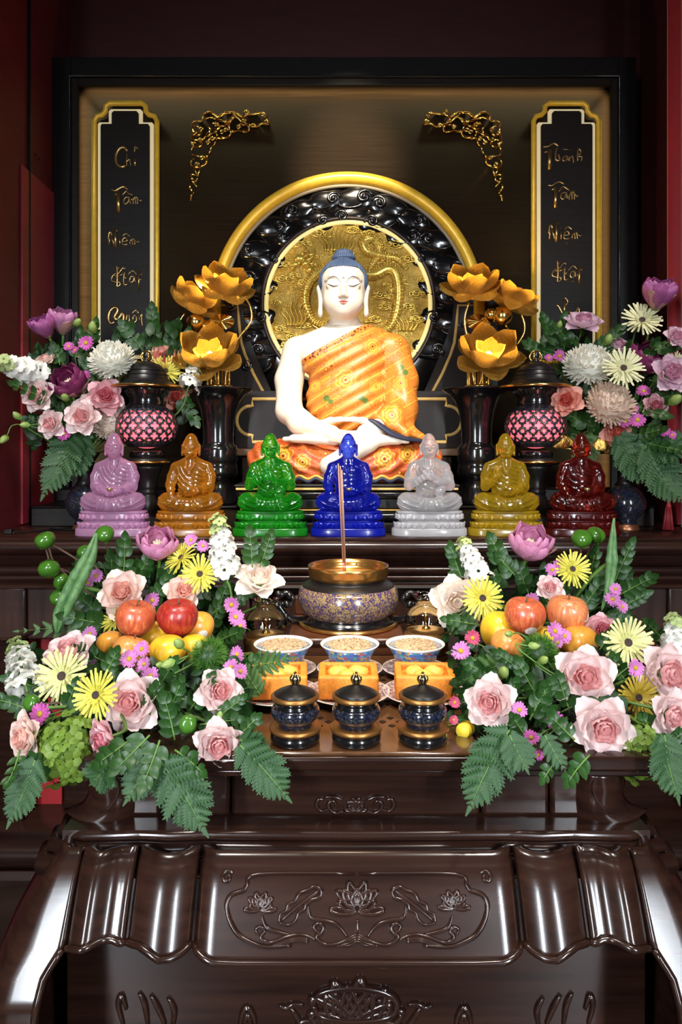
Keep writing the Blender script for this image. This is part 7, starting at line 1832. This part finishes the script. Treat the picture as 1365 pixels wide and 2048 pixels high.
# ---- green hydrangea heads
hm_ = MB()
for k in range(4):
    a = PI / 2 * k; pts = []
    for j in range(3):
        for i in range(3):
            q = j / 2; s_ = i - 1; w_ = .5 * math.sin(PI * (.15 + .6 * q)); x = .08 + q * .85; y = s_ * w_; z = .16 * q - .1 * abs(s_); pts.append((x * math.cos(a) - y * math.sin(a), x * math.sin(a) + y * math.cos(a), z))
    hm_.grid(pts, 3, 3)
HYD = hm_.mesh('floret', petal_mat('lime_hydrangea', (.11, .20, .02), (.23, .34, .05), .45, .3))
def hydrangea(u, v, r, Y, core, label):
    R = r * S(Y); rnd = rndn(); t = bloom('hydrangea', label, 'flower', u, v, Y, (0, -.9, -.1), core, 'lime green hydrangea heads', .2 * R); 
    b = MB(); b.ball((0, 0, 0), R * .78, None, R * .7, 16, 10); b.build('flower_head_core', M_LEAF, t)
    for i in range(95):
        z = 1 - 1.5 * (i + .5) / 95; q = i * 2.399; rr = math.sqrt(max(0, 1 - z * z)); d = Vector((rr * math.cos(q), rr * math.sin(q), z)); k = R * .24 * rnd.uniform(.8, 1.2)
        M = Matrix.Translation(d * R * rnd.uniform(.74, 1.12)) @ axis_quat(d + Vector((rnd.uniform(-.3, .3), rnd.uniform(-.3, .3), rnd.uniform(-.3, .3))), rnd.uniform(0, 6)).to_matrix().to_4x4() @ Matrix.Diagonal((k, k, k, 1)); put('floret', HYD, t, M)
    stem(t, core, .003)
hydrangea(132, 1502, 66, 1.04, 'A', 'lime green hydrangea head below the pale gerbera'); hydrangea(1278, 1502, 58, 1.06, 'B', 'lime green hydrangea head below the large open pink rose')
# ---- green dianthus balls
def dianthus(u, v, r, Y, core, label):
    R = r * S(Y); rnd = rndn(); t = bloom('green_dianthus', label, 'flower', u, v, Y, (0, -.6, .8), core, 'green mossy dianthus balls'); mb = MB()
    for i in range(1500):
        z = 1 - 1.75 * (i + .5) / 1500; q = i * 2.399; rr = math.sqrt(max(0, 1 - z * z)); d = Vector((rr * math.cos(q), rr * math.sin(q), z)); e = d.orthogonal().normalized(); e.rotate(Quaternion(d, rnd.uniform(0, 6)))
        d2 = (d + Vector((rnd.uniform(-.3, .3), rnd.uniform(-.3, .3), rnd.uniform(-.3, .3)))).normalized(); l_ = R * rnd.uniform(.9, 1.05)
        mb.add([d * R * .6 - e * R * .02, d * R * .6 + e * R * .02, d2 * l_], [(0, 1, 2)])
    o = mb.build('spiky_tuft', leaf_mat('moss_green', (.05, .16, .012), (.11, .27, .03), .55), t, smooth=False); o['kind'] = 'stuff'
    b = MB(); b.ball((0, 0, 0), R * .72, None, None, 16, 10); b.build('tuft_core', M_LEAF, t); stem(t, core, .003)
dianthus(418, 1312, 42, 1.19, 'A', 'mossy green dianthus ball in front of the yellow fruit'); dianthus(1078, 1306, 44, 1.20, 'B', 'mossy green dianthus ball in front of the stickered apple')

# ---- green persimmons, buds, pods
M_PERS = mat('green_persimmon', (.046, .145, .013), .24, var=.3, vscale=25, coat=.4)
def persimmon(u, v, r, Y, axis, core, label, grp='green persimmons', st=True):
    R = r * S(Y); t = bloom('green_persimmon', label, 'fruit', u, v, Y, axis, core, grp)
    put('skin', AP[2].mesh('skin', M_PERS), t, Matrix.Diagonal((R, R, R * .86, 1)))
    for k in range(4): put('calyx_leaf', LEAFL, t, Matrix.Rotation(k * PI / 2 + .4, 4, 'Z') @ Matrix.Translation((0, 0, -R * .80)) @ Matrix.Rotation(1.45, 4, 'X') @ Matrix.Diagonal((R * .9, R * .9, R * .9, 1)))
    if st: stem(t, core, .0022, M_TWIG, 'twig', .5, -.8 * R)
    return t
persimmon(90, 1080, 20, 1.50, (-.3, -.3, .9), 'Ar', 'green persimmon highest on the branch beside the long green pods'); persimmon(98, 1138, 21, 1.50, (.2, -.5, -.8), 'Ar', 'green persimmon second on the branch beside the long green pods', st=True)
persimmon(124, 1163, 17, 1.52, (.5, -.6, -.5), 'Ar', 'green persimmon partly behind the second one on its branch'); persimmon(117, 1195, 17, 1.52, (0, -.7, .5), 'Ar', 'green persimmon lowest behind the long green pods')
persimmon(210, 1068, 18, 1.53, (.1, -.6, .7), 'Ar', 'green persimmon at the tip of the long green pods'); persimmon(168, 1103, 14, 1.54, (-.3, -.5, .7), 'Ar', 'small green persimmon half behind the long green pods')
persimmon(376, 1448, 18, 1.03, (.1, -.9, .2), 'A', 'green fruit between the two lower pink roses'); persimmon(63, 1405, 16, 1.08, (-.2, -.8, .4), 'A', 'green fruit behind the magenta daisy')
persimmon(1164, 1077, 20, 1.52, (-.1, -.5, .8), 'Br', 'green persimmon above the yellow gerbera'); persimmon(1192, 1070, 19, 1.55, (.2, -.4, .9), 'Br', 'green persimmon half behind another above the yellow gerbera')
M_BUD = leaf_mat('pale_green_bud', (.22, .34, .06), (.36, .46, .14), .4)
bd_ = MB(); bd_.lathe([(0, -.9), (.35, -.75), (.62, -.2), (.60, .35), (.35, .8), (.1, 1.05), (0, 1.1)], 14); BUDM = bd_.mesh('bud_sheath', M_BUD)
def bud(u, v, r, Y, axis, core, label):
    R = r * S(Y); t = bloom('flower_bud', label, 'flower bud', u, v, Y, axis, core, 'green flower buds ' + PLACE[core]); put('bud_sheath', BUDM, t, Matrix.Diagonal((R, R, R, 1)))
    for k in range(3): put('sepal', LEAFL, t, Matrix.Rotation(k * 2.1, 4, 'Z') @ Matrix.Translation((0, R * .5, -R * .8)) @ Matrix.Rotation(.15, 4, 'X') @ Matrix.Diagonal((R * 1.4,) * 3 + (1,)))
    stem(t, core, .0014, L0=-.8 * R)
for core, rows, lb in (('A', [(358, 1288, 15, 1.17, (-.3, -.6, .7)), (338, 1327, 15, 1.12, (-.8, -.5, -.2)), (398, 1290, 11, 1.15, (.2, -.6, .8)), (441, 1432, 13, 1.06, (.1, -.5, .8)), (322, 1330, 11, 1.14, (-.6, -.6, .2))], 'pale green flower bud among the fruit and pink roses by the green pods'),
                       ('B', [(1008, 1345, 17, 1.13, (-.1, -.6, .7)), (1068, 1292, 12, 1.17, (.9, -.4, .1)), (1018, 1268, 10, 1.22, (-.7, -.6, .2)), (1088, 1320, 13, 1.15, (.3, -.7, .5))], 'pale green flower bud beside the mossy dianthus and stickered apple'),
                       ('C', [(34, 832, 11, 2.02, (-.3, -.6, .6)), (8, 878, 11, 1.98, (-.3, -.6, -.7)), (185, 655, 13, 2.14, (.2, -.5, .8)), (155, 645, 11, 2.12, (.6, -.5, .4)), (130, 795, 12, 2.04, (0, -.9, .2)), (50, 850, 10, 2.02, (-.6, -.6, 0))], 'pale green flower bud in the vase behind the pink glass buddha'),
                       ('D', [(1218, 680, 13, 2.16, (0, -.6, .7)), (1352, 800, 16, 1.99, (.2, -.8, .4)), (1120, 650, 9, 2.24, (0, -.6, .8))], 'pale green flower bud in the vase behind the dark red glass buddha')):
    for r in rows: bud(r[0], r[1], r[2], r[3], r[4], core, near_label('green bud', r[0], r[1], core))
def rolled_leaf(pts, rads, Y0, Y1, core, label, grp, fold=.8):
    q = smooth_path(pts, 6); n = len(q); rr = np.interp(np.linspace(0, 1, n), np.linspace(0, 1, len(rads)), rads)
    W = [P(a, b_, lerp(Y0, Y1, i / (n - 1))) for i, (a, b_) in enumerate(q)]; t = thing('rolled_leaf', label, 'leaf', W[0], grp)
    m, tt, bs = nodes_of('rolled_leaf_green'); vv = coords(tt); L(tt, ramp(tt, noise(tt, vv, 60, 4), [(.3, (.050, .135, .040)), (.7, (.13, .25, .085))]), bs.inputs['Base Color']); bs.inputs['Roughness'].default_value = .5
    bump(tt, bs, noise(tt, coords(tt, (1, 1, .3)), 160, 3), .5, .003)
    for k, off in enumerate((-.62, .62)):
        b = MB(); b.tube([w_ - W[0] + Vector((off * rr[i] * S(Y0) * fold, -.001 * k + .0012 * math.sin(i * .9), 0)) for i, w_ in enumerate(W)], [max(.0006, r_ * S(Y0) * .52 * (1 + .08 * math.sin(i * 1.7 + k))) for i, r_ in enumerate(rr)], 12); b.build('leaf_roll', m, t)
    b = MB(); c = CORE[core] - W[0]; mid = W[n // 2] - W[0]; b.tube(smooth_path([tuple(mid), tuple(mid * .5 + c * .5 + Vector((0, 0, .02))), tuple(c)], 5), .0042, 8); b.build('leaf_stalk', M_STEM, t)
rolled_leaf([(193, 1066), (180, 1110), (160, 1150), (140, 1190), (122, 1230), (113, 1268)], [3, 15, 19, 19, 16, 3], 1.46, 1.44, 'Ar', 'long green rolled lotus leaf pods beside the green persimmons', None)
rolled_leaf([(1229, 1036), (1226, 1080), (1224, 1120), (1219, 1170), (1204, 1222)], [2, 9, 14, 11, 1.5], 1.48, 1.48, 'Br', 'single green rolled lotus leaf standing behind the stickered apples', None, .55)

# ---- holders the bouquets are arranged in
def holder(core, label, r=.055):
    c = CORE[core]; t = thing('flower_holder', label, 'flower holder', (c.x, c.y, ZL), 'black flower holders under the front bouquets'); h = c.z - ZL + .004
    b = MB(); b.lathe([(r * .8, 0), (r, .006), (r, h * .6), (r * .94, h * .62), (0, h * .62)], 28); b.build('holder_dish', M_LACQ, t)
    b = MB(); b.lathe([(r * .85, h * .6), (r * .82, h * .95), (r * .7, h), (0, h)], 24); b.build('floral_foam', mat('floral_foam', (.03, .08, .03), .9), t)
for k, lb in (('A', 'black flower holder under the gerberas beside the long green pods'), ('Ar', 'black flower holder hidden behind the rosy streaked apple'), ('B', 'black flower holder under the large pink roses by the candle stub'), ('Br', 'black flower holder hidden behind the stickered apple')): holder(k, lb)
def rear_vase(core, label):
    c = CORE[core]; t = thing('enamel_vase', label, 'vase', (c.x, c.y, ZU), 'dark enamel flower vases')
    b = MB(); b.lathe([(.034, .018), (.030, .03), (.045, .045), (.060, .07), (.061, .09), (.050, .115), (.034, .135)], 40); b.build('vase_belly', M_CLOIS_D, t)
    b = MB(); b.lathe([(.034, .134), (.024, .15), (.020, .175), (.026, .21), (.042, .236), (.040, .238), (.022, .21), (.016, .17)], 40); b.build('vase_neck', M_LACQ_SATIN, t)
    b = MB(); b.lathe([(.040, 0), (.041, .004), (.036, .016), (.034, .019), (0, .019)], 36); b.build('vase_foot', mat('dark_copper', (.28, .12, .06), .35, .8), t)
rear_vase('C', 'dark blue enamel flower vase behind the pink glass buddha'); rear_vase('D', 'dark enamel flower vase with copper foot beside the dark red glass buddha')

# ---- dense filler foliage between the flowers
LF4 = leaf_mesh('leaf', None, .30, .2, 3, 5); LV = [v.co.copy() for v in LF4.vertices]; LQ = [tuple(p.vertices) for p in LF4.polygons]
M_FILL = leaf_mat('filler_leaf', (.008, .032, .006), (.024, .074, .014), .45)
def filler(core, regions, label):
    rnd = rndn(); mb = MB(); c0 = CORE[core]
    for (u0, u1, v0, v1, Ya, Yb, n, ll) in regions:
        for _ in range(n):
            u = rnd.uniform(u0, u1); v = rnd.uniform(v0, v1); Y = lerp(Ya, Yb, (v - v0) / (v1 - v0)) + rnd.uniform(-.02, .03); p = P(u, v, Y)
            d = (p - c0); d = d.normalized() if d.length > .01 else Vector((0, 0, 1)); d = (d + Vector((rnd.gauss(0, .5), rnd.gauss(-.2, .3), rnd.gauss(0, .5)))).normalized()
            k = ll * S(Y) * rnd.uniform(.7, 1.3); q = frame_to(p, d, (rnd.gauss(0, .4), -1, rnd.gauss(.3, .4)))
            M = Matrix.Translation(p - d * k * .5) @ q.to_matrix().to_4x4() @ Matrix.Diagonal((k, k, k, 1)); mb.add([M @ w_ for w_ in LV], LQ)
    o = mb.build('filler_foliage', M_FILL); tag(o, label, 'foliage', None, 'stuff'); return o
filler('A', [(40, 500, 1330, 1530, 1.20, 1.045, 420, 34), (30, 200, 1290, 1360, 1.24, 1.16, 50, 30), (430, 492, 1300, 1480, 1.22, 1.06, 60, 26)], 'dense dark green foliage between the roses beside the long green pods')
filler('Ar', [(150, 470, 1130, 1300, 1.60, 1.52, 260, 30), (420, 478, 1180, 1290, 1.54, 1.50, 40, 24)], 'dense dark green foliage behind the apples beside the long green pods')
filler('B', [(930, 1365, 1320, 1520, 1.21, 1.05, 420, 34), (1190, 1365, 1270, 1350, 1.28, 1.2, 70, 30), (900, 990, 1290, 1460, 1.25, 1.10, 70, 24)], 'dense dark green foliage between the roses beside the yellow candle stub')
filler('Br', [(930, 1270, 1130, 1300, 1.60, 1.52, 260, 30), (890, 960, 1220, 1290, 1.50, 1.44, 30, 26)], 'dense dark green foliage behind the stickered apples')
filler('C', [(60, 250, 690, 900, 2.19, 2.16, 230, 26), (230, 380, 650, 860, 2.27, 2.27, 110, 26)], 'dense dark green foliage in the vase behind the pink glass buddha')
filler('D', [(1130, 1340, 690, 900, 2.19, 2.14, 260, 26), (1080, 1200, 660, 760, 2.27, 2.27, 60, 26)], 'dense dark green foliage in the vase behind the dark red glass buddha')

# ---- power cable on the rear table and gold foil among the rear flowers
def cable():
    q = [P(u, 0, Y) for u, Y in ((22, 2.02), (60, 2.06), (95, 2.10), (120, 2.13), (150, 2.12), (135, 2.16), (100, 2.15), (118, 2.12), (160, 2.09), (190, 2.07))]
    for p in q: p.z = 0
    o = q[0].copy(); t = thing('power_cable', 'thin black power cable looped on the rear altar table by the red wall', 'cable', (o.x, o.y, ZU + .003))
    b = MB(); b.tube(smooth_path([tuple(p - o) for p in q], 6), .0024, 8); b.build('cable_sheath', M_LACQ_SATIN, t)
    b = MB(); b.box(-.018, .004, -.008, .008, -.002, .012); b.build('cable_plug', M_LACQ_SATIN, t, bevel=.002)
cable()
def foil(u, v, w, h, Y, core, label):
    t = thing('gold_foil_leaf', label, 'gold leaf', P(u, v, Y), 'crumpled gold foil leaves'); pts = []; rnd = rndn(); s = S(Y)
    for j in range(8):
        for i in range(9):
            a = i / 8 * 2 - 1; q = j / 7; pts.append((a * w * .5 * s * math.sin(PI * (.12 + .8 * q)), -.006 * (1 - a * a) + .003 * math.sin(a * 9 + q * 6), (q - .5) * h * s + .002 * math.sin(a * 8)))
    o = MB().grid(pts, 9, 8).build('foil_sheet', mat('crumpled_gold_foil', (.55, .34, .08), .3, .9, .3, 90, bmp=.8, bscale=160), t); md = o.modifiers.new('thick', 'SOLIDIFY'); md.thickness = .0006
    b = MB(); c = CORE[core] - t.location; b.tube([(0, 0, -h * .45 * s), tuple(c * .6 + Vector((0, 0, -.01))), tuple(c)], .0014, 6); b.build('wire_stem', M_GOLD, t)
foil(167, 893, 26, 46, 2.11, 'C', 'crumpled gold foil leaf beside the pink glass buddha'); foil(1125, 884, 52, 26, 2.10, 'D', 'crumpled gold foil leaf between lantern and red glass buddha'); foil(1206, 888, 40, 30, 2.10, 'D', 'crumpled gold foil leaf below the peach tinged chrysanthemum')
